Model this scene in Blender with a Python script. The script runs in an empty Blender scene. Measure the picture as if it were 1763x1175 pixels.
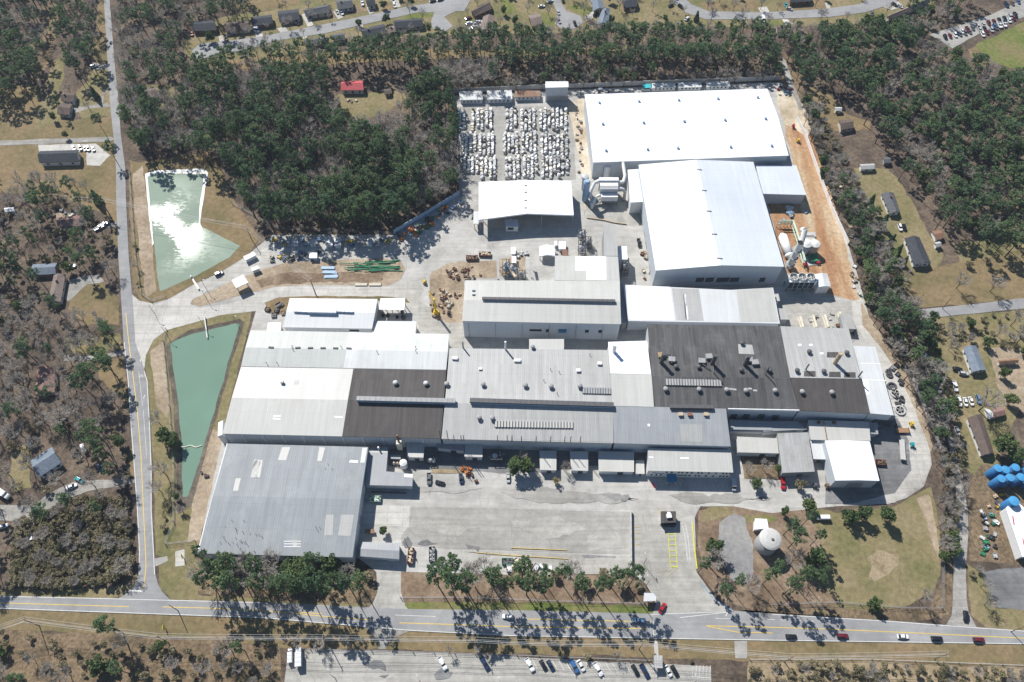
import bpy, math, random
import numpy as np
from mathutils import Vector, Matrix, noise
RND = random.Random(11)
SC = bpy.context.scene
COL = SC.collection
# ---------------------------------------------------------------- camera, sky, sun, exposure
CAM_H, FPX, PITCH = 340.0, 1340.0, math.radians(58.5)
cam_d = bpy.data.cameras.new('camera'); cam = bpy.data.objects.new('camera', cam_d); COL.objects.link(cam)
cam.location = (0, 0, CAM_H); cam.rotation_euler = (math.pi/2 - PITCH, 0, 0)
cam_d.sensor_width = 36; cam_d.lens = 36*FPX/1763; cam_d.clip_end = 20000; cam_d.clip_start = 1
SC.camera = cam
SUN = Vector((-.556*.7096, .831*.7096, .7046)).normalized()
w = bpy.data.worlds.new('World'); SC.world = w; w.use_nodes = True
sky = w.node_tree.nodes.new('ShaderNodeTexSky'); sky.sky_type = 'NISHITA'; sky.sun_disc = False
sky.sun_elevation = math.radians(44.8); sky.sun_rotation = math.radians(-33.8); sky.altitude = 100; sky.ozone_density = 5.0; sky.dust_density = .3; sky.air_density = 1.2
bg = w.node_tree.nodes['Background']; bg.inputs['Strength'].default_value = .066
w.node_tree.links.new(sky.outputs[0], bg.inputs[0])
sl = bpy.data.lights.new('sun', 'SUN'); sl.energy = 5.0; sl.angle = math.radians(.5); sl.color = (1, .972, .925)
so = bpy.data.objects.new('sun', sl); so.rotation_euler = SUN.to_track_quat('Z', 'Y').to_euler(); COL.objects.link(so)
so.location = (-100, 200, 300)
SC.view_settings.view_transform = 'Standard'; SC.view_settings.look = 'None'
SC.view_settings.exposure = .47; SC.view_settings.gamma = 1
# ---------------------------------------------------------------- photograph pixel -> place on the level z
CP, SP = math.cos(PITCH), math.sin(PITCH)
def ray(px, py):
    x, u = (px-881.5)/FPX, (587.5-py)/FPX
    return Vector((x, CP+u*SP, -SP+u*CP))
def G(px, py, z=0.0):
    d = ray(px, py); t = (z-CAM_H)/d.z
    return Vector((d.x*t, d.y*t, z))
TILE = dict(A=(0, 0), B=(440, 0), C=(880, 0), D=(1313, 0), E=(0, 290), F=(440, 290), G=(880, 290), H=(1313, 290),
            I=(0, 580), J=(440, 580), K=(880, 580), L=(1313, 580), M=(0, 875), N=(440, 875), O=(880, 875), Q=(1313, 875))
K4 = 450/1762.5
def P(t, x, y): o = TILE[t]; return (o[0]+x*K4, o[1]+y*K4)
def q(t, *a): return [P(t, a[i], a[i+1]) for i in range(0, len(a), 2)]
def r(*a): return [(a[i], a[i+1]) for i in range(0, len(a), 2)]
def W(pts, z=0.0): return [G(p[0], p[1], z) for p in pts]
# ---------------------------------------------------------------- objects
def tag(o, label=None, cat=None, group=None, kind=None):
    if label: o['label'] = label
    if cat: o['category'] = cat
    if group: o['group'] = group
    if kind: o['kind'] = kind
    return o
def empty(name, loc, label=None, cat=None, group=None, rz=0):
    o = bpy.data.objects.new(name, None); COL.objects.link(o); o.location = loc; o.rotation_euler = (0, 0, rz)
    o.empty_display_size = .5
    return tag(o, label, cat, group)
def wloc(o):
    v = Vector((0, 0, 0))
    while o is not None: v = v+o.location; o = o.parent
    return v
def copy_tree(o, parent=None):
    c = o.copy(); COL.objects.link(c); c.parent = parent
    for ch in o.children: copy_tree(ch, c)
    return c
def area2(p): return sum(p[i][0]*p[(i+1) % len(p)][1]-p[(i+1) % len(p)][0]*p[i][1] for i in range(len(p)))
def inset(poly, d):
    ccw = area2(poly) > 0; n = len(poly); out = []
    for i in range(n):
        a, b, c = Vector(poly[i-1][:2]), Vector(poly[i][:2]), Vector(poly[(i+1) % n][:2])
        e1, e2 = (b-a).normalized(), (c-b).normalized()
        n1, n2 = Vector((-e1.y, e1.x)), Vector((-e2.y, e2.x))
        if not ccw: n1, n2 = -n1, -n2
        m = n1+n2; k = m.dot(n1)
        if abs(k) < .2: out.append(b+n1*d)
        else: out.append(b+m*(d/k))
    return out
def inside(p, poly):
    x, y = p[0], p[1]; c = False; j = len(poly)-1
    for i in range(len(poly)):
        xi, yi, xj, yj = poly[i][0], poly[i][1], poly[j][0], poly[j][1]
        if (yi > y) != (yj > y) and x < (xj-xi)*(y-yi)/(yj-yi)+xi: c = not c
        j = i
    return c
class MB:
    def __init__(s): s.v = []; s.f = []
    def poly(s, pts):
        n = len(s.v); s.v += [Vector(p) if len(p) == 3 else Vector((p[0], p[1], 0)) for p in pts]
        s.f.append(tuple(range(n, n+len(pts)))); return s
    def prism(s, poly, z0, z1, top=True, bot=False):
        pl = [(p[0], p[1]) for p in poly]
        if area2(pl) < 0: pl = pl[::-1]
        n = len(pl)
        for i in range(n):
            a, b = pl[i], pl[(i+1) % n]
            s.poly([(a[0], a[1], z0), (b[0], b[1], z0), (b[0], b[1], z1), (a[0], a[1], z1)])
        if top: s.poly([(p[0], p[1], z1) for p in pl])
        if bot: s.poly([(p[0], p[1], z0) for p in pl[::-1]])
        return s
    def box(s, x, y, z, sx, sy, sz, rz=0):
        c, k = math.cos(rz), math.sin(rz)
        pl = [(x+a*c-b*k, y+a*k+b*c) for a, b in ((-sx/2, -sy/2), (sx/2, -sy/2), (sx/2, sy/2), (-sx/2, sy/2))]
        return s.prism(pl, z, z+sz, True, True)
    def hull(s, secs):   # secs: list of rings (equal counts), joined
        n = len(s.v); m = len(secs[0])
        for rg in secs: s.v += [Vector(p) for p in rg]
        for i in range(len(secs)-1):
            for j in range(m):
                a = n+i*m+j; b = n+i*m+(j+1) % m
                s.f.append((a, b, b+m, a+m))
        s.f.append(tuple(range(n+m-1, n-1, -1))); e = n+(len(secs)-1)*m
        s.f.append(tuple(range(e, e+m)))
        return s
    def tube(s, p0, p1, r0, r1=None, n=8, caps=True):
        p0, p1 = Vector(p0), Vector(p1); r1 = r0 if r1 is None else r1
        d = (p1-p0).normalized(); a = d.orthogonal().normalized(); b = d.cross(a)
        rg = lambda p, rr: [p+(a*math.cos(t)+b*math.sin(t))*rr for t in (2*math.pi*i/n for i in range(n))]
        if caps: return s.hull([rg(p0, r0), rg(p1, r1)])
        k = len(s.v); s.v += rg(p0, r0)+rg(p1, r1)
        for j in range(n): s.f.append((k+j, k+(j+1) % n, k+n+(j+1) % n, k+n+j))
        return s
    def lathe(s, x, y, prof, n=20):
        k = len(s.v)
        for rr, z in prof: s.v += [Vector((x+rr*math.cos(2*math.pi*i/n), y+rr*math.sin(2*math.pi*i/n), z)) for i in range(n)]
        for i in range(len(prof)-1):
            for j in range(n):
                a = k+i*n+j; b = k+i*n+(j+1) % n; s.f.append((a, b, b+n, a+n))
        s.f.append(tuple(k+(len(prof)-1)*n+j for j in range(n)))
        return s
    def build(s, name, mat, parent=None, smooth=False, org=None):
        o0 = Vector(org) if org is not None else (wloc(parent) if parent is not None else Vector((0, 0, 0)))
        me = bpy.data.meshes.new(name); me.from_pydata([tuple(v-o0) for v in s.v], [], s.f)
        uv = me.uv_layers.new(name='UVMap'); dat = np.zeros(len(me.loops)*2, dtype=np.float32); li = 0
        for p in me.polygons:
            nn = p.normal
            if abs(nn.z) > .985 and len(p.vertices) > 2:
                # longest edge of a flat face gives its u axis
                best = 0; u = Vector((1, 0, 0)); vs = [me.vertices[i].co for i in p.vertices]
                for i in range(len(vs)):
                    e = vs[(i+1) % len(vs)]-vs[i]; e.z = 0
                    if e.length > best: best = e.length; u = e.normalized()
                if abs(u.x) < abs(u.y): u = Vector((u.y, -u.x, 0))
            else:
                u = Vector((-nn.y, nn.x, 0)); u = u.normalized() if u.length > 1e-6 else Vector((1, 0, 0))
            v = nn.cross(u)
            for i in p.vertices:
                c = me.vertices[i].co+o0; dat[li] = c.dot(u); dat[li+1] = c.dot(v); li += 2
        uv.data.foreach_set('uv', dat)
        if smooth:
            for p in me.polygons: p.use_smooth = True
        me.materials.append(mat)
        o = bpy.data.objects.new(name, me); COL.objects.link(o)
        if parent is not None: o.parent = parent
        elif org is not None: o.location = org
        return o
# ---------------------------------------------------------------- materials
MATS = {}
class NT:
    def __init__(s, name, rough=.9, spec=.25):
        m = bpy.data.materials.new(name); m.use_nodes = True; s.m = m; s.t = m.node_tree; s.b = s.t.nodes['Principled BSDF']
        s.b.inputs['Roughness'].default_value = rough; s.b.inputs['Specular IOR Level'].default_value = spec
        s.pos = s.t.nodes.new('ShaderNodeNewGeometry').outputs['Position']
    def n(s, typ, ins=None, **kw):
        x = s.t.nodes.new(typ)
        for k, v in kw.items(): setattr(x, k, v)
        for k, v in (ins or {}).items():
            if hasattr(v, 'is_output') or isinstance(v, bpy.types.NodeSocket): s.t.links.new(v, x.inputs[k])
            else: x.inputs[k].default_value = v
        return x
    def noise(s, scale, detail=4, rough=.6, vec=None, stretch=None):
        v = vec or s.pos
        if stretch: v = s.n('ShaderNodeVectorMath', {0: v, 1: stretch}, operation='MULTIPLY').outputs[0]
        return s.n('ShaderNodeTexNoise', {'Vector': v, 'Scale': scale, 'Detail': detail, 'Roughness': rough}).outputs['Fac']
    def rng(s, fac, a, b, c, d): return s.n('ShaderNodeMapRange', {'Value': fac, 'From Min': a, 'From Max': b, 'To Min': c, 'To Max': d}).outputs[0]
    def ramp(s, fac, stops):
        x = s.n('ShaderNodeValToRGB', {'Fac': fac}); cr = x.color_ramp
        while len(cr.elements) < len(stops): cr.elements.new(.5)
        for e, (p, c) in zip(cr.elements, stops): e.position = p; e.color = (c[0], c[1], c[2], 1)
        return x.outputs[0]
    def mix(s, fac, a, b, mode='MIX'):
        x = s.n('ShaderNodeMix', data_type='RGBA', blend_type=mode)
        for i, v in ((0, fac), (6, a), (7, b)):
            if isinstance(v, bpy.types.NodeSocket): s.t.links.new(v, x.inputs[i])
            else: x.inputs[i].default_value = v if i == 0 else (v[0], v[1], v[2], 1)
        return x.outputs[2]
    def mul(s, col, val):
        x = s.n('ShaderNodeVectorMath', {0: col}, operation='SCALE'); s.t.links.new(val, x.inputs['Scale']); return x.outputs[0]
    def math(s, op, a, b=0.0): return s.n('ShaderNodeMath', {0: a, 1: b}, operation=op).outputs[0]
    def uv(s): return s.n('ShaderNodeUVMap').outputs[0]
    def done(s, col, bump=None, dist=.05, strength=.4):
        s.t.links.new(col, s.b.inputs['Base Color'])
        if bump is not None:
            bn = s.n('ShaderNodeBump', {'Height': bump, 'Distance': dist, 'Strength': strength}); s.t.links.new(bn.outputs[0], s.b.inputs['Normal'])
        MATS[s.m.name] = s.m
        return s.m
def ground(name, stops, s1, s2=.6, s3=3.0, amt=.35, rough=.95, stretch=None):
    t = NT(name, rough, .15)
    f = t.noise(s1, 7, .62, stretch=stretch); col = t.ramp(f, stops)
    g = t.noise(s2, 4, .65); h = t.noise(s3, 3, .7)
    k = t.math('ADD', t.rng(g, .3, .7, 1-amt, 1+amt*.6), t.rng(h, .3, .7, -amt*.6, amt*.6))
    return t.done(t.mul(col, k), h, .15, .5)
M = {}
M['litter'] = ground('wood_floor', [(.3, (.065, .050, .040)), (.5, (.125, .095, .072)), (.62, (.17, .128, .092)), (.75, (.13, .12, .07))], .06, .5, 2.2, .5)
M['tan'] = ground('dry_grass', [(.28, (.115, .105, .045)), (.45, (.185, .145, .075)), (.6, (.235, .17, .095)), (.75, (.15, .105, .058))], .035, .4, 2.0, .28)
M['olive'] = ground('thin_grass', [(.3, (.125, .13, .052)), (.48, (.20, .17, .085)), (.64, (.25, .20, .115)), (.8, (.16, .12, .07))], .05, .45, 2.2, .3)
M['lush'] = ground('green_grass', [(.3, (.09, .125, .03)), (.48, (.15, .165, .05)), (.62, (.20, .17, .08)), (.75, (.16, .13, .07))], .05, .4, 2.0, .25)
M['rough'] = ground('rough_grass', [(.3, (.09, .07, .042)), (.45, (.17, .125, .078)), (.58, (.22, .16, .10)), (.72, (.15, .13, .07))], .09, .7, 2.5, .55)
M['straw'] = ground('pale_straw', [(.3, (.17, .13, .075)), (.5, (.30, .235, .15)), (.65, (.34, .27, .18)), (.8, (.19, .145, .085))], .16, .9, 3.0, .3)
M['clay'] = ground('orange_clay', [(.3, (.22, .115, .06)), (.46, (.35, .195, .105)), (.57, (.43, .29, .17)), (.70, (.50, .41, .29))], .05, .5, 1.6, .28, stretch=(1.7, .3, 1))
M['mulch'] = ground('pine_straw_mulch', [(.3, (.125, .085, .055)), (.5, (.21, .15, .10)), (.62, (.27, .20, .14)), (.75, (.19, .16, .09))], .08, .6, 2.5, .35)
M['sand'] = ground('pale_sand', [(.3, (.34, .27, .18)), (.5, (.52, .44, .33)), (.7, (.64, .57, .46))], .06, .5, 2, .2)
M['dirt'] = ground('bare_dirt', [(.3, (.20, .155, .105)), (.48, (.32, .25, .175)), (.62, (.40, .325, .24)), (.78, (.26, .205, .14))], .06, .5, 1.8, .28)
M['gravel'] = ground('grey_gravel', [(.3, (.18, .175, .17)), (.5, (.25, .245, .24)), (.7, (.31, .295, .27))], .05, .6, 3, .2)
M['mud'] = ground('dark_mud', [(.3, (.06, .05, .042)), (.5, (.12, .10, .08)), (.7, (.19, .16, .12))], .08, .5, 2, .3)
def paved(name, stops, s1, stain, joint=0, amt=.14, patch=0.0):
    t = NT(name, .85, .25)
    f = t.noise(s1, 8, .6); col = t.ramp(f, stops)
    st = t.noise(.045, 9, .7, stretch=(1, .55, 1)); col = t.mix(t.rng(st, .58, .72, 0, .75), col, stain)
    tr = t.noise(.5, 3, .5, stretch=(.06, 1.3, 1)); col = t.mul(col, t.rng(tr, .35, .65, 1-amt*.5, 1+amt*.5))
    h = t.noise(2.4, 3, .7); g = t.noise(.25, 5, .65)
    col = t.mul(col, t.math('ADD', t.rng(g, .3, .7, 1-amt, 1+amt*.7), t.rng(h, .3, .7, -amt*.5, amt*.5)))
    if joint:
        bk = t.n('ShaderNodeTexBrick', {'Vector': t.pos, 'Scale': 1.0/joint, 'Mortar Size': .012, 'Color1': (1, 1, 1, 1), 'Color2': (.93, .93, .93, 1), 'Mortar': (.66, .66, .66, 1), 'Brick Width': 1.0, 'Row Height': .8}, offset=0.0)
        col = t.mix(1.0, col, bk.outputs[0], 'MULTIPLY')
    cr = t.n('ShaderNodeTexVoronoi', {'Vector': t.n('ShaderNodeVectorMath', {0: t.pos, 1: t.n('ShaderNodeTexNoise', {'Vector': t.pos, 'Scale': .2}).outputs['Color']}, operation='ADD').outputs[0], 'Scale': .11}, feature='DISTANCE_TO_EDGE').outputs['Distance']
    col = t.mix(t.rng(cr, .0, .012, .5, 0), col, stain)
    return t.done(col, h, .03, .3)
M['concrete'] = paved('pale_concrete', [(.3, (.36, .34, .30)), (.5, (.46, .44, .40)), (.7, (.53, .51, .47))], .03, (.25, .235, .21), 7)
M['yard'] = paved('worn_yard_paving', [(.3, (.30, .29, .265)), (.5, (.40, .385, .355)), (.7, (.48, .465, .43))], .035, (.19, .18, .165))
M['lot'] = paved('worn_asphalt', [(.3, (.245, .235, .21)), (.5, (.31, .298, .27)), (.7, (.37, .355, .325))], .03, (.17, .16, .145), 0, .16)
M['lot2'] = paved('patched_asphalt', [(.3, (.28, .265, .235)), (.5, (.355, .34, .305)), (.7, (.42, .40, .365))], .04, (.17, .16, .145), 0, .18)
M['road'] = paved('grey_road_asphalt', [(.3, (.225, .222, .222)), (.5, (.265, .262, .26)), (.7, (.31, .305, .30))], .05, (.20, .195, .19), 0, .1)
M['dark_lot_and_shade'] = paved('dark_asphalt_and_shade', [(.3, (.12, .12, .12)), (.5, (.17, .17, .168)), (.7, (.23, .225, .22))], .05, (.09, .09, .09), 0, .2)  # also darkens the shadowed ground between the southern sheds
M['drive'] = paved('old_lane_paving', [(.3, (.19, .18, .16)), (.5, (.28, .265, .24)), (.7, (.36, .34, .31))], .06, (.14, .12, .10), 0, .25)
def paint(name, c, amt=.25, rough=.6):
    t = NT(name, rough, .35); g = t.noise(.4, 5, .7); h = t.noise(1.8, 3, .7)
    k = t.math('ADD', t.rng(g, .3, .7, 1-amt*.6, 1+amt*.35), t.rng(h, .3, .7, -amt*.3, amt*.3))
    return t.done(t.mul(t.n('ShaderNodeRGB').outputs[0] if 0 else t.ramp(g, [(0, c), (1, c)]), k))
def roofmat(name, c, streak=.12, rib=.1, rough=.5, stain=None, stain_amt=.35, spec=.4):
    """standing seam sheets: u runs along the eave, v down the slope"""
    t = NT(name, rough, spec); uv = t.uv()
    sx = t.n('ShaderNodeSeparateXYZ', {0: uv}); u, v = sx.outputs[0], sx.outputs[1]
    base = t.ramp(t.pos if 0 else t.noise(.03, 3, .5), [(.25, [x*.93 for x in c]), (.75, [min(x*1.05, .86) for x in c])])
    s1 = t.noise(1.0, 3, .6, vec=t.n('ShaderNodeVectorMath', {0: uv, 1: (.55, .02, 0)}, operation='MULTIPLY').outputs[0])
    s2 = t.noise(1.0, 4, .7, vec=t.n('ShaderNodeVectorMath', {0: uv, 1: (2.3, .09, 0)}, operation='MULTIPLY').outputs[0])
    col = t.mul(base, t.math('ADD', t.rng(s1, .3, .7, 1-streak, 1+streak*.6), t.rng(s2, .3, .7, -streak*.6, streak*.5)))
    # one sheet in several is paler
    ck = t.n('ShaderNodeTexWhiteNoise', {'Vector': t.n('ShaderNodeCombineXYZ', {0: t.math('FLOOR', t.math('DIVIDE', u, 2.2)), 1: t.math('FLOOR', t.math('DIVIDE', v, 11.0))}).outputs[0]}, noise_dimensions='3D').outputs['Value']
    col = t.mul(col, t.rng(ck, 0, 1, 1-streak*.35, 1+streak*.35))
    if stain is not None:
        st = t.noise(.09, 7, .68, stretch=(1, .8, 1)); col = t.mix(t.rng(st, .52, .72, 0, stain_amt), col, stain)
        s3 = t.noise(1.0, 5, .75, vec=t.n('ShaderNodeVectorMath', {0: uv, 1: (1.1, .045, 0)}, operation='MULTIPLY').outputs[0])
        col = t.mix(t.rng(s3, .56, .75, 0, stain_amt), col, stain)
    wv = t.math('ABSOLUTE', t.math('SUBTRACT', t.math('FRACT', t.math('DIVIDE', u, 1.05)), .5))
    col = t.mul(col, t.rng(wv, .0, .16, 1-rib, 1.0))
    lap = t.math('ABSOLUTE', t.math('SUBTRACT', t.math('FRACT', t.math('DIVIDE', v, 11.0)), .5))
    col = t.mul(col, t.rng(lap, 0, .014, 1-rib*1.1, 1.0))
    return t.done(col, t.rng(wv, 0, .16, 1, 0), .05, .35)
M['r_white'] = roofmat('bright_white_roof', (.80, .81, .82), .03, .05, .45)
M['r_white2'] = roofmat('pale_white_roof', (.55, .56, .56), .07, .08, .5, (.42, .41, .38), .3)
M['r_cool'] = roofmat('blue_white_and_shade_roof', (.585, .62, .665), .05, .13, .55)  # also the painted shade on the tall hall's east slope
M['r_grey'] = roofmat('light_grey_roof', (.385, .38, .365), .13, .14, .5, (.27, .25, .22), .4)
M['r_cream'] = roofmat('cream_grey_roof', (.46, .455, .425), .08, .1, .5, (.40, .37, .31), .3)
M['r_old'] = roofmat('weathered_galvanised_roof', (.36, .36, .345), .14, .16, .5, (.20, .18, .15), .5)
M['r_blue'] = roofmat('blue_grey_sheet_roof', (.235, .252, .262), .13, .14, .6, (.36, .38, .385), .4)
M['r_mid'] = roofmat('mid_grey_sheet_roof', (.28, .29, .30), .1, .13, .5, (.36, .36, .36), .4)
M['r_dark'] = roofmat('dark_brown_roof', (.082, .074, .070), .22, .14, .7, (.12, .11, .105), .5, .2)
M['r_dark2'] = roofmat('charcoal_streaked_roof', (.088, .085, .084), .36, .18, .6, (.17, .165, .16), .55, .25)
M['r_patch'] = roofmat('mottled_white_roof', (.55, .56, .55), .08, .06, .6, (.40, .41, .39), .6)
M['r_moss'] = roofmat('greenish_grey_roof', (.40, .415, .39), .1, .1, .5, (.36, .37, .33), .5)
M['r_rust'] = roofmat('rusty_roof', (.22, .12, .075), .2, .15, .7, (.34, .28, .23), .6)
def shingle(name, c, alt):
    t = NT(name, .9, .15); uv = t.uv()
    bk = t.n('ShaderNodeTexBrick', {'Vector': uv, 'Scale': 1.0, 'Mortar Size': .03, 'Brick Width': .9, 'Row Height': .35, 'Color1': (*c, 1), 'Color2': (*[x*1.25 for x in c], 1), 'Mortar': (*[x*.6 for x in c], 1)}).outputs[0]
    st = t.noise(.25, 6, .7); col = t.mix(t.rng(st, .5, .72, 0, .5), bk, alt)
    g = t.noise(1.2, 3, .6); return t.done(t.mul(col, t.rng(g, .3, .7, .8, 1.15)))
M['s_dark'] = shingle('charcoal_shingle', (.052, .056, .066), (.09, .09, .10))
M['s_grey'] = shingle('grey_shingle', (.10, .105, .112), (.15, .15, .15))
M['s_slate'] = shingle('blue_grey_shingle', (.16, .19, .23), (.25, .28, .32))
M['s_brown'] = shingle('brown_shingle', (.115, .088, .076), (.16, .13, .12))
M['s_tan'] = shingle('faded_brown_shingle', (.20, .158, .14), (.26, .21, .18))
M['s_red'] = shingle('faded_red_shingle', (.22, .135, .115), (.25, .18, .15))
M['s_pinkred'] = roofmat('red_metal_roof', (.50, .085, .09), .08, .12, .5)
def wallmat(name, c, dirt, amt=.3, rib=.12):
    t = NT(name, .7, .25); uv = t.uv(); sx = t.n('ShaderNodeSeparateXYZ', {0: uv}); u = sx.outputs[0]
    s3 = t.noise(1.0, 5, .7, vec=t.n('ShaderNodeVectorMath', {0: uv, 1: (.8, .07, 0)}, operation='MULTIPLY').outputs[0])
    col = t.mix(t.rng(s3, .5, .75, 0, amt), c, dirt)
    wv = t.math('ABSOLUTE', t.math('SUBTRACT', t.math('FRACT', t.math('DIVIDE', u, 1.0)), .5))
    return t.done(t.mul(col, t.rng(wv, 0, .15, 1-rib, 1)), wv, .04, .3)
M['w_white'] = wallmat('white_wall', (.70, .70, .69), (.42, .40, .36))
M['w_pale'] = wallmat('pale_blue_grey_wall', (.50, .53, .56), (.32, .32, .31))
M['w_cream'] = wallmat('cream_wall', (.56, .52, .45), (.35, .32, .27))
M['w_brick'] = wallmat('brick_wall', (.24, .14, .10), (.16, .11, .09), .5, .05)
M['w_grey'] = wallmat('grey_wall', (.30, .31, .32), (.18, .18, .17))
for k, c in dict(white=(.75, .75, .74), black=(.02, .02, .022), grey=(.30, .30, .30), silver=(.48, .49, .50), dgrey=(.09, .09, .095), yellow=(.62, .42, .03), orange=(.58, .20, .04),
                 red=(.45, .03, .04), teal=(.03, .40, .45), green=(.04, .22, .11), blue=(.06, .17, .42), rust=(.20, .09, .055), wood=(.34, .24, .14), tanbox=(.45, .36, .25), brown=(.14, .085, .055), cream=(.62, .57, .46), limeyellow=(.60, .58, .05), tblue=(.03, .15, .34), tblue2=(.06, .27, .50), ptan=(.56, .43, .30), stripe=(.70, .69, .65), ymark=(.62, .44, .10), palegreen=(.50, .62, .50), awning=(.03, .17, .30), bluekerb=(.10, .30, .45), concgrey=(.46, .45, .43), pole=(.16, .12, .09), maroon=(.12, .02, .025), pbrown=(.30, .18, .10), sky=(.30, .42, .55)).items():
    M[k] = paint('paint_'+k, c)
def gloss(name, c, rough=.25, coat=.5):
    t = NT(name, rough, .5); t.b.inputs['Coat Weight'].default_value = coat; t.b.inputs['Coat Roughness'].default_value = .08
    g = t.noise(3, 2); return t.done(t.ramp(g, [(0, c), (1, [x*1.05 for x in c])]))
CARC = dict(white=(.72, .72, .72), black=(.012, .012, .014), navy=(.015, .03, .075), blue=(.04, .12, .28), steel=(.12, .20, .30), silver=(.42, .43, .44), grey=(.11, .115, .12), red=(.36, .012, .02), maroon=(.13, .012, .018), teal=(.02, .30, .34), green=(.03, .07, .045), gold=(.35, .30, .2))
for k, c in CARC.items(): M['c_'+k] = gloss('car_paint_'+k, c)
M['glass'] = gloss('dark_glass', (.015, .02, .028), .08, .3)
M['tyre'] = paint('tyre_rubber', (.015, .015, .015))
def leafmat(name, cols, trans=.25, attr=True):
    t = NT(name, .75, .2)
    a = t.n('ShaderNodeAttribute', attribute_name='tint').outputs['Fac']
    oi = t.noise(.055, 2, .5); col = t.ramp(t.math('ADD', t.math('MULTIPLY', a, .55), t.math('MULTIPLY', t.rng(oi, .3, .7, 0, 1), .45)), cols)
    m = t.done(col)
    tr = t.n('ShaderNodeBsdfTranslucent'); t.t.links.new(col, tr.inputs[0]); mx = t.n('ShaderNodeMixShader', {0: trans}); t.t.links.new(t.b.outputs[0], mx.inputs[1]); t.t.links.new(tr.outputs[0], mx.inputs[2])
    t.t.links.new(mx.outputs[0], t.t.nodes['Material Output'].inputs[0]); return m
M['needle'] = leafmat('pine_needles', [(.05, (.052, .100, .058)), (.35, (.090, .154, .077)), (.65, (.136, .200, .088)), (.95, (.205, .248, .108))], .35)
M['twig'] = leafmat('bare_twigs', [(.05, (.22, .20, .175)), (.4, (.33, .30, .265)), (.7, (.42, .385, .34)), (.95, (.50, .45, .39))], .3)
M['shrub'] = leafmat('shrub_leaves', [(.05, (.14, .135, .07)), (.35, (.24, .215, .125)), (.65, (.33, .285, .18)), (.95, (.42, .365, .24))], .35)
M['oak'] = leafmat('evergreen_leaves', [(.05, (.05, .080, .036)), (.4, (.088, .138, .052)), (.7, (.138, .18, .068)), (.95, (.20, .225, .09))], .35)
M['bark'] = leafmat('grey_brown_bark', [(0, (.055, .042, .035)), (1, (.13, .105, .09))])
# water
def water(name, deep, rippled):
    t = NT(name, .05, .5); t.b.inputs['IOR'].default_value = 1.33
    c = t.noise(.03, 4, .5); col = t.ramp(c, [(.3, [x*.9 for x in deep]), (.7, [x*1.08 for x in deep])])
    wv = t.noise(.35, 5, .6, stretch=(.6, 1.2, 1))
    if rippled:   # calm and wind-ruffled patches differ in gloss
        pm = t.math('ADD', t.math('MULTIPLY', t.noise(.035, 3, .5), .62), t.math('MULTIPLY', t.noise(.5, 6, .75, stretch=(.5, 1.4, 1)), .38)); t.t.links.new(t.rng(pm, .47, .56, rippled[0], rippled[1]), t.b.inputs['Roughness'])
    return t.done(col, wv, rippled[2] if rippled else .05, .3)
M['water1'] = water('pond_water_milky', (.235, .29, .225), (.012, .047, .01))
M['water2'] = water('pond_water_green', (.15, .24, .18), None)
# ---------------------------------------------------------------- the ground and everything that lies flat on it
def wobble(pts, amp, step=2.5):
    out = []; n = len(pts)
    for i in range(n):
        a, b = pts[i], pts[(i+1) % n]; L = (b-a).length; k = max(1, int(L/step)); d = (b-a).normalized(); pn = Vector((-d.y, d.x, 0))
        for j in range(k):
            p = a+(b-a)*(j/k)
            m = noise.noise(Vector((p.x*.11, p.y*.11, 3.7)))*1.3+noise.noise(Vector((p.x*.45, p.y*.45, 9.1)))*.8
            out.append(p+pn*amp*m*(0 if j == 0 and amp < .3 else 1))
    return out
NSH = [0]
EXCL = []     # polygons on the ground where no tree may stand
def sheet(name, px, mat, level, amp=0.0, excl=False, parent=None, kind='structure'):
    NSH[0] += 1; z = level*.03+NSH[0]*.0002; pts = W(px, 0.0)
    if excl: EXCL.append([(p.x, p.y) for p in pts])
    if amp: pts = wobble(pts, amp)
    mb = MB(); mb.poly([(p.x, p.y, z) for p in pts]); o = mb.build(name, mat, parent)
    if parent is None and kind: o['kind'] = kind
    return o
mb = MB()
mb.poly([(-1600, -1000, 0), (1600, -1000, 0), (1600, 2600, 0), (-1600, 2600, 0)]); gr = mb.build('ground', M['litter']); gr['kind'] = 'structure'
# fields and verges
sheet('grass_field', r(-40, 150, 62, 147, 80, 170, 75, 205, 120, 208, 190, 200, 196, 240, 200, 330, 196, 375, 120, 345, -40, 325), M['tan'], 1, 1.2)
sheet('grass_field', r(60, 190, 95, 150, 110, 175, 112, 205, 60, 225), M['olive'], 2, 1.0)
sheet('grass_field', r(80, 0, 106, -20, 98, 60, 84, 110, 66, 140, 48, 150, 60, 110, 72, 80), M['rough'], 1, 1.0)
sheet('roadside_verge', r(170, 0, 182, -20, 190, 120, 192, 200, 205, 330, 206, 430, 196, 420, 184, 210, 178, 130, 160, 100), M['tan'], 1, .6)
sheet('grass_lawn', r(88, 110, 108, 95, 112, 135, 100, 160, 80, 150), M['olive'], 2, .8)
sheet('grass_lawn', r(155, 118, 186, 112, 192, 200, 140, 205, 120, 170, 150, 140), M['olive'], 2, .8)
sheet('pond_bank', r(222, 275, 240, 280, 360, 262, 382, 290, 404, 345, 445, 410, 424, 447, 330, 492, 292, 515, 262, 524, 240, 516, 228, 480, 224, 380), M['tan'], 2, .6)
sheet('pond_bank', r(228, 300, 246, 285, 252, 340, 262, 420, 268, 500, 252, 512, 240, 440), M['dirt'], 3, .6)
sheet('pond_bank', r(250, 590, 285, 566, 330, 552, 382, 538, 420, 530, 433, 536, 426, 574, 378, 762, 360, 830, 342, 948, 300, 965, 268, 955, 264, 800, 258, 700, 252, 640), M['olive'], 2, .5)
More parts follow.
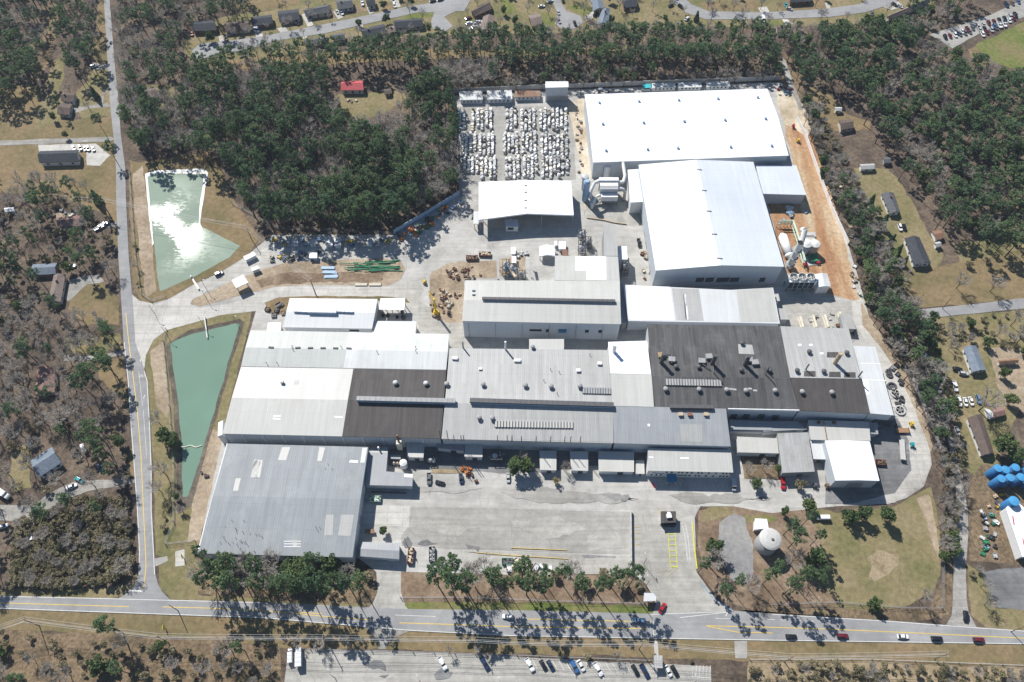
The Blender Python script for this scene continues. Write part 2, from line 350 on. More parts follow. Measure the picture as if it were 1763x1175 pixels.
sheet('pond_bank', r(258, 605, 280, 590, 287, 640, 294, 700, 288, 720, 270, 700), M['dirt'], 3, .5)
sheet('pond_bank', r(382, 750, 372, 800, 345, 930, 322, 935, 330, 880, 345, 800, 366, 740), M['dirt'], 3, .7)
sheet('grass_lawn', r(272, 965, 330, 955, 345, 965, 340, 1030, 300, 1034, 276, 1012), M['olive'], 2, .6)
sheet('roadside_verge', r(-40, 1048, 450, 1064, 640, 1080, 880, 1095, 1313, 1102, 1800, 1110, 1800, 1150, 1313, 1138, 1000, 1128, 880, 1126, 700, 1118, 500, 1116, 380, 1104, -40, 1082), M['tan'], 1, .6)
sheet('roadside_verge', r(-40, 1015, 150, 1014, 225, 1006, 235, 985, 240, 1024, 180, 1032, -40, 1028), M['olive'], 1, .6)
sheet('roadside_verge', r(290, 1022, 400, 1026, 640, 1040, 600, 1048, 440, 1040, 290, 1036), M['olive'], 1, .5)
sheet('green_verge', r(690, 1038, 800, 1036, 1000, 1040, 1122, 1044, 1126, 1060, 1000, 1056, 690, 1052), M['lush'], 2, .5)
sheet('mulch_bed', r(688, 985, 800, 978, 900, 990, 1080, 990, 1105, 1010, 1122, 1042, 1000, 1040, 690, 1038), M['mulch'], 1, .7)
sheet('mulch_bed', r(335, 985, 450, 1000, 645, 985, 648, 1030, 600, 1040, 340, 1025), M['rough'], 1, .7)
sheet('scrub_ground', r(-40, 1082, 380, 1104, 480, 1116, 490, 1240, -40, 1240), M['rough'], 1, .8)
sheet('scrub_ground', r(1290, 1138, 1500, 1140, 1830, 1152, 1830, 1260, 1280, 1260), M['straw'], 1, .8)
sheet('roadside_verge', r(1130, 1106, 1262, 1106, 1262, 1136, 1132, 1134), M['tan'], 2, .4)
sheet('grass_field', r(1395, 872, 1440, 884, 1545, 870, 1602, 838, 1618, 905, 1620, 990, 1605, 1022, 1560, 1044, 1500, 1050, 1425, 1044, 1400, 985, 1388, 930), M['olive'], 2, .7)
sheet('thin_lawn', r(1410, 905, 1440, 898, 1460, 930, 1430, 1030, 1412, 1000), M['olive'], 3, 1.2)
sheet('thin_lawn', r(1560, 880, 1590, 862, 1606, 900, 1612, 990, 1590, 1025, 1570, 1000), M['olive'], 3, 1.2)
sheet('dry_plot', r(1274, 786, 1342, 786, 1346, 826, 1282, 824), M['rough'], 8, .4)
sheet('gate_island_grass', r(1212, 880, 1225, 872, 1258, 874, 1262, 886, 1230, 896, 1206, 900), M['olive'], 4, .3)
sheet('straw_patch', r(1492, 958, 1520, 948, 1548, 955, 1545, 972, 1526, 992, 1505, 1003, 1492, 996, 1500, 975), M['straw'], 3, 1.6)
sheet('grass_field', r(1578, 860, 1598, 850, 1612, 900, 1616, 960, 1606, 940, 1596, 900), M['dirt'], 3, .8)
sheet('roadside_verge', r(1270, 1050, 1425, 1044, 1600, 1048, 1622, 1000, 1640, 960, 1642, 1040, 1632, 1066, 1540, 1070, 1330, 1060), M['rough'], 1, .6)
sheet('mulch_bed', r(1204, 880, 1262, 872, 1390, 878, 1430, 950, 1440, 1044, 1300, 1052, 1248, 1038, 1212, 1002, 1202, 940), M['mulch'], 2, .5)
sheet('grass_lawn', r(1280, 888, 1325, 888, 1340, 896, 1310, 900, 1284, 900), M['lush'], 3, .5)
sheet('gravel_pad', r(1238, 900, 1262, 885, 1282, 892, 1296, 940, 1298, 985, 1285, 1006, 1258, 998, 1240, 960), M['gravel'], 3, .8)
sheet('clearing', r(575, 168, 600, 160, 690, 158, 702, 172, 660, 196, 630, 205, 592, 200), M['olive'], 1, 1.2)
sheet('clearing', r(230, 150, 300, 145, 345, 165, 330, 190, 250, 185), M['olive'], 1, 1.5)
sheet('clearing', r(1395, 150, 1430, 165, 1455, 195, 1500, 210, 1498, 225, 1440, 225, 1400, 190), M['tan'], 1, 1.2)
sheet('orchard_ground', r(1315, 90, 1385, 95, 1380, 180, 1340, 160), M['rough'], 1, 1.0)
# right hand yards
sheet('yard_grass', r(1470, 290, 1530, 290, 1560, 330, 1600, 400, 1625, 440, 1610, 470, 1560, 470, 1530, 420, 1500, 370), M['olive'], 1, 1.0)
sheet('yard_grass', r(1545, 470, 1640, 455, 1763, 430, 1800, 430, 1800, 515, 1763, 517, 1575, 531, 1552, 500), M['tan'], 2, .8)
sheet('yard_grass', r(1640, 420, 1800, 400, 1800, 440, 1660, 470), M['olive'], 1, 1.0)
sheet('yard_grass', r(1580, 548, 1800, 530, 1800, 640, 1763, 680, 1720, 800, 1690, 830, 1650, 800, 1640, 720, 1610, 640), M['olive'], 1, 1.0)
sheet('yard_grass', r(1700, 600, 1800, 600, 1800, 720, 1730, 700), M['dirt'], 2, 1.2)
sheet('yard_grass', r(1668, 730, 1690, 720, 1720, 800, 1680, 800), M['olive'], 2, .6)
sheet('work_yard', r(1670, 830, 1690, 800, 1800, 815, 1800, 975, 1668, 968), M['rough'], 2, .7)
sheet('gravel_lot', r(1690, 985, 1800, 972, 1800, 1052, 1716, 1048), M['dark_lot_and_shade'], 3, .5)
sheet('roadside_verge', r(1664, 970, 1690, 985, 1716, 1046, 1800, 1052, 1800, 1088, 1700, 1082, 1672, 1060), M['olive'], 2, .5)
sheet('park_lawn', r(1680, 78, 1763, 38, 1830, 30, 1830, 118, 1740, 118, 1700, 106), M['lush'], 2, 1.0)
sheet('park_lawn', r(1665, 85, 1700, 75, 1716, 105, 1700, 118, 1680, 108), M['tan'], 1, 1.0)
# housing estate ground
sheet('estate_gardens', r(310, 75, 345, 40, 420, 22, 470, 5, 560, -20, 900, -40, 1300, -40, 1620, -40, 1610, 12, 1500, 40, 1330, 50, 1180, 45, 1050, 55, 900, 58, 720, 62, 560, 78, 440, 110, 330, 112), M['olive'], 1, .6)
sheet('estate_gardens', r(350, 108, 460, 96, 700, 84, 930, 88, 1080, 80, 1080, 92, 700, 104, 380, 122), M['tan'], 2, .6)
for pts in (r(370, 50, 385, 46, 430, 44, 432, 56, 376, 66), r(398, 12, 440, 0, 520, -10, 515, 8, 440, 24), r(555, 20, 620, 12, 640, 18, 560, 34), r(660, 5, 740, -8, 740, 0, 665, 18), r(1200, 5, 1300, 0, 1320, 18, 1230, 20), r(1340, 0, 1420, -5, 1425, 14, 1345, 20)):
    sheet('garden_lawn', pts, M['mulch'] if pts[0][0] % 2 else M['tan'], 2, .5)
for pts in (r(928, 22, 950, 20, 962, 38, 945, 52, 930, 45), r(975, 12, 1012, 5, 1020, 28, 1000, 30), r(470, 58, 520, 52, 540, 62, 480, 72), r(690, 26, 745, 16, 752, 28, 700, 36), r(860, 0, 880, -5, 890, 20, 870, 25), r(1318, 36, 1350, 34, 1350, 46, 1318, 46)):
    sheet('garden_lawn', pts, M['lush'], 3, .4)
# ponds
sheet('pond_liner', r(250, 300, 268, 294, 350, 291, 358, 297, 353, 325, 347, 364, 345, 386, 348, 392, 342, 388, 343, 362, 349, 322, 352, 300, 268, 299, 254, 305, 258, 345, 265, 420, 262, 424, 254, 345), M['stripe'], 5, .25)
water_1 = sheet('pond_water', r(252, 304, 268, 297, 350, 294, 355, 299, 352, 324, 346, 362, 344, 389, 398, 416, 413, 424, 396, 444, 335, 477, 276, 502, 270, 470, 266, 420, 256, 340), M['water1'], 4, .3)
water_2 = sheet('pond_water', r(294, 592, 330, 576, 408, 557, 412, 560, 406, 580, 378, 680, 358, 744, 342, 797, 323, 856, 315, 856, 313, 760, 306, 682, 298, 631), M['water2'], 4, .4)
sheet('pond_shore', r(286, 594, 330, 568, 412, 550, 420, 556, 410, 590, 384, 680, 364, 744, 348, 800, 330, 870, 308, 886, 304, 860, 303, 760, 298, 690, 290, 640), M['mud'], 3, .5)
EXCL.append([(p.x, p.y) for p in W(r(240, 295, 360, 285, 355, 385, 420, 420, 330, 490, 262, 512))]); EXCL.append([(p.x, p.y) for p in W(r(284, 590, 415, 550, 330, 870, 306, 880))])
# site paving
sheet('factory_yard', r(226, 506, 240, 518, 262, 523, 291, 515, 330, 492, 380, 469, 419, 445, 445, 424, 470, 405, 560, 404, 678, 405, 740, 368, 790, 337, 787, 250, 781, 165, 1000, 154, 1345, 142, 1372, 203, 1388, 236, 1408, 292, 1433, 360, 1461, 424, 1478, 480, 1500, 560, 1540, 625, 1575, 700, 1600, 770, 1604, 800, 1590, 838, 1560, 858, 1530, 868, 1440, 872, 1330, 884, 1262, 872, 1206, 872, 1195, 892, 1198, 985, 1230, 1032, 1266, 1055, 1122, 1060, 1130, 1040, 1112, 1005, 1086, 988, 900, 990, 690, 985, 690, 1020, 700, 1052, 638, 1048, 650, 1020, 648, 985, 615, 960, 342, 955, 358, 860, 383, 752, 432, 566, 441, 535, 430, 528, 380, 541, 330, 555, 287, 567, 262, 585, 250, 612, 247, 640, 238, 640, 232, 585), M['yard'], 2, .15, True)
sheet('entrance_road', r(226, 508, 241, 520, 262, 525, 291, 517, 330, 494, 380, 471, 419, 447, 470, 420, 560, 420, 640, 418, 640, 446, 560, 446, 500, 447, 440, 466, 405, 480, 360, 500, 330, 520, 326, 530, 345, 531, 400, 522, 440, 508, 520, 494, 600, 494, 680, 494, 716, 480, 730, 500, 715, 525, 700, 530, 640, 514, 520, 512, 480, 514, 455, 522, 440, 536, 380, 543, 330, 557, 287, 569, 264, 586, 251, 613, 248, 638, 238, 640, 232, 585), M['concrete'], 3, .1)
sheet('site_dirt', r(405, 482, 440, 468, 500, 450, 560, 450, 600, 447, 660, 445, 690, 452, 698, 465, 690, 482, 668, 493, 600, 492, 520, 491, 470, 496, 420, 508, 345, 528, 328, 524, 332, 516, 360, 503), M['dirt'], 4, .4)
sheet('site_dirt', r(440, 480, 500, 470, 600, 470, 660, 470, 660, 486, 520, 488, 450, 496), M['mulch'], 5, 1.4)
sheet('grass_island', r(456, 522, 480, 512, 560, 510, 650, 511, 700, 514, 706, 522, 660, 518, 500, 518, 492, 540, 470, 545, 460, 535), M['tan'], 4, .4)
sheet('storage_yard_paving', r(786, 185, 985, 182, 988, 245, 992, 310, 826, 314, 800, 345, 790, 337), M['lot'], 3, .2)
sheet('sand_strip', r(976, 180, 1008, 168, 1012, 240, 1018, 300, 1012, 345, 1006, 372, 1000, 300, 990, 240), M['sand'], 4, .6)
sheet('dark_paving', r(1010, 340, 1110, 336, 1116, 390, 1070, 388, 1010, 375), M['lot2'], 3, .2)
sheet('clay_lane', r(1345, 165, 1372, 195, 1395, 240, 1428, 320, 1450, 400, 1466, 460, 1475, 500, 1480, 520, 1440, 530, 1420, 505, 1398, 470, 1390, 400, 1385, 350, 1362, 270, 1342, 180), M['clay'], 4, .7)
sheet('clay_lane', r(1335, 150, 1372, 160, 1400, 215, 1390, 235, 1350, 215, 1340, 180), M['sand'], 5, .9)
sheet('works_dirt', r(1322, 350, 1392, 345, 1402, 400, 1420, 470, 1400, 500, 1355, 470, 1335, 400), M['clay'], 5, .7)
sheet('works_dirt', r(1345, 515, 1420, 505, 1475, 520, 1488, 570, 1460, 600, 1345, 560), M['lot2'], 5, .6)
sheet('site_lane', r(1466, 520, 1482, 515, 1500, 560, 1540, 625, 1575, 700, 1598, 770, 1602, 800, 1588, 836, 1540, 866, 1500, 868, 1540, 800, 1550, 740, 1530, 680, 1505, 610, 1470, 560), M['concrete'], 5, .2)
sheet('works_dirt', r(1420, 790, 1500, 740, 1545, 720, 1565, 760, 1568, 810, 1540, 850, 1460, 868, 1420, 868), M['dark_lot_and_shade'], 6, .4)
sheet('work_dirt', r(742, 470, 775, 452, 850, 448, 905, 440, 905, 470, 800, 482, 797, 556, 770, 556, 745, 540, 738, 505), M['dirt'], 4, .7)
sheet('site_bank', r(1482, 520, 1496, 545, 1530, 598, 1560, 645, 1590, 715, 1606, 770, 1602, 780, 1575, 705, 1545, 640, 1515, 598, 1485, 560), M['dirt'], 6, .4)
sheet('parking_lot', r(708, 872, 860, 876, 1084, 882, 1088, 955, 980, 952, 800, 946, 692, 940, 690, 925, 704, 905), M['lot'], 4, .15)
sheet('parking_lot', r(622, 866, 706, 872, 704, 908, 640, 905, 622, 900), M['concrete'], 4, .1)
sheet('parking_lot', r(800, 948, 1086, 958, 1084, 986, 900, 988, 800, 975), M['lot2'], 5, .15)
sheet('gate_road', r(1090, 880, 1150, 868, 1204, 872, 1196, 892, 1199, 985, 1231, 1031, 1266, 1054, 1124, 1059, 1131, 1040, 1113, 1005, 1090, 975), M['lot2'], 5, .1)
sheet('driveway', r(655, 985, 688, 985, 686, 1020, 690, 1035, 706, 1054, 632, 1050, 648, 1034, 653, 1018), M['lot2'], 5, .3)
sheet('service_yard_shade', r(735, 770, 1115, 778, 1112, 800, 985, 802, 960, 812, 860, 815, 830, 812, 800, 812, 740, 808, 705, 812, 660, 800, 664, 775), M['dark_lot_and_shade'], 6, .4)  # ground colour darkened to deepen the hall's shade between the sheds
sheet('stained_bay', r(744, 808, 796, 810, 796, 816, 743, 815), M['straw'], 7, .3)
sheet('tyre_worn_ground', r(720, 520, 800, 556, 800, 600, 775, 600, 770, 575, 720, 570), M['lot2'], 3, .4)
for pts in (q('N', 1090, 245, 1120, 222, 1160, 215, 1190, 232, 1230, 244, 1190, 250, 1140, 252), q('N', 1415, 245, 1460, 250, 1510, 262, 1500, 300, 1470, 270, 1430, 275), q('N', 985, 225, 1030, 190, 1060, 240, 1040, 275, 1000, 270), q('K', 740, 1075, 790, 1062, 805, 1090, 770, 1115, 745, 1110), q('N', 740, 1060, 800, 1020, 850, 1025, 880, 1060, 880, 1100, 825, 1085, 790, 1090), q('N', 830, 1135, 900, 1125, 870, 1150), q('N', 1200, 1120, 1250, 1080, 1330, 1110, 1310, 1150, 1260, 1165, 1215, 1160)):
    sheet('oil_stain', pts, M['dark_lot_and_shade'], 8, .6)
for pts in (r(800, 950, 830, 951.5, 880, 956, 878, 957.5, 830, 955), r(1000, 957, 1060, 958.5, 1060, 960.5, 1005, 959), r(1040, 852, 1066, 850, 1078, 858, 1060, 862)): sheet('dirt_seam', pts, M['gravel'], 8, .5)
for pts in (r(735, 895, 800, 890, 830, 905, 790, 925, 740, 915), r(880, 900, 960, 893, 1010, 912, 930, 930), r(1010, 925, 1070, 915, 1080, 945, 1020, 948)): sheet('asphalt_patch', pts, M['lot2'], 6, 2.0)
for pts in (r(860, 845, 940, 842, 1060, 852, 1100, 862, 1000, 866, 880, 858), r(1150, 850, 1260, 852, 1330, 860, 1260, 866, 1160, 862), r(700, 838, 760, 836, 830, 842, 780, 850, 710, 848)): sheet('asphalt_patch', pts, M['lot'], 6, 1.6)
# roads
EDGE = M['stripe']; YEL = M['ymark']
r1l = r(176, -30, 179, 0, 185, 102, 189.5, 179, 195, 230, 200, 290, 200, 341, 204, 443, 208, 500, 213, 590, 220, 657, 225, 733, 231, 810, 236, 880, 239.5, 952, 238.5, 990, 232, 1008, 218, 1022, 204, 1031)
r1r = r(189, -30, 189, 0, 197, 102, 205, 179, 208, 230, 216, 290, 217, 341, 222, 443, 227, 500, 233, 590, 250, 640, 255, 657, 259, 733, 262, 810, 262, 880, 266, 952, 268, 990, 273, 1008, 280, 1020, 296, 1036)
sheet('road', r1l+r1r[::-1], M['road'], 6, 0, True); EXCL.append([(p.x, p.y) for p in W([(x-9, y) for x, y in r1l]+[(x+9, y) for x, y in r1r[::-1]])])
r2t = r(-60, 1024, 0, 1026, 178, 1030, 293, 1033, 450, 1037, 693, 1049, 890, 1051, 1120, 1057, 1263, 1052, 1330, 1057, 1530, 1069, 1635, 1077, 1763, 1086, 1830, 1090)
r2b = r(-60, 1047, 0, 1049, 450, 1065, 626, 1080, 706, 1087, 880, 1096, 1313, 1103.6, 1763, 1110, 1830, 1112)
sheet('road', r2t+r2b[::-1], M['road'], 7, 0, True); EXCL.append([(p.x, p.y) for p in W([(x, y-9) for x, y in r2t]+[(x, y+24) for x, y in r2b[::-1]])])
sheet('road', r(1570, 541, 1585, 533, 1660, 526, 1763, 514, 1830, 506, 1830, 524, 1763, 532, 1660, 542, 1590, 549), M['road'], 6, .15, True)
sheet('lane', r(1342, 100, 1350, 100, 1368, 150, 1384, 190, 1376, 190, 1354, 140), M['drive'], 5, .35, True)
sheet('lane', r(1574, 582, 1580, 580, 1600, 632, 1624, 700, 1642, 760, 1654, 820, 1666, 880, 1667, 920, 1663, 970, 1663, 1030, 1668, 1056, 1682, 1082, 1628, 1076, 1637, 1060, 1640, 1030, 1641, 970, 1646, 900, 1645, 830, 1634, 770, 1616, 705, 1592, 635), M['drive'], 5, .3); EXCL.append([(p.x, p.y) for p in W(r(1578, 584, 1580, 580, 1610, 640, 1640, 740, 1660, 860, 1668, 900, 1664, 1060, 1636, 1070, 1643, 900, 1648, 860, 1630, 740, 1600, 640))])
es = [r(330, 88, 345, 76, 400, 70, 457, 62, 560, 42, 657, 22, 700, 12, 740, 6, 775, -12, 800, -20, 810, 0, 800, 20, 785, 20, 765, 30, 780, 46, 765, 56, 745, 50, 742, 38, 748, 22, 720, 22, 657, 36, 560, 58, 480, 70, 420, 88, 375, 92, 350, 102, 335, 100),
      r(945, -20, 962, -20, 966, 5, 975, 20, 1000, 28, 1004, 40, 990, 50, 970, 52, 955, 42, 960, 25, 952, 5),
      r(1140, -30, 1165, -15, 1190, 8, 1220, 20, 1313, 22, 1420, 16, 1480, 8, 1530, -20, 1570, -20, 1540, 6, 1490, 22, 1428, 30, 1313, 34, 1215, 34, 1180, 22, 1155, 0)]
for e in es: sheet('road', e, M['road'], 6, .1, True)
for dv in (r(376, 62, 384, 62, 386, 72, 378, 74), r(438, 56, 448, 52, 456, 66, 444, 70), r(477, 50, 490, 46, 498, 56, 486, 60), r(519, 26, 528, 22, 540, 44, 530, 47), r(574, 20, 584, 16, 592, 30, 582, 34), r(630, 8, 638, 4, 644, 22, 636, 26), r(672, 0, 684, -4, 690, 12, 682, 14), r(520, 58, 530, 54, 528, 66, 522, 68), r(617, 42, 626, 38, 624, 50, 618, 52),
           r(1005, 30, 1020, 20, 1026, 28, 1010, 38), r(820, 36, 838, 32, 830, 48, 800, 52), r(1420, 6, 1426, 4, 1430, 16, 1424, 18), r(1346, 34, 1356, 34, 1366, 42, 1352, 44), r(1520, 12, 1545, 2, 1556, 12, 1535, 18), r(1305, 14, 1320, 12, 1325, 22, 1310, 23)):
    sheet('driveway', dv, M['concrete'], 5, .1)
sheet('parking_lot', r(1600, 60, 1700, 28, 1763, 0, 1830, -30, 1830, 20, 1763, 30, 1690, 56, 1640, 84), M['lot'], 3, .3, True)
sheet('church_lot', r(66, 250, 165, 248, 190, 268, 172, 286, 150, 285, 148, 262, 68, 262), M['concrete'], 4, .3, True)
sheet('driveway', r(-40, 244, 70, 240, 190, 236, 198, 240, 190, 244, 70, 249, -40, 252), M['drive'], 3, .3)
sheet('driveway', r(128, 186, 140, 184, 186, 178, 190, 184, 150, 188, 128, 196), M['drive'], 3, .3)
sheet('driveway', r(172, 178, 176, 160, 190, 148, 192, 152, 180, 162, 177, 180), M['drive'], 3, .2)
sheet('driveway', r(160, 108, 185, 112, 188, 118, 160, 122), M['drive'], 3, .3)
sheet('driveway', r(165, 392, 200, 382, 204, 390, 150, 398), M['drive'], 3, .3)
sheet('driveway', r(110, 612, 160, 614, 215, 604, 218, 610, 165, 620, 110, 622), M['drive'], 3, .3)
sheet('driveway', r(120, 482, 150, 474, 170, 474, 180, 486, 150, 490, 118, 520, 112, 515), M['drive'], 3, .4)
sheet('driveway', r(-40, 870, 60, 870, 75, 858, 100, 842, 128, 830, 230, 824, 234, 832, 150, 846, 100, 866, 70, 890, 58, 905, -40, 890), M['drive'], 3, .6)
sheet('front_yard', r(165, 624, 214, 618, 220, 700, 215, 690, 170, 650), M['tan'], 2, 1.0)
sheet('front_yard', r(120, 490, 180, 488, 205, 520, 205, 560, 150, 560, 118, 540), M['tan'], 1, 1.0)
sheet('front_yard', r(18, 780, 50, 760, 55, 840, 20, 850), M['olive'], 2, 1.0)
sheet('front_yard', r(110, 585, 205, 575, 212, 600, 120, 612), M['olive'], 2, 1.0)
sheet('front_yard', r(92, 365, 135, 370, 140, 385, 100, 392), M['dirt'], 2, 1.0)
sheet('front_yard', r(222, 775, 229, 772, 232, 820, 226, 822), M['tan'], 2, .4)
sheet('parking_lot', r(497, 1119, 640, 1121, 780, 1126, 880, 1130, 1000, 1138, 1150, 1144, 1224, 1148, 1226, 1250, 480, 1250), M['lot2'], 4, .15, True)
sheet('path', r(626, 1080, 706, 1087, 672, 1100, 664, 1118, 652, 1118, 650, 1100), M['drive'], 4, .3)
sheet('path', r(1125, 1104, 1132, 1104, 1134, 1130, 1127, 1130), M['concrete'], 4, 0)
sheet('path', r(1264, 1104, 1286, 1104, 1286, 1134, 1266, 1134), M['lot2'], 4, .1)
sheet('path', r(266, 962, 288, 958, 290, 966, 268, 976), M['lot'], 4, .1)
sheet('path', r(302, 950, 318, 946, 318, 974, 302, 976), M['concrete'], 4, .1)
# painted lines: narrow strips along a line of the road
def lines(name, runs, mat, wd, lv, kind='structure'):
    mb = MB()
    for pts in runs:
        g = W(pts); NSH[0] += 1; z = lv*.03+NSH[0]*.0002
        for a, b in zip(g, g[1:]):
            d = (b-a).normalized(); n = Vector((-d.y, d.x, 0))*wd/2
            mb.poly([(a.x+n.x, a.y+n.y, z), (a.x-n.x, a.y-n.y, z), (b.x-n.x, b.y-n.y, z), (b.x+n.x, b.y+n.y, z)])
    o = mb.build(name, mat); o['kind'] = kind; return o
def shift(pts, d):   # sideways in photo pixels, along y
    return [(x, y+d) for x, y in pts]
mid1 = [((a[0]*.52+b[0]*.48), (a[1]+b[1])/2) for a, b in zip(r1l[:9], r1r[:9])]+r(217, 540, 221, 580, 226, 620, 231, 660, 237, 710, 243, 780, 247.5, 880, 250, 930, 252, 975, 249, 1005, 247, 1016)
lines('road_centre_line', [mid1[9:]], YEL, .34, 8)
lines('road_edge_line', [[(x+1.2, y) for x, y in r1l[9:-3]], [(x-1.4, y) for x, y in r1r[10:-3]]], EDGE, .22, 8)
lines('road_stop_bar', [r(223, 1017.5, 247, 1018.5)], EDGE, .55, 8)
lines('turn_lane_line', [r(239, 640, 246, 700), r(247, 706, 253, 790)], EDGE, .12, 8)
lines('road_edge_line', [shift(r2t[:5], 1.2), shift(r2t[7:9], 1.4)+r(1170, 1064), shift(r2t[9:], 1.3), shift(r2b, -1.2)], EDGE, .2, 8)
lines('road_centre_line', [r(-60, 1037, 222, 1045), r(280, 1045.6, 360, 1047.6, 450, 1051.5, 560, 1062, 640, 1068), r(514, 1055, 554, 1057), r(688, 1073, 770, 1075.5, 900, 1080, 1040, 1082, 1115, 1082.5),
                           r(908, 1066.5, 1120, 1071), r(1215, 1078, 1290, 1079.6, 1410, 1083, 1500, 1087, 1568, 1090, 1763, 1099.5, 1830, 1102), r(1218, 1079, 1270, 1089, 1330, 1090.5)], YEL, .32, 8)
lines('turn_lane_line', [r(1232, 1065.5, 1268, 1066.2)]+[r(1300+i*22, 1066+i*.9, 1312+i*22, 1066.5+i*.9) for i in range(7)]+[r(680, 1059.5, 750, 1062)], EDGE, .16, 8)
lines('pedestrian_crossing', [r(1125, 1066, 1125, 1100), r(1131, 1066, 1131, 1100)]+[r(1125, 1067+i*6.6, 1131, 1067+i*6.6) for i in range(6)], EDGE, .16, 8)
def arrow(px, py, wpx, hpx, mirror=1):
    pts = [(-.5, 1), (-.5, .1), (-.1, -.45), (.15, -.6), (0, -1), (.75, -.75), (.25, -.1), (.2, -.3), (-.08, 0), (-.12, 1)]
    mb = MB(); mb.poly([tuple(G(px+x*wpx*mirror, py+y*hpx))[:2]+(.30,) for x, y in pts]); o = mb.build('turn_arrow', EDGE); o['kind'] = 'structure'
arrow(243, 620.5, 2.6, 3.2); arrow(249, 684, 2.8, 3.2); arrow(1251, 1058.5, 3.2, 3.2)
def painted_word(txt, px, py, size, rz, stretch, mat, z=.30, name='road_lettering'):
    cu = bpy.data.curves.new(name, 'FONT'); cu.body = txt; cu.align_x = 'CENTER'; cu.align_y = 'CENTER'; cu.size = size
    tmp = bpy.data.objects.new('tmp', cu); COL.objects.link(tmp); bpy.context.view_layer.update()
    me = bpy.data.meshes.new_from_object(tmp.evaluated_get(bpy.context.evaluated_depsgraph_get())); bpy.data.objects.remove(tmp)
    me.transform(Matrix.Diagonal((1, stretch, 1, 1))); me.materials.clear(); me.materials.append(mat); me.name = name
    o = bpy.data.objects.new(name, me); COL.objects.link(o); o.location = G(px, py)+Vector((0, 0, z)); o.rotation_euler = (0, 0, rz)
    return o
painted_word('ONLY', 245, 648, 1.05, .05, 2.0, EDGE)['kind'] = 'structure'
# yellow painted parking island by the gatehouse, stalls in the lots
lines('painted_parking_grid', [r(1150, 918, 1154, 973, 1166, 978), r(1162, 918, 1166, 978)]+[r(1150+i*.75, 920+i*9.5, 1162+i*.75, 920+i*9.5) for i in range(7)], M['limeyellow'], .26, 9)
lines('painted_stalls', [r(1090, 904, 1091, 945)]+[r(1090, 908+i*10, 1103, 908+i*10) for i in range(4)], M['ymark'], .14, 9)
lines('painted_stalls', [r(1193+i*6, 1146, 1192+i*6, 1167) for i in range(6)]+[r(1190, 1166, 1223, 1168)]+[r(905+i*11.5, 1136+i*.55, 914+i*11.5, 1152+i*.55) for i in range(20)], M['stripe'], .13, 9)
lines('painted_stalls', [r(1140+i*8, 833+i*.15, 1140+i*8, 838+i*.15) for i in range(17)], M['stripe'], .12, 9)
lines('painted_stripe', [r(1152, 975, 1138, 990), r(1166, 978, 1148, 994)], M['ymark'], .1, 9)
lines('red_kerb_paint', [r(1122, 832, 1127, 840)], M['red'], .8, 9)
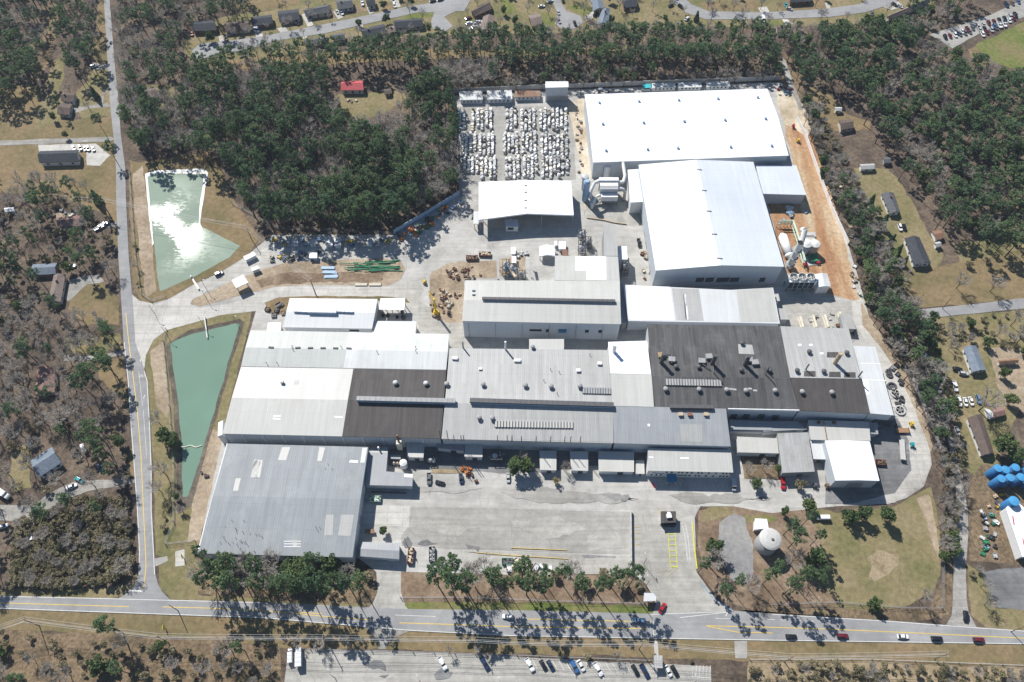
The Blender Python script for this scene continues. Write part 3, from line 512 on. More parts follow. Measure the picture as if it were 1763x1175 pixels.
# ---------------------------------------------------------------- buildings
class Hall: pass
def lerp(a, b, f): return a+(b-a)*f
def slab(mb, polys, rim, t=.32):
    for p in polys: mb.poly(p)
    n = len(rim)
    for i in range(n):
        a, b = rim[i], rim[(i+1) % n]
        mb.poly([(a.x, a.y, a.z-t), (b.x, b.y, b.z-t), b, a])
def fixw(p):   # make a face point upward
    n = (Vector(p[1])-Vector(p[0])).cross(Vector(p[2])-Vector(p[1]))
    return p if n.z > 0 else p[::-1]
def hall(name, label, cat, c, z, zr=None, axis='E', roof='r_white', wall='w_white', ridge=None, splits=None, group=None, excl=True, overhang=.35, z4=None, base=0.0, wallname='wall', roof_shade=None):
    """c: corners NW NE SE SW of the roof edge in the photo at level z; zr: ridge level (None = flat or shed roof with z4 corner levels)"""
    h = Hall(); zz = z4 or [z]*len(c)
    A = [G(p[0], p[1], k) for p, k in zip(c, zz)]; h.c = A; cen = sum((Vector((p.x, p.y, 0)) for p in A), Vector())/len(A)
    h.root = empty(name, (cen.x, cen.y, base), label, cat, group); h.roofs = []; h.planes = []; h.base = base
    if excl: EXCL.append([(p.x, p.y) for p in inset([(a.x, a.y) for a in A], -1.5)])
    if zr is None:
        mb = MB(); top = fixw(A); rim = top; slab(mb, [top], rim); o = mb.build('roof', M[roof], h.root); h.roofs.append(o); h.planes.append((top, o))
        I = inset([(a.x, a.y) for a in A], overhang); wb = MB()
        n = len(A)
        ccw = area2([(a.x, a.y) for a in A]) > 0
        for i in range(n):
            j = (i+1) % n; a, b = I[i], I[j]
            pl = [(a.x, a.y, base), (b.x, b.y, base), (b.x, b.y, zz[j]-.12), (a.x, a.y, zz[i]-.12)]
            wb.poly(pl if ccw else pl[::-1])
        h.walls = wb.build(wallname, M[wall], h.root)
    else:
        a, b, cc, d = A
        if ridge: R0, R1 = G(ridge[0][0], ridge[0][1], zr), G(ridge[1][0], ridge[1][1], zr)
        elif axis == 'E': R0, R1 = (a+d)/2, (b+cc)/2
        else: R0, R1 = (a+b)/2, (cc+d)/2
        R0.z = R1.z = zr; h.R = (R0, R1)
        for (f0, f1, rm, lab) in (splits or [(0, 1, roof, None)]):
            if axis == 'E':
                a0, a1, r0, r1, d0, d1 = lerp(a, b, f0), lerp(a, b, f1), lerp(R0, R1, f0), lerp(R0, R1, f1), lerp(d, cc, f0), lerp(d, cc, f1)
                polys = [fixw([a0, a1, r1, r0]), fixw([r0, r1, d1, d0])]; rim = [a0, r0, d0, d1, r1, a1]
            else:
                polys = [fixw([a, R0, R1, d]), fixw([R0, b, cc, R1])]; rim = [a, d, R1, cc, b, R0]
                if roof_shade:
                    mb = MB(); slab(mb, polys[1:], [R0, b, cc, R1][::-1]); o = mb.build('roof', M[roof_shade], h.root); o['label'] = 'east roof slope tinted blue-white for its shade'; h.planes.append((polys[1], o)); polys = polys[:1]; rim = [a, d, R1, R0]  # east slope gets a duller tint that stands for its weaker sun
            mb = MB(); slab(mb, polys, rim); o = mb.build('roof', M[rm], h.root); h.roofs.append(o)
            if lab: o['label'] = lab
            for p in polys: h.planes.append((p, o))
        I = inset([(p.x, p.y) for p in A], overhang); wb = MB()
        Ri = [R0+(R1-R0).normalized()*overhang, R1-(R1-R0).normalized()*overhang]
        ccw = area2(I) > 0
        for i in range(4):
            j = (i+1) % 4; p, s = I[i], I[j]; pl = [(p.x, p.y, base), (s.x, s.y, base), (s.x, s.y, z-.1), (p.x, p.y, z-.1)]
            g = None
            if axis == 'E' and i in (1, 3): g = Ri[1] if i == 1 else Ri[0]
            if axis == 'N' and i in (0, 2): g = Ri[0] if i == 0 else Ri[1]
            if g: pl.insert(3, (g.x, g.y, zr-.14))
            wb.poly(pl if ccw else pl[::-1])
        h.walls = wb.build(wallname, M[wall], h.root)
    h.I = I; h.z = z
    return h
def on_roof(h, px, py):
    d = ray(px, py); o = Vector((0, 0, CAM_H)); best = None
    for poly, ob in h.planes:
        n = (poly[1]-poly[0]).cross(poly[2]-poly[1]).normalized(); t = (poly[0]-o).dot(n)/d.dot(n); p = o+d*t
        xy = [(v.x, v.y) for v in poly]
        k = 0 if inside(p, xy) else min((Vector(v)-Vector((p.x, p.y))).length for v in xy)+.01
        if best is None or k < best[0]: best = (k, p, n, ob)
    return best[1], best[2], best[3]
def on_wall(h, e, px, py):
    a, b = h.I[e], h.I[(e+1) % len(h.I)]; dd = (b-a); L = dd.length; n = Vector((dd.y, -dd.x, 0)).normalized()
    d = ray(px, py); o = Vector((0, 0, CAM_H)); t = (Vector((a.x, a.y, 0))-o).dot(n)/d.dot(n); p = o+d*t
    return (Vector((p.x, p.y))-a).dot(dd)/L, p.z, a, dd.normalized(), L
def panel(h, e, s0, s1, z0, z1, name, mat, out=.09, parent=None):
    a, b = h.I[e], h.I[(e+1) % len(h.I)]; d = (b-a).normalized(); n = Vector((d.y, -d.x))
    if area2(h.I) < 0: n = -n
    pts = [a+d*s0-n*.05, a+d*s1-n*.05, a+d*s1+n*out, a+d*s0+n*out]
    return MB().prism(pts, z0, z1, True, True).build(name, mat, parent or h.root)
def wall_px(h, e, x0, y0, x1, y1, name, mat, out=.09):
    s0, z1, *_ = on_wall(h, e, x0, y0); s1, z0, *_ = on_wall(h, e, x1, y1)
    if s0 > s1: s0, s1 = s1, s0
    return panel(h, e, s0, s1, max(z0, h.base+.02), max(z1, h.base+.6), name, mat, out)
VENTM = {}
def vent(h, px, py, kind='turbine', mat='grey', s=1.0, name=None, label=None):
    p, n, ob = on_roof(h, px, py); key = (kind, mat)
    if key not in VENTM:
        mb = MB()
        if kind == 'turbine': mb.lathe(0, 0, [(.75, -.4), (.75, .9), (1.15, 1.0), (1.25, 1.45), (.9, 1.9), (.3, 2.1)], 14)
        elif kind == 'fan': mb.box(0, 0, -.4, 1.9, 1.9, 1.0); mb.lathe(0, 0, [(1.2, .6), (1.2, 1.4), (1.0, 1.75), (.2, 1.8)], 14)
        elif kind == 'box': mb.box(0, 0, -.5, 2.2, 1.7, 1.7); mb.box(0, 0, 1.2, 2.5, 2.0, .22)
        elif kind == 'unit': mb.box(0, 0, -.5, 3.0, 1.7, 1.7); mb.box(-.7, 0, 1.2, .9, .9, .15); mb.box(.7, 0, 1.2, .9, .9, .15)
        elif kind == 'slot': mb.box(0, 0, -.3, 2.6, .8, .75)
        elif kind == 'pipe': mb.tube((0, 0, -.4), (0, 0, 1.6), .16, .16, 8); mb.lathe(0, 0, [(.3, 1.6), (.3, 1.8), (.05, 1.95)], 8)
        elif kind == 'hood': mb.tube((0, 0, -.4), (0, 0, 1.1), .55, .55, 10); mb.hull([[(.55, -.55, .7), (.55, .55, .7), (.55, .55, 1.7), (.55, -.55, 1.7)], [(-.9, -.7, .5), (-.9, .7, .5), (-.9, .7, 1.5), (-.9, -.7, 1.5)]])
        tmp = mb.build('roof_vent', M[mat]); VENTM[key] = tmp.data; bpy.data.objects.remove(tmp)
    o = bpy.data.objects.new(name or {'box': 'vent_box', 'unit': 'rooftop_unit', 'slot': 'ridge_slot', 'pipe': 'vent_pipe'}.get(kind, 'roof_vent'), VENTM[key]); COL.objects.link(o); o.parent = ob
    o.location = p-wloc(ob); o.scale = (s, s, s); o.rotation_euler = (0, 0, RND.uniform(-.1, .1))
    if label: o['label'] = label
    return o
def stack(h, px, py, ht, rad, mat='dgrey', name='chimney', lean=None, lab=None):
    p, n, ob = on_roof(h, px, py); t = p+Vector((0, 0, ht))
    mb = MB(); mb.tube(p-Vector((0, 0, .5)), t, rad*1.05, rad, 14, False); mb.tube(t, t-Vector((0, 0, 1.2)), rad*.82, rad*.82, 14, True)
    for k in (.25, .6, .97): mb.tube(p+Vector((0, 0, ht*k)), p+Vector((0, 0, ht*k+.18)), rad*1.16, rad*1.16, 14)
    mb.tube(t+Vector((0, 0, .02)), t+Vector((0, 0, .03)), rad*.8, rad*.8, 14)
    o = mb.build(name, M[mat], ob)
    if lab: o['label'] = lab
    return o
def monitor(h, a, b, wd, ht, mat='grey', rib='dgrey', name='ridge_ventilator', cap=None):
    p, n, ob = on_roof(h, *a); s, _, _ = on_roof(h, *b); d = (s-p); d.z = 0; L = d.length; d.normalize(); nn = Vector((-d.y, d.x, 0))
    zz = max(p.z, s.z)
    c = lambda u, v, z: p+d*u+nn*v+Vector((0, 0, z+zz-p.z))
    mb = MB()
    pl = [c(0, -wd/2, 0), c(L, -wd/2, 0), c(L, wd/2, 0), c(0, wd/2, 0)]
    mb.prism(pl, zz-.8, zz+ht*.75); o = mb.build(name, M[mat], ob)
    m2 = MB(); m2.hull([[c(u, -wd*.62, ht*.72), c(u, wd*.62, ht*.72), c(u, wd*.5, ht), c(u, -wd*.5, ht)] for u in (-.3, L+.3)]); o2 = None
    k = int(L/2.4)
    for i in range(k): m2.box(*(c((i+.5)*L/k, 0, ht))[:3], .16, wd*1.02, .14, math.atan2(d.y, d.x))
    for v in m2.f: pass
    # a part of the roof: the cap stays in the same part
    n0 = len(o.data.vertices); tmp = m2.build('t', M[cap or rib], ob)
    me = tmp.data; bpy.data.objects.remove(tmp)
    o.data = joined(o.data, me, name); return o
def joined(m1, m2, name):
    import bmesh
    bm = bmesh.new(); bm.from_mesh(m1); k = len(bm.faces); bm.from_mesh(m2); bm.faces.ensure_lookup_table()
    for i in range(k, len(bm.faces)): bm.faces[i].material_index = 1
    me = bpy.data.meshes.new(name); bm.to_mesh(me); bm.free()
    for m in (m1, m2): me.materials.append(m.materials[0])
    return me
def skylight(h, a, b, wd, mat='r_grey', n=18, dark='dgrey', name='louvre_strip'):
    p, nv, ob = on_roof(h, *a); s, _, _ = on_roof(h, *b); d = (s-p); L = d.length; d.normalize(); f = nv.cross(d).normalized()
    mb = MB(); c = lambda u, v, k: p+d*u+f*v+nv*k
    mb.hull([[c(u, -wd/2, -.1), c(u, wd/2, -.1), c(u, wd/2, .35), c(u, -wd/2, .35)] for u in (0, L)]); o = mb.build(name, M[dark], ob)
    m2 = MB()
    for i in range(n):
        u0 = L*(i+.16)/n; u1 = L*(i+.84)/n
        m2.hull([[c(u, -wd/2-.1, .3), c(u, wd/2+.1, .3), c(u, wd/2+.1, .75), c(u, -wd/2-.1, .75)] for u in (u0, u1)])
    tmp = m2.build('t', M[mat], ob); me = tmp.data; bpy.data.objects.remove(tmp); o.data = joined(o.data, me, name); return o
def patch(h, pts, mat, name='roof_patch', off=.05):
    V = [on_roof(h, *p) for p in pts]; P3 = [v[0]+v[1]*off for v in V]
    o = MB().poly(fixw(P3)).build(name, M[mat], V[0][2]); return o
def windows(h, e, z0, z1, wd, n, s_from=.08, s_to=.92, name='window', mat='glass'):
    a, b = h.I[e], h.I[(e+1) % len(h.I)]; L = (b-a).length
    for i in range(n):
        s = L*(s_from+(s_to-s_from)*(i+.5)/n); panel(h, e, s-wd/2, s+wd/2, h.base+z0, h.base+z1, name, M[mat])
N_, E_, S_, W_ = 0, 1, 2, 3
FC = 'factory hall'
# big sheet-metal warehouse, lower left
wh = hall('warehouse', 'large blue-grey metal warehouse in the lower left of the plant beside the green pond', 'warehouse', r(392, 764, 634, 770, 607, 960, 341, 953), 9, 9.9, 'E', 'r_blue', 'w_pale')
for pts in (q('J', 430, 745, 470, 748, 445, 840, 415, 838), q('J', 180, 745, 235, 745, 205, 835, 150, 832), q('J', -10, 830, 50, 832, 30, 950, -30, 948), q('I', 1715, 835, 1762, 835, 1730, 950, 1690, 950), q('I', 1590, 955, 1625, 955, 1605, 1040, 1570, 1040)): patch(wh, pts, 'r_cream')
for pts in (q('N', 475, 45, 525, 45, 520, 185, 462, 185), q('N', 575, 45, 665, 45, 640, 190, 555, 185)): patch(wh, pts, 'r_grey')
patch(wh, q('J', 640, 832, 690, 835, 690, 850, 630, 848), 'r_white'); patch(wh, q('J', 720, 750, 752, 750, 735, 850, 705, 850), 'r_white2')
for a in range(3): patch(wh, q('N', 190, 222+a*18, 305, 222+a*18, 305, 226+a*18, 190, 226+a*18), 'r_white')
patch(wh, q('N', 255, 215, 280, 215, 280, 265, 250, 265), 'r_cream')
for i in range(26):
    vent(wh, 405+RND.gauss(0, 14), 925+RND.gauss(0, 14), 'pipe', 'brown', RND.uniform(.35, .6))
for x, y in ((400, 897), (420, 897), (438, 950), (560, 807), (565, 800), (572, 808), (544, 908), (551, 909), (547, 914), (700*.0+446, 921)): vent(wh, x, y, 'pipe', 'dgrey', .5)
o = MB(); a, b = wh.c[0], wh.c[3]; o.tube(a+Vector((-.2, 0, -.15)), b+Vector((-.2, 0, -.15)), .35, .35, 6); o.build('gutter', M['white'], wh.root)
panel(wh, E_, 4, 9, 0, 4.5, 'loading_door', M['white']); panel(wh, E_, 14, 19, 0, 4.5, 'loading_door', M['white']); panel(wh, E_, 30, 34, 0, 4.5, 'loading_door', M['grey'])
# north strip with the pale gable
h = hall('factory_hall', 'long low hall with greenish white roof along the north-west side of the complex', FC, r(431, 569, 773, 575.5, 768, 637, 415, 631), 10.4, 11.4, 'E', 'r_moss', 'w_white', ridge=r(422.5, 598.5, 771, 606), splits=[(0, .5, 'r_moss', 'greenish grey roof'), (.5, .56, 'r_white2', None), (.56, 1, 'r_patch', 'mottled white roof')])
for x in (105, 285, 370, 455, 540, 630): vent(h, *P('J', x, 72+x*.012), 'slot', 'dgrey', .95)
for x, y in ((250, 70), (578, 72), (250, 85), (1080, 75), (1080, 98), (820, 105), (75, 182), (148, 182)): vent(h, *P('J', x, y), 'pipe', 'dgrey', .8)
# second gable: white west bays and the dark re-roofed square
h = hall('factory_hall', 'wide white-roofed hall with one dark brown square re-roofed bay', FC, r(415, 632, 768, 638, 759, 755.5, 383, 747), 11.0, 12.6, 'E', 'r_white2', 'w_pale', ridge=r(399, 685, 764, 692), splits=[(0, .5485, 'r_cream', 'off-white roof'), (.5485, 1, 'r_dark', 'dark brown roof')])
west = h
for x, y, k in ((185, 312, 'hood'), (945, 318, 'turbine'), (1150, 322, 'turbine')): vent(h, *P('J', x, y), k, 'silver', 1.0)
patch(h, q('J', 262, 292, 296, 292, 290, 322, 256, 322), 'r_grey')
for a in ((120, 535, 170, 535), (115, 552, 168, 556), (530, 540, 590, 545)): patch(h, q('J', a[0], a[1]-5, a[2], a[3]-5, a[2], a[3]+5, a[0], a[1]+5), 'r_white')
monitor(h, P('J', 690, 428), P('J', 1345, 444), 2.2, 2.1, 'sky', 'wood', cap='grey')
MB().prism([(v.x, v.y) for v in W(r(376, 728, 384, 724, 383, 749, 375, 752), 9)], 0, 9.2).build('stair_tower', M['w_white'], h.root)
for i in range(10): panel(h, S_, 8+i*9.3, 8.6+i*9.3, .2, 10.6, 'buttress', M['w_white'], .35)
# centre gable with ridge ventilators
h = hall('factory_hall', 'central hall with weathered grey ribbed roof and long ridge ventilators', FC, r(774, 600, 1051, 603, 1056, 763.5, 760, 756), 11.0, 12.8, 'E', 'r_grey', 'w_pale', ridge=r(766, 694, 1056, 699), splits=[(0, 1, 'r_cream', None)])
cen = h; h.roofs[0].data.materials[0] = M['r_grey']
patch(h, q('K', 0, 480, 105, 482, 100, 695, 0, 690), 'r_old'); patch(h, q('K', 110, 490, 690, 500, 690, 712, 105, 696), 'r_old')
monitor(h, P('J', 1450, 440), P('K', 685, 470), 2.2, 2.1, 'sky', 'dgrey', cap='dgrey')
for x, y in ((1290, 325), (1535, 328), (1508, 552), (1597, 555)): vent(h, *P('J', x, y), 'turbine', 'grey', 1.0)
for x, y in ((95, 335), (268, 342), (462, 340)): vent(h, *P('K', x, y), 'turbine', 'grey', 1.05)
for t, x, y in (('J', 1345, 150), ('K', 45, 165), ('J', 1762, 165)): vent(h, *P(t, x, y), 'unit', 'white', .9)
vent(h, *P('K', 595, 185), 'box', 'white', .8); vent(h, *P('K', 145, 75), 'turbine', 'grey', .9); vent(h, *P('J', 1515, 220), 'box', 'white', .6); vent(h, *P('K', 452, 232), 'box', 'white', .8)
for x, y in ((265, 225), (322, 242), (310, 388), (220, 300), (530, 125)): vent(h, *P('K', x, y), 'pipe', 'brown', .8)
skylight(h, P('J', 1612, 590), P('K', 418, 598), 3.0, 'r_cream', 26); skylight(h, P('K', 480, 365), P('K', 672, 370), 3.2, 'r_mid', 11)
stack(h, *P('J', 1400, 75), 6, .35, 'grey'); stack(h, *P('J', 1685, 85), 7, .45, 'white')
# row of thin exhaust pipes on its south eave
for x in (5, 70, 168, 265, 360, 400, 465): stack(h, *P('K', x, 705), 5.2, .17, 'dgrey', 'exhaust_pipe')
for x, y in ((1250, 690), (1298, 690), (1340, 715), (1388, 718), (1405, 720), (1632, 725), (1697, 726), (1730, 727)): stack(h, *P('J', x, min(y, 700)), 5.5 if x > 1320 else 9, .17, 'dgrey', 'exhaust_pipe')
for i in range(14): wall_px(h, S_, 776+i*20, 766.5+i*.4, 783+i*20, 769.6+i*.4, 'window', M['sky'])
h = hall('factory_hall', 'east bay of the central hall with plain blue-grey ribbed roof', FC, r(1056, 699, 1250, 704, 1258, 769, 1057, 763.5), 11.0, None, 'E', 'r_old', 'w_pale', z4=[12.8, 12.8, 11, 11])
east = h; h.roofs[0].data.materials[0] = M['r_mid']
monitor(h, P('K', 1070, 478), P('K', 1355, 482), 1.8, 1.6, 'dgrey', 'black', cap='dgrey')
for x, l in ((1140, 'grey rooftop box with rusty lid'), (1203, 'rooftop box with red-brown lid'), (1312, 'rooftop box with tan lid')): vent(h, *P('K', x, 528), 'box', 'tanbox' if x != 1203 else 'rust', .85, label=l)
patch(h, q('K', 920, 588, 936, 588, 936, 605, 920, 605), 'r_white'); patch(h, q('K', 1140, 590, 1290, 592, 1290, 712, 1145, 708), 'r_old')
for i in range(8): wall_px(h, S_, 1062+i*22, 772.2+i*.5, 1071+i*22, 775+i*.5, 'window', M['sky'])
h = hall('factory_hall', 'white-roofed link bay between the central hall and the dark hall', FC, r(1047, 589, 1114, 587, 1121, 645, 1051, 643), 12.4, None, roof='r_white', wall='w_white', z4=[12.2, 12.2, 13.2, 13.2], excl=True)
stack(h, *P('K', 692, 100), 6.5, .85, 'white', lab='white chimney with a black rim')
h2 = hall('factory_hall', 'pale ribbed sloping roof bay just below the white link bay', FC, r(1051.5, 643.5, 1121.5, 645.5, 1126, 701, 1055.5, 699), 12.9, None, roof='r_cream', wall='w_white', z4=[13.1, 13.1, 12.9, 12.9])
h = hall('factory_annexe', 'small pale flat-roofed annexe on the north edge of the central hall', 'annexe', r(911, 584, 971, 584, 971, 603, 911, 603), 11, None, roof='r_cream', wall='w_white')
# the great dark roof
h = hall('factory_hall', 'big hall with charcoal brown roof and a row of tall chimneys', FC, r(1115, 558, 1343, 562, 1376, 707, 1126, 702), 12.0, 13.9, 'E', 'r_dark2', 'w_pale', ridge=r(1122, 648, 1360, 651), splits=[(0, 1, 'r_dark2', None)])
dark = h
for x, y in ((1012, 175), (1355, 185), (1575, 190)): stack(h, *P('K', x, y), 8.5, .95, 'dgrey')
for x, y in ((1080, 150), (1282, 160), (1330, 130), (1640, 170), (1010, 120), (1600, 150)): vent(h, *P('K', x, y+12), 'box', 'grey' if x != 1010 else 'wood', 1.3)
for x, y in ((1110, 208), (1262, 210), (1548, 230), (1555, 50), (1740, 235)): vent(h, *P('K', x, y), 'turbine', 'dgrey', .95)
for x, y in ((1040, 360), (1265, 362), (1450, 365), (1580, 370)): vent(h, *P('K', x, y), 'turbine', 'grey', 1.0)
patch(h, q('K', 1530, 50, 1625, 55, 1640, 120, 1535, 115), 'r_grey')
for x, y in ((1505, 355), (1610, 350), (1645, 362), (1475, 352)): patch(h, q('K', x-14, y-6, x+14, y-4, x+14, y+7, x-14, y+5), 'r_cream')
skylight(h, P('K', 1040, 308), P('K', 1418, 316), 3.0, 'r_grey', 20)
def duct(h, pts, rad, mat='dgrey', name='roof_duct', lift=1.0):
    g = [on_roof(h, *p) for p in pts]; mb = MB()
    for a, b in zip(g, g[1:]): mb.tube(a[0]+Vector((0, 0, lift)), b[0]+Vector((0, 0, lift)), rad, rad, 8)
    for a in g: mb.tube(a[0]-Vector((0, 0, .3)), a[0]+Vector((0, 0, lift)), rad*.8, rad*.8, 6)
    return mb.build(name, M[mat], g[0][2])
duct(h, q('K', 1355, 190, 1365, 245, 1420, 310), .28); duct(h, q('K', 1012, 130, 1080, 130, 1080, 185), .4); duct(h, q('K', 1285, 190, 1340, 225), .25)
for x in (1500, 1583, 1685): wall_px(h, S_, *P('K', x-12, 522), *P('K', x+12, 548), 'wall_fan', M['dgrey'], .5)
wall_px(h, S_, *P('L', 72, 528), *P('L', 95, 553), 'wall_fan', M['dgrey'], .5)
a_, b_ = dark.c[3], dark.c[2]; d_ = (b_-a_); n_ = Vector((d_.y, -d_.x, 0)).normalized()*.14
for f0, f1, mt in ((.51, 1.0, 'white'),): MB().hull([[p+n_, p-n_*2, p-n_*2+Vector((0, 0, 1.3)), p+n_+Vector((0, 0, 1.3))] for p in (a_+d_*f0-Vector((0, 0, 1.0)), a_+d_*f1-Vector((0, 0, 1.0)))]).build('fascia', M[mt], dark.root)
hx = hall('factory_hall', 'brown-roofed eastern end of the dark hall above the lean-to sheds', FC, r(1361, 651, 1484, 653, 1498, 712.5, 1376.5, 707.5), 12, None, roof='r_dark', wall='w_pale', z4=[13.9, 13.9, 12, 12])
for x, y in ((80, 370), (262, 378), (462, 382)): vent(hx, *P('L', x, y), 'turbine', 'grey', 1.0)
stack(hx, *P('L', 30, 232), 4, .3, 'dgrey'); duct(hx, q('L', 15, 250, 80, 325), .22)
h = hall('factory_hall', 'light ribbed roof bay with a leaning rusty chimney at the north-east corner', FC, r(1343.5, 562, 1461, 566, 1483.5, 652.5, 1360.5, 650.5), 13.9, None, roof='r_cream', wall='w_white', z4=[12, 12, 13.9, 13.9])
h.roofs[0].data.materials[0] = M['r_grey']
stack(h, *P('L', 485, 178), 9, .95, 'tanbox', lab='tall rusty tan chimney'); stack(h, *P('L', 290, 222), 5, .3, 'dgrey'); stack(h, *P('L', 645, 270), 5, .3, 'dgrey')
for x, y in ((310, 108), (228, 235), (408, 240), (562, 115)): vent(h, *P('L', x, y), 'turbine', 'dgrey', 1.0)
for x, y in ((318, 250), (487, 255), (588, 258), (472, 122)): patch(h, q('L', x-38, y-18, x+38, y-18, x+40, y+20, x-40, y+18), 'r_dark')
for x, y in ((250, 55), (398, 113), (325, 55)): patch(h, q('L', x-12, y-6, x+12, y-6, x+12, y+6, x-12, y+6), 'r_white')
h = hall('factory_hall', 'white-roofed end bay at the eastern tip of the complex', FC, r(1467, 596, 1507, 597, 1539, 715.5, 1497.5, 712), 11.2, None, roof='r_white2', wall='w_white')
patch(h, q('L', 660, 178, 795, 182, 796, 186, 661, 182), 'r_white'); patch(h, q('L', 668, 288, 830, 293, 830, 298, 668, 292), 'r_white'); patch(h, q('L', 668, 292, 712, 294, 722, 390, 700, 392), 'r_white')
wall_px(h, S_, 1505, 722, 1530, 734, 'roller_door', M['dgrey'])
# central T-shaped hall
h = hall('foundry_hall', 'cream T-shaped hall with a bright white rectangle on its northern roof wing', 'foundry hall', r(801, 483, 1067, 484, 1069.5, 558.5, 795.5, 553), 15.5, 16.7, 'E', 'r_cream', 'w_pale', ridge=r(798, 517, 1068, 520))
mid = h
monitor(h, P('F', 1532, 885), P('G', 697, 902), 1.5, 1.3, 'grey', 'dgrey', cap='dgrey')
vent(h, *P('F', 1468, 850), 'box', 'silver', .6); vent(h, *P('F', 1468, 822), 'box', 'silver', .6)
for x0, y0, x1, y1, n in ((125, 1085, 205, 1100, 'window'), (320, 1085, 372, 1105, 'awning'), (500, 1090, 522, 1108, 'window'), (590, 1090, 610, 1110, 'window'), (235, 1085, 255, 1105, 'window')): wall_px(h, S_, *P('G', x0, y0), *P('G', x1, y1), n, M['awning' if n == 'awning' else 'glass'], .5 if n == 'awning' else .09)
for i in range(6): panel(h, S_, 8+i*13.5, 8.25+i*13.5, .2, 13, 'downpipe', M['grey'], .2)
h = hall('foundry_wing', 'square northern wing of the cream hall under a bright white roof patch', 'foundry wing', r(955.5, 440.5, 1064, 442, 1067, 484, 955, 483), 15.5, None, roof='r_cream', wall='w_pale')
patch(h, q('G', 432, 595, 640, 595, 642, 752, 508, 752, 505, 692, 432, 690), 'r_white')
h = hall('conveyor_gallery', 'narrow grey gallery roof rising north from the cream hall', 'gallery', r(1039, 388, 1061, 388.5, 1064, 441, 1040, 441), 14, None, roof='r_mid', wall='w_grey')
h.roofs[0].data.materials[0] = M['r_grey']
h = hall('control_cabin', 'small white block beside the grey gallery', 'cabin', r(1064, 424, 1079, 424, 1080.5, 447, 1064.5, 447), 9, None, roof='r_white', wall='w_white')
# two great white halls
h = hall('distribution_hall', 'very large rectangular white-roofed hall at the top of the site', 'distribution hall', r(1006.5, 163, 1321, 153, 1358, 268, 1021, 280), 13, 14, 'E', 'r_white', 'w_pale', ridge=r(1014, 213.5, 1340, 203))
for y, xs in ((690, (595, 862, 1130, 1395, 1662)), (833, (618, 893, 1167, 1442, 1715)), (1012, (640, 920, 1125, 1480, 1756))):
    for i, x in enumerate(xs): vent(h, *P('C', x, y+6-i*(9 if y < 1000 else 8)), 'fan', 'sky', .62)
h = hall('distribution_hall', 'tall white gabled hall with a shade-tinted east slope in the middle of the site', 'distribution hall', r(1099.5, 284, 1297, 279, 1350, 459.5, 1129, 466), 15.5, 18.6, 'N', 'r_white', 'w_pale', ridge=r(1199, 275.5, 1241, 457), roof_shade='r_cool')
for x, y in ((1268, 8), (1300, 148), (1332, 287), (1368, 442), (1405, 605)): vent(h, *P('G', x, y), 'slot', 'silver', 1.0)
for x0, x1 in ((1250, 1295), (1315, 1360), (1390, 1465), (1480, 1530), (1680, 1705)): wall_px(h, S_, *P('G', x0, 738), *P('G', x1, 765), 'roller_door', M['dgrey'])
MB().tube(h.c[3]+Vector((.4, -.1, -.5)), h.c[3]*1+Vector((.4, -.1, -15)), .12, .12, 6).build('downpipe', M['grey'], h.root)
for i in range(7): panel(h, W_, 8+i*8.2, 12.5+i*8.2, 2.0, 3.6, 'window', M['w_grey'])
h = hall('lean_to_block', 'white box-shaped lean-to on the west side of the tall gabled hall', 'lean-to', q('G', 785, 10, 868, 5, 897, 225, 805, 231), 10, None, roof='r_white', wall='w_white')
h = hall('lean_to_block', 'blue-white lean-to shed on the east side of the tall gabled hall', 'lean-to', r(1301, 284, 1371, 285, 1388, 336, 1313, 334), 8.5, None, roof='r_cool', wall='w_pale', z4=[8.8, 8.2, 8.2, 8.8])
h = hall('low_white_hall', 'long low white hall with a tan-streaked bay just south of the tall gabled hall', 'hall', r(1073, 490.5, 1331, 495.5, 1343, 557.5, 1081.5, 553), 9, 9.8, 'N', 'r_white2', 'w_pale', ridge=r(1258, 499.5, 1269, 556))
patch(h, q('G', 1085, 810, 1265, 815, 1300, 1030, 1110, 1025), 'r_grey'); patch(h, q('G', 780, 790, 1070, 800, 1100, 1025, 797, 1020), 'r_white'); patch(h, q('G', 1520, 825, 1760, 805, 1800, 1035, 1545, 1035), 'r_cream')
patch(h, q('G', 1160, 850, 1180, 850, 1195, 1020, 1175, 1020), 'r_white')
h = hall('link_bay', 'small pale flat canopy between the cream hall and the low white hall', 'bay', r(1064, 488, 1073, 489, 1081, 556, 1070, 556), 7, None, roof='r_mid', wall='w_grey', excl=False)
h = hall('link_bay', 'little grey outhouse roofs at the east end of the low white hall', 'bay', q('H', 78, 835, 105, 838, 117, 895, 85, 893), 5, None, roof='r_cream', wall='w_white')
h = hall('link_bay', 'grey tin lean-to north of the light ribbed roof bay', 'bay', q('H', 105, 945, 155, 945, 175, 1020, 120, 1020), 5, None, roof='r_grey', wall='w_grey')
h = hall('link_bay', 'pale slab canopy standing by the rubble bays', 'bay', q('H', 520, 980, 605, 990, 630, 1085, 545, 1080), 4.5, None, roof='r_grey', wall='w_grey')
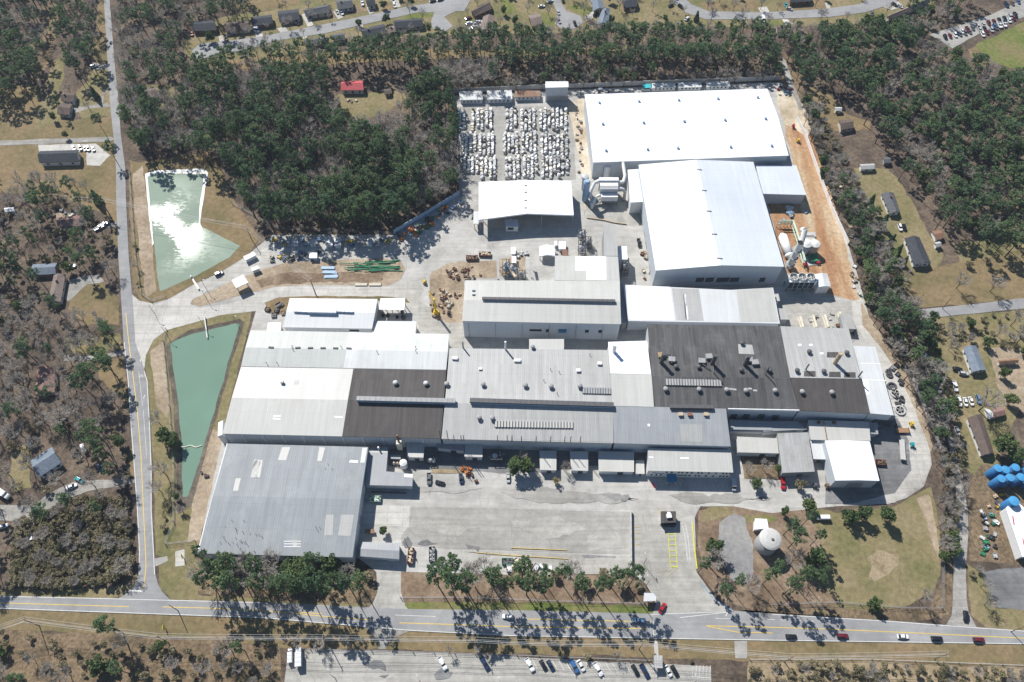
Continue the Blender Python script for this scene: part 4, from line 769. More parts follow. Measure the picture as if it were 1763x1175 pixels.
# open white shed in the yard
def canopy(name, label, cat, c, z, zr=None, axis='N', roof='r_white', ridge=None, posts=5, z4=None, walls=(0,), post='grey'):
    h = Hall(); zz = z4 or [z]*4; A = [G(p[0], p[1], k) for p, k in zip(c, zz)]; cn = sum((Vector((p.x, p.y, 0)) for p in A), Vector())/4
    h.root = empty(name, cn, label, cat); h.planes = []; h.c = A; h.base = 0; EXCL.append([(p.x, p.y) for p in A])
    mb = MB()
    if zr:
        R0, R1 = [G(p[0], p[1], zr) for p in ridge] if ridge else (((A[0]+A[1])/2), ((A[2]+A[3])/2)) if axis == 'N' else ((A[0]+A[3])/2, (A[1]+A[2])/2)
        R0 = Vector((R0.x, R0.y, zr)); R1 = Vector((R1.x, R1.y, zr))
        if axis == 'N': polys = [fixw([A[0], R0, R1, A[3]]), fixw([R0, A[1], A[2], R1])]; rim = [A[0], A[3], R1, A[2], A[1], R0]
        else: polys = [fixw([A[0], A[1], R1, R0]), fixw([R0, R1, A[2], A[3]])]; rim = [A[0], R0, A[3], A[2], R1, A[1]]
    else: polys = [fixw(A)]; rim = polys[0]
    slab(mb, polys, rim, .4 if zr is None else .9); o = mb.build('roof', M[roof], h.root)
    for p in polys: h.planes.append((p, o))
    I = inset([(a.x, a.y) for a in A], .5); h.I = I
    for e in range(4):
        a, b = I[e], I[(e+1) % 4]
        if e in walls:
            d = (b-a).normalized(); n = Vector((-d.y, d.x))*.1
            MB().prism([a+n, b+n, b-n, a-n], 0, z-.5).build('wall', M['w_pale'], h.root)
        else:
            for i in range(posts):
                p = a+(b-a)*((i+.001)/max(1, posts-1)) if posts > 1 else a
                MB().box(p.x, p.y, 0, .35, .35, z-.35).build('post', M[post], h.root)
    return h
h = canopy('open_shed', 'white gabled open-fronted shed south of the pallet storage yard', 'shed', [P('F', 1505, 93), P('G', 405, 84), P('G', 422, 316), P('F', 1505, 347)], 9.5, 10.6, 'N', 'r_white', ridge=[P('G', 95, 80), P('G', 105, 305)], posts=4, walls=(0,))
for y in (118, 162, 218, 268): vent(h, *P('G', 98, y), 'slot', 'dgrey', .55)
canopy('side_canopy', 'narrow white canopy on the west side of the open white shed', 'canopy', q('F', 1470, 292, 1504, 290, 1504, 376, 1468, 374), 5, None, roof='r_white2', posts=2, walls=())
h = hall('loading_office', 'small pale office block under the open front of the white shed', 'office', [P('F', 1680, 345), P('G', 45, 345), P('G', 52, 395), P('F', 1685, 395)], 4.5, None, roof='r_cool', wall='w_white', excl=False)
wall_px(h, S_, *P('F', 1700, 400), *P('F', 1740, 415), 'window', M['glass'])
h = hall('tall_filter_house', 'tall plain white box building by the top fence of the pallet yard', 'building', q('C', 232, 551, 385, 551, 387, 588, 231, 592), 11.5, None, roof='r_white', wall='w_pale')
wall_px(h, S_, *P('C', 245, 650), *P('C', 378, 700), 'roller_door', M['grey'])
# west halls above the north strip
h = hall('maintenance_hall', 'white gabled workshop with ridge boxes left of the canopy on the west side', 'workshop', q('F', 230, 876, 822, 882, 786, 1082, 185, 1072), 7.5, 8.8, 'E', 'r_white2', 'w_pale', ridge=q('F', 208, 968, 806, 975))
for a, b in ((262, 360), (548, 655)): monitor(h, P('F', a, 966), P('F', b, 970), 1.3, 1.1, 'sky', 'white', name='ridge_box', cap='white')
monitor(h, P('F', 362, 970), P('F', 545, 974), 2.0, 1.6, 'sky', 'white', name='ridge_box', cap='white')
wall_px(h, S_, *P('F', 630, 1088), *P('F', 700, 1100), 'window', M['glass'])
canopy('open_shelter', 'small bright white open shelter full of parts beside the white workshop', 'shelter', q('F', 843, 877, 1008, 876, 1003, 954, 832, 952), 6.5, None, roof='r_white', posts=3, walls=())
hall('flat_annexe', 'pale flat-roofed annexe below the open shelter', 'annexe', q('F', 800, 1030, 1085, 1032, 1078, 1114, 788, 1108), 6.2, None, roof='r_white2', wall='w_white')
hall('pump_house', 'tiny white-roofed hut at the western corner of the complex', 'hut', q('F', 85, 1042, 170, 1042, 166, 1096, 75, 1096), 4.2, None, roof='r_white', wall='w_white')
# ---------------------------------------------------------------- sheds along the south side
h = hall('workshop', 'grey L-shaped workshop roof beside the blue-grey warehouse', 'workshop', q('J', 762, 755, 895, 745, 880, 908, 1062, 926, 1056, 1008, 738, 1000), 5.5, None, roof='r_grey', wall='w_pale')
h.roofs[0].data.materials[0] = M['r_mid']; patch(h, q('J', 1003, 925, 1060, 928, 1060, 950, 1000, 946), 'r_white'); patch(h, q('J', 775, 765, 890, 768, 888, 785, 772, 782), 'r_cream')
stack(h, *P('J', 832, 760), 2.5, .35, 'white')
SH = []
def shed(label, c, z, roof='r_cream', wall='w_white', name='shed', cat='shed', door=True, z4=None):
    h = hall(name, label, cat, c, z, None, roof=roof, wall=wall, z4=z4)
    if door:
        a, b = h.I[2], h.I[3]; L = (b-a).length; panel(h, 2, L*.28, L*.28+min(2.6, L*.3), .05, min(3, z-.8), 'roller_door', M['dgrey'])
    SH.append(h); return h
shed('low dark-topped yard store at the back of the small tank compound', q('J', 905, 795, 980, 798, 978, 825, 905, 822), 3.2, 'r_mid', 'w_grey', door=False)
shed('pale flat shed between the tank compound and the dark service yard', q('J', 1015, 708, 1138, 712, 1132, 815, 1022, 812), 5, 'r_cream')
shed('shallow blue-shaded lean-to against the south wall of the complex', q('J', 1220, 710, 1408, 718, 1406, 770, 1222, 750), 4.6, 'r_mid')
shed('white shed striped by pipe shadows beside the service yard', q('J', 1412, 706, 1532, 712, 1530, 812, 1408, 808), 5)
shed('first small white shed right of the leafy evergreen clump', q('K', 190, 768, 306, 770, 305, 902, 195, 898), 4.2)
shed('second small white shed, between two bare bushes', q('K', 396, 772, 520, 774, 520, 905, 404, 902), 4.2)
s = shed('wide pale shed left of the two-storey office', q('K', 588, 772, 828, 776, 829, 912, 590, 908), 4.4)
shed('small porch roof joining the wide pale shed to the office', q('K', 842, 832, 897, 834, 900, 925, 840, 924), 3.2, 'r_cream')
of = hall('office_building', 'two-storey white office with rows of small windows and a blue awning', 'office building', q('K', 922, 752, 1482, 762, 1498, 916, 920, 904), 8, None, roof='r_cream', wall='w_white', z4=[8.6, 8.6, 7.9, 7.9])
for z0, ss in ((5.0, (435, 517, 630, 686, 762, 838, 943, 1000, 1112, 1225, 1342, 1398, 1455)), (1.6, (212, 288, 362, 822, 922, 980, 1092, 1205, 1320, 1375, 1432))):
    for x in ss:
        s0, *_ = on_wall(of, S_, 1100+x*190/1763-1.0, 818); panel(of, S_, s0-.35, s0+.45, z0, z0+1.5, 'window', M['glass'])
s0, *_ = on_wall(of, S_, 1100+685*190/1763, 818); panel(of, S_, s0-2.4, s0+1.9, 2.2, 3.2, 'window', M['glass'])
s0, *_ = on_wall(of, S_, 1100+300*190/1763, 816)
a, b = of.I[2], of.I[3]; d3 = (b-a).normalized(); nn = Vector((d3.y, -d3.x))*(1 if area2(of.I) > 0 else -1)
# script-like blue sign scroll on the wall, unreadable in the photograph
mb = MB(); base_ = a+d3*s0
for k in range(16):
    u = -2.6+k*.35; p = base_-d3*u+nn*.05; z = 4.7+.5*math.sin(k*1.9)-.035*k; p2 = base_-d3*(u+.35)+nn*.05; z2 = 4.7+.5*math.sin((k+1)*1.9)-.035*k
    mb.tube((p.x, p.y, z), (p2.x, p2.y, z2), .13, .13, 5)
mb.build('wall_sign', M['blue'], of.root)
s0, *_ = on_wall(of, S_, 1100+495*190/1763, 822); p = a+d3*s0; mb = MB(); u = Vector((d3.x, d3.y, 0)); v = Vector((nn.x, nn.y, 0)); p = Vector((p.x, p.y, 0))
mb.hull([[p+u*sx*2.2+v*.05+Vector((0, 0, 4.1)), p+u*sx*2.2+v*3.6+Vector((0, 0, 3.1)), p+u*sx*2.2+v*3.6+Vector((0, 0, 2.9)), p+u*sx*2.2+v*.05+Vector((0, 0, 3.9))] for sx in (-1, -.5, 0, .5, 1)]); mb.build('awning', M['awning'], of.root)
for sx in (-2, 2): MB().box(*(p+u*sx+v*3.4), .15, .15, 2.95).build('post', M['white'], of.root)
patch(of, q('K', 1140, 814, 1198, 814, 1198, 824, 1140, 824), 'r_white'); patch(of, q('K', 928, 808, 960, 809, 960, 817, 928, 816), 'r_white')
for i in range(9): MB().box(*G(1166+i*10.0, 828.6+i*.15, 0), 2.0, .35, .18).build('wheel_stop', M['concgrey']).__setitem__('label', 'concrete wheel stop in the row before the two-storey white office')
for o in [o for o in COL.objects if o.name.startswith('wheel_stop')]: tag(o, None, 'wheel stop', 'wheel stops in front of the office')
shed('beige flat shed roof to the right of the office', r(1269, 752, 1338, 755, 1341, 781, 1270, 779), 5, 'r_cream')
shed('grey ribbed shed with a dark front, left of the white square building', q('L', 98, 652, 305, 645, 352, 910, 135, 918), 6.5, 'r_old', 'w_grey')
shed('low white flat roof between the grey shed and the white square building', q('L', 318, 702, 412, 703, 432, 828, 342, 825), 4.5, 'r_white2', 'w_grey')
h = shed('broad lean-to in shadow under the brown-roofed eastern end', q('L', 306, 562, 718, 572, 728, 702, 326, 695), 6, 'r_cream', 'w_pale', door=False)
duct(h, q('L', 410, 575, 432, 690), .2, 'rust', 'roof_pipe', .4); vent(h, *P('L', 375, 580), 'box', 'brown', .6); vent(h, *P('L', 478, 582), 'box', 'brown', .6)
shed('small blue-shaded canopy at the eastern foot of the complex', q('L', 712, 578, 775, 580, 780, 658, 718, 655), 4.5, 'r_mid', 'w_pale', door=False)
h = hall('white_square_building', 'bright white square building with a grey gabled front by the lower right yard', 'building', q('L', 420, 700, 722, 706, 788, 972, 492, 970), 9.5, 10.1, 'N', 'r_white', 'w_pale', overhang=.25)
wall_px(h, S_, *P('L', 580, 985), *P('L', 640, 1026), 'roller_door', M['w_grey'])
shed('shadowed blue-grey flat roof below the white fascia of the dark hall', q('K', 1470, 560, 1762, 572, 1762, 632, 1475, 625), 5.2, 'r_mid', 'w_pale', door=False)
shed('narrow shadowed roof strip left of the broad lean-to', q('L', 5, 570, 228, 572, 300, 625, 5, 640), 5.0, 'r_mid', 'w_pale', door=False)
pts = [G(*p, 3.5) for p in q('K', 1470, 638, 1762, 640)+q('L', 230, 645)]
mb = MB(); [mb.tube(a, b, .55, .55, 10) for a, b in zip(pts, pts[1:])]; [mb.box(p.x, p.y, 0, .4, .4, 3.2) for p in pts]
t = mb.build('overhead_pipe', M['concgrey'], org=(pts[0].x, pts[0].y, 0)); tag(t, 'thick pale overhead pipe running along the south wall near the office', 'pipe')
# gatehouse, shelters
g = canopy('gatehouse', 'small dark-roofed gatehouse with a white unit on top at the main gate', 'gatehouse', q('O', 1008, 22, 1112, 22, 1112, 98, 1010, 102), 4.2, None, roof='r_dark', posts=2, walls=(0, 3), post='dgrey')
g.planes = g.planes; vent(g, *P('O', 1062, 58), 'box', 'white', .9); vent(g, *P('O', 1062, 38), 'box', 'white', .55)
MB().prism([(v.x, v.y) for v in W(r(1140, 899, 1162, 899, 1162, 908, 1141, 908))], 0, 3).build('booth', M['glass'], g.root)
canopy('walkway_shelter', 'white ribbed shelter at the roadside end of the walkway beside the red car', 'shelter', q('O', 897, 572, 978, 574, 978, 626, 893, 630), 4, None, roof='r_white2', posts=2, walls=())
canopy('walkway_shelter', 'grey ribbed shelter over the path into the southern parking lot', 'shelter', q('O', 962, 992, 1020, 994, 1022, 1080, 962, 1078), 3.6, None, roof='r_grey', posts=2, walls=())
canopy('weighbridge_cover', 'white slab roof of the checkpoint on the entrance road beside the first pond', 'canopy', q('E', 1562, 755, 1640, 718, 1672, 770, 1592, 806), 5.2, None, roof='r_white', posts=2, walls=(), post='white')
h = hall('roadside_store', 'grey two-pitch store with a dark front, between the warehouse and the skips', 'store', q('N', 706, 228, 972, 236, 968, 345, 698, 325), 5, 5.5, 'E', 'r_mid', 'w_pale')
wall_px(h, S_, *P('N', 890, 352), *P('N', 950, 378), 'window', M['w_white'])
hall('bunker', 'low rusty-topped bunker between the warehouse and the parking lot', 'bunker', q('N', 740, 140, 800, 142, 805, 170, 735, 168), 1.6, None, roof='r_rust', wall='w_grey')
hall('tank_house', 'little white hut attached to the round concrete tank', 'hut', q('O', 1645, 70, 1725, 74, 1736, 135, 1640, 145), 4, None, roof='r_white', wall='w_white')
b = G(1327, 928, 9.5); t = empty('water_tank', (b.x, b.y, 0), 'round concrete tank with a pale domed lid among the trees right of the gate', 'tank')
MB().lathe(b.x, b.y, [(4.7, 0), (4.7, 9.2)], 40).build('tank_wall', M['grey'], t, True); MB().lathe(b.x, b.y, [(4.85, 9.0), (4.85, 9.4), (4.0, 9.9), (2.2, 10.35), (.2, 10.5)], 40).build('lid', M['concgrey'], t)
MB().box(b.x+.5, b.y-.6, 10.2, 1.1, .9, .6).build('hatch', M['dgrey'], t); EXCL.append([(b.x+7*math.cos(k), b.y+7*math.sin(k)) for k in range(6)])
# ---------------------------------------------------------------- plant equipment
def dust_collector():
    b = G(1046, 347); t = empty('dust_collector', b, 'stepped silver filter plant with ducts beside the sand strip', 'filter plant')
    f = lambda x, y, z: b+Vector((x, y, z))
    MB().box(b.x, b.y+3, 3.2, 10, 5, 6.5).build('filter_housing', M['silver'], t); MB().box(b.x+.3, b.y-1.3, 3.2, 9.4, 3, 3.6).build('filter_housing', M['white'], t); MB().box(b.x, b.y+6.5, 3.2, 11, 2.4, 8.4).build('filter_housing', M['white'], t)
    mb = MB(); mb.hull([[f(u, 3.4-2.6, 9.7), f(u, 3.4+2.6, 9.7), f(u, 3.4+1.2, 10.6), f(u, 3.4-1.2, 10.6)] for u in (-5.1, 5.1)]); mb.build('hood', M['stripe'], t)
    mb = MB()
    for i in range(6):
        for y in (-2, 4, 7): mb.hull([[f(-4.4+i*1.75+s*.85, y-1.2, 3.2), f(-4.4+i*1.75+s*.85, y+1.2, 3.2), f(-4.4+i*1.75+s*.25, y+.3, 1.4), f(-4.4+i*1.75+s*.25, y-.3, 1.4)] for s in (-1, 1)])
    mb.build('hopper', M['grey'], t)
    for x in (-4.7, 0, 4.7):
        for y in (-2.6, 5.4): MB().box(b.x+x, b.y+y, 0, .35, .35, 3.2).build('leg', M['dgrey'], t)
    mb = MB(); pp = [f(5.5, 6, 9), f(8.5, 6.5, 9), f(9.6, 10, 10), f(9.2, 15, 11), f(8.8, 19, 12)]; [mb.tube(u, v, 1.0, 1.0, 12) for u, v in zip(pp, pp[1:])]; mb.build('duct', M['stripe'], t)
    mb = MB(); pp = [f(5.2, 2.5, 8), f(8, 2, 8), f(9.5, 1.5, 6), f(9.5, 1, .2)]; [mb.tube(u, v, .9, .9, 12) for u, v in zip(pp, pp[1:])]; mb.build('duct', M['silver'], t)
    mb = MB(); pp = [f(-5, 6.5, 10.5), f(-8, 5, 10), f(-10, 2, 7), f(-10.5, -1, 4)]; [mb.tube(u, v, .95, .95, 12) for u, v in zip(pp, pp[1:])]; mb.build('duct', M['white'], t)
    mb = MB(); pp = [f(-5, -1.5, 7), f(-7.5, -3, 7), f(-9, -5, 4), f(-9.5, -6, 1)]; [mb.tube(u, v, .8, .8, 12) for u, v in zip(pp, pp[1:])]; mb.build('duct', M['stripe'], t)
    s = f(-13, 1, 0); mb = MB(); mb.lathe(s.x, s.y, [(1.9, 0), (1.9, 15), (1.4, 15.6), (1.3, 16)], 16); mb.build('exhaust_stack', M['sky'], t)
    s = f(-13.2, 9, 0); mb = MB(); mb.lathe(s.x, s.y, [(1.6, 0), (1.6, 9), (2.2, 10), (2.0, 11.2), (.4, 11.6)], 16); mb.build('fan_head', M['silver'], t)
    s = f(-9, -3.5, 0); mb = MB(); mb.lathe(s.x, s.y, [(1.7, 1), (1.7, 4), (.5, 6)], 14); mb.build('cyclone', M['sky'], t)
    EXCL.append([(b.x-14, b.y-8), (b.x+11, b.y-8), (b.x+11, b.y+12), (b.x-14, b.y+12)])
dust_collector()
b = G(1043, 306); t = empty('silo', b, 'small white silo standing behind the stepped filter plant', 'silo'); MB().lathe(b.x, b.y, [(1.9, 0), (1.9, 9), (1.2, 9.9), (.2, 10.2)], 18).build('shell', M['white'], t, True); MB().tube(b+Vector((-2.1, -.4, 0)), b+Vector((-2.1, -.4, 10.5)), .12).build('ladder', M['grey'], t)
# chiller block, tanks and stack on the clay ground to the east
def chiller():
    c = [G(*p, 9) for p in q('H', 190, 716, 362, 716, 362, 765, 185, 765)]; cn = sum((Vector((p.x, p.y, 0)) for p in c), Vector())/4
    t = empty('cooling_tower', cn, 'blue-grey cooling tower with three round fans on top beside the white cabin', 'cooling tower')
    u = (c[1]-c[0]).normalized(); L = (c[1]-c[0]).length; v = Vector((-u.y, u.x, 0)); wv = (c[0]-c[3]).length
    MB().prism([(p.x, p.y) for p in c], 3.0, 8.6).build('housing', M['sky'], t)
    mb = MB(); mb.prism([(p.x, p.y) for p in inset([(p.x, p.y) for p in c], -.25)], 8.6, 9.0); mb.build('deck', M['stripe'], t)
    for i in range(3):
        p = c[3]+u*L*(i+.5)/3+v*wv*.5; mb = MB(); k = len(mb.v)
        mb.lathe(p.x, p.y, [(2.5, 9.0), (2.3, 10.4), (2.15, 10.4), (2.1, 9.3)], 20); o = mb.build('fan_ring', M['stripe'], t)
        mb = MB()
        for j in range(6): a = j*math.pi/3; mb.hull([[Vector((p.x+math.cos(a+s*.2)*rr, p.y+math.sin(a+s*.2)*rr, 9.75+s*.12+dz)) for s, dz in ((-1, 0), (1, 0), (1, .06), (-1, .06))] for rr in (.3, 2.0)])
        mb.build('fan_blade', M['dgrey'], o)
    for i in range(5):
        for z in (3.4, 5.9):
            p = c[3]+u*L*(i+.5)/5-v*.06; MB().box(p.x, p.y, z, L/5*.82, .22, 2.1, math.atan2(u.y, u.x)).build('louvre', M['black'], t)
    for i in range(4):
        for s in (0, 1): p = c[3]+u*L*(i+.03)/3.1+v*wv*s*.95; MB().box(p.x, p.y, 0, .4, .4, 3).build('leg', M['teal' if 0 else 'dgrey'], t)
    EXCL.append([(p.x, p.y) for p in c])
chiller()
h = hall('plant_cabin', 'white gabled cabin attached to the right of the cooling tower', 'cabin', q('H', 362, 712, 435, 710, 462, 798, 372, 802), 6.5, 7.2, 'N', 'r_white2', 'w_white')
def vtank(px, py, rad, ht, mat, label, name='storage_tank', cone=True):
    b = G(px, py); t = empty(name, b, label, 'tank'); MB().lathe(b.x, b.y, [(rad, 0), (rad, ht)], 24).build('shell', M[mat], t, True)
    MB().lathe(b.x, b.y, [(rad*1.03, ht-.1), (rad*1.03, ht+.1), (rad*.4, ht+rad*(.3 if mat != 'tblue' else .12)), (.1, ht+rad*(.36 if mat != 'tblue' else .14))], 24).build('lid', M['stripe' if mat != 'tblue' else 'tblue2'], t)
    mb = MB(); mb.tube(b+Vector((rad+.15, -rad*.4, 0)), b+Vector((rad+.15, -rad*.4, ht+.6)), .08, .08, 5); mb.tube(b+Vector((rad+.15, -rad*.4-.5, 0)), b+Vector((rad+.15, -rad*.4-.5, ht+.6)), .08, .08, 5); mb.build('ladder', M['grey'], t); return t
vtank(1381, 434, 3.0, 7.5, 'silver', 'left of two grey silos on the clay ground beside the leaning white stack'); vtank(1396, 434, 2.7, 7.2, 'ptan', 'right of two silos, with a tan side, on the clay ground')
b = G(1358, 460); t = empty('exhaust_stack', b, 'tall white steel stack with a black mouth at the corner of the tall gabled hall', 'stack')
MB().tube(b, b+Vector((0, 0, 21)), 1.75, 1.6, 18, False).build('shell', M['stripe'], t, True); MB().tube(b+Vector((0, 0, 20.2)), b+Vector((0, 0, 20.6)), 1.5, 1.5, 18).build('mouth', M['black'], t)
mb = MB(); mb.tube(b+Vector((1.4, 1, 16)), b+Vector((3.2, 7.5, 22)), 1.4, 1.4, 14); mb.tube(b+Vector((3.2, 7.5, 22)), b+Vector((3.0, 9.5, 20)), 1.4, 1.4, 14); mb.build('side_duct', M['stripe'], t)
for z in (3, 9, 15): MB().lathe(b.x, b.y, [(1.9, z), (2.5, z), (2.5, z+.15), (1.9, z+.15)], 16).build('ring', M['grey'], t)
p0, p1 = G(*P('H', 178, 585), 2.6), G(*P('H', 135, 460), 2.6); t = empty('gas_cylinder', (p0+p1)/2*1-Vector((0, 0, 2.6)), 'long white horizontal tank along the east wall of the tall gabled hall', 'tank'); d = (p1-p0).normalized()
mb = MB(); mb.tube(p0, p1, 2.4, 2.4, 20); mb.tube(p1, p1+d*1.6, 2.4, 1.3, 20); mb.tube(p0, p0-d*1.6, 2.4, 1.3, 20); mb.build('shell', M['white'], t, True)
for k in (.2, .8): p = p0+(p1-p0)*k; MB().box(p.x, p.y, 0, 4, .6, 2.2, math.atan2(d.y, d.x)+math.pi/2).build('saddle', M['grey'], t)
mb = MB()
for a_, b_ in zip(q('H', 90, 395, 185, 395, 225, 520), q('H', 185, 395, 225, 520, 262, 660)):
    A, B = G(*a_), G(*b_)
    for k in range(5):
        p = A+(B-A)*k/4; mb.box(p.x, p.y, 0, .25, .25, 5.5)
    for z in (2.6, 5.3): mb.tube(A+Vector((0, 0, z)), B+Vector((0, 0, z)), .3, .3, 6)
    mb.tube(A+Vector((1, .5, 4)), B+Vector((1, .5, 4)), .45, .45, 8)
tag(mb.build('pipe_rack', M['palegreen'], org=G(1362, 420)), 'pale green pipe rack around the long white horizontal tank', 'pipe rack')
mb = MB(); b = G(1394, 450); mb.box(b.x, b.y, 0, 9, 6.5, .5, .12); t = tag(mb.build('skid_base', M['concgrey'], org=b), 'concrete skid base with green hoppers in front of the two silos', 'plant skid')
for i in range(5): MB().box(b.x+1+i*.9-1, b.y+.8, .5, .7, 4.6, 1.6, .12).build('green_hopper', M['green'], t)
for x, y in ((-3.2, -3), (3.8, -1.6)): MB().box(b.x+x, b.y+y, .5, 1.8, 1.4, 1.3, .12).build('red_motor', M['red'], t)
for x, y, sx, lb in ((305, 452, 8, 'upper'), (305, 488, 7.5, 'lower')):
    p = G(*P('H', x, y)); tag(MB().box(p.x, p.y, 0, sx, 3.2, 1.0, -.05).box(p.x, p.y, 1, sx*.7, 2.2, .3, -.05).build('slab_stack', M['concgrey'], org=p), lb+' of two pale slab stacks behind the two grey silos', 'slab stack')
# yard machinery north of the cream hall
def frame_machine(px, py, label, mat, w_=4, d_=4, hh=8, name='process_machine'):
    b = G(px, py); t = empty(name, b, label, 'machinery'); mb = MB()
    for x in (-w_/2, 0, w_/2):
        for y in (-d_/2, d_/2): mb.box(b.x+x, b.y+y, 0, .28, .28, hh)
    for z in (hh*.33, hh*.66, hh):
        for y in (-d_/2, d_/2): mb.box(b.x, b.y+y, z-.25, w_, .25, .25)
        for x in (-w_/2, w_/2): mb.box(b.x+x, b.y, z-.25, .25, d_, .25)
    mb.build('frame', M['dgrey'], t); MB().box(b.x, b.y, hh*.36, w_*.7, d_*.7, hh*.34).build('tank', M[mat], t)
    mb = MB(); mb.lathe(b.x-w_*.15, b.y, [(w_*.22, hh*.66), (w_*.26, hh*.92), (.2, hh*1.05)], 14); mb.build('hopper', M['silver'], t)
    mb = MB(); mb.tube(b+Vector((w_*.6, -d_*.4, 0)), b+Vector((w_*.3, d_*.4, hh*1.05)), .28, .28, 8); mb.tube(b+Vector((-w_*.8, 0, hh*.5)), b+Vector((w_*.8, d_*.2, hh*.8)), .22, .22, 8); mb.build('pipe', M['grey'], t)
    return t
for a in ((872, 470, 'grey tangle of steel frames left of the shelter tent, north of the cream hall', 'sky', 4, 5, 9), (884, 478, 'tall grey lattice frame with a blue vessel on the roof edge of the cream hall', 'sky', 4.5, 4, 10), (899, 480, 'short silver machine frame beside the grey lattice frame', 'stripe', 3.5, 3, 5.5), (1001, 414, 'silver fan unit on a black frame, left of the grey gallery', 'silver', 3.6, 4, 7), (1012, 425, 'black steel frame with pipes, right beside the silver fan unit', 'dgrey', 3, 4.5, 6), (1001, 437, 'lower silver fan unit at the roof edge of the cream hall', 'silver', 3.6, 3.4, 6.5), (1074, 472, 'brown cyclone on a frame between the cream hall and the tall gabled hall', 'tanbox', 3.2, 3.2, 8)): frame_machine(*a)
for x0, y0, x1, y1, z, lb in ((857, 446, 858, 482, 7, 'upright grey conveyor leg at the north-west roof edge of the cream hall'), (876, 460, 887, 478, 5, 'brown sloping conveyor beside the grey lattice frame'), (915, 452, 916, 480, 4, 'thin grey conveyor bridge left of the shelter tent')):
    A, B = G(x0, y0, z), G(x1, y1, z+4); t = empty('conveyor', G(x0, y0), lb, 'conveyor'); dd = (B-A); a = math.atan2(dd.y, dd.x)
    mb = MB(); nv = Vector((-dd.y, dd.x, 0)).normalized()*.6; mb.hull([[p+nv, p-nv, p-nv+Vector((0, 0, .9)), p+nv+Vector((0, 0, .9))] for p in (A, B)]); mb.build('boom', M['grey' if z != 5 else 'tanbox'], t)
    for k in (.1, .5, .9): p = A+dd*k; MB().box(p.x, p.y, 0, .25, .25, p.z).build('leg', M['dgrey'], t)
h = canopy('shelter_tent', 'white peaked shelter tent standing before the cream hall', 'tent', q('G', 192, 528, 292, 520, 296, 590, 190, 592), 4, 5.2, 'N', 'r_white', posts=2, walls=())
hall('container', 'white container beside the red one at the north edge of the cream hall', 'container', q('G', 322, 492, 368, 492, 368, 545, 320, 545), 2.8, None, roof='r_white', wall='w_white', excl=False)
hall('container', 'dark red container at the north edge of the cream hall', 'container', q('G', 345, 548, 380, 548, 382, 588, 345, 588), 2.8, None, roof='r_rust', wall='w_brick', excl=False).roofs[0].data.materials.__setitem__(0, M['rust'])
hall('container', 'small white box container between the tent and the white container', 'container', q('G', 290, 490, 310, 490, 310, 520, 290, 520), 2.6, None, roof='r_white', wall='w_white', excl=False)
for x, y, l in ((1735, 555, 'upper white tank box left of the lattice frames'), (1740, 615, 'lower white tank box left of the lattice frames')): hall('container', l, 'container', q('F', x-12, y-22, x+18, y-22, x+18, y+22, x-12, y+22), 2.6, None, roof='r_white', wall='w_white', excl=False)
# compound of tanks behind the L-shaped workshop
vtank(696, 803, 1.7, 4.2, 'white', 'small white upright tank at the elbow of the grey L-shaped workshop')
b = G(691, 776); t = empty('baghouse', b, 'rusty pale dust filter tower rising over the tank compound', 'filter'); MB().box(b.x, b.y, 3, 2.4, 2.4, 7).build('housing', M['cream'], t); MB().tube(b+Vector((0, 0, 10)), b+Vector((-.4, 1.5, 14)), .5, .45).build('pipe', M['rust'], t); MB().hull([[b+Vector((sx*1.1, sy*1.1, 3)) for sx, sy in ((-1, -1), (1, -1), (1, 1), (-1, 1))], [b+Vector((sx*.2, sy*.2, .8)) for sx, sy in ((-1, -1), (1, -1), (1, 1), (-1, 1))]]).build('hopper', M['tanbox'], t)
for i in range(4): p = G(679+i*6, 799+.4*i); t = tag(MB().lathe(p.x, p.y, [(.7, 0), (.75, 1.3), (.3, 2.0)], 10).build('valve_drum', M['ptan' if i % 2 else 'cream'], org=p), 'small tan drum in the row beside the white upright tank', 'drum', 'drums in the tank compound')
frame_machine(744, 795, 'white pump unit in the shadowed service yard', 'sky', 3, 2.6, 3, 'pump_machine'); frame_machine(855, 790, 'dark pipe frame in the shade beside the leafy evergreen clump', 'dgrey', 5, 4, 4)
# chippers: orange machine, timber deck
# ---------------------------------------------------------------- houses
def house(label, c, z=3.0, rise=1.7, axis='E', roof='s_dark', wall='w_cream', name='house', cat='house', chim=False, nwin=3, door=True):
    h = hall(name, label, cat, c, z, z+rise, axis, roof, wall, overhang=.55)
    xy = [G(p[0], p[1]) for p in c]
    for e in (2, 1, 3):
        a, b = h.I[e], h.I[(e+1) % 4]; L = (b-a).length
        n = max(1, min(nwin, int(L/3.2)))
        if e == 2 or L > 8:
            for i in range(n):
                s = L*(i+.5)/n; panel(h, e, s-.6, s+.6, 1.0, min(2.3, z-.35), 'window', M['glass'])
    if door:
        a, b = h.I[2], h.I[3]; L = (b-a).length; panel(h, 2, L*.46, L*.46+1, .05, 2.1, 'door', M['wood'])
    if chim:
        p = lerp(h.R[0], h.R[1], .3); MB().box(p.x, p.y, p.z-1, .9, .7, 2.0).build('chimney', M['rust'], h.roofs[0])
    return h
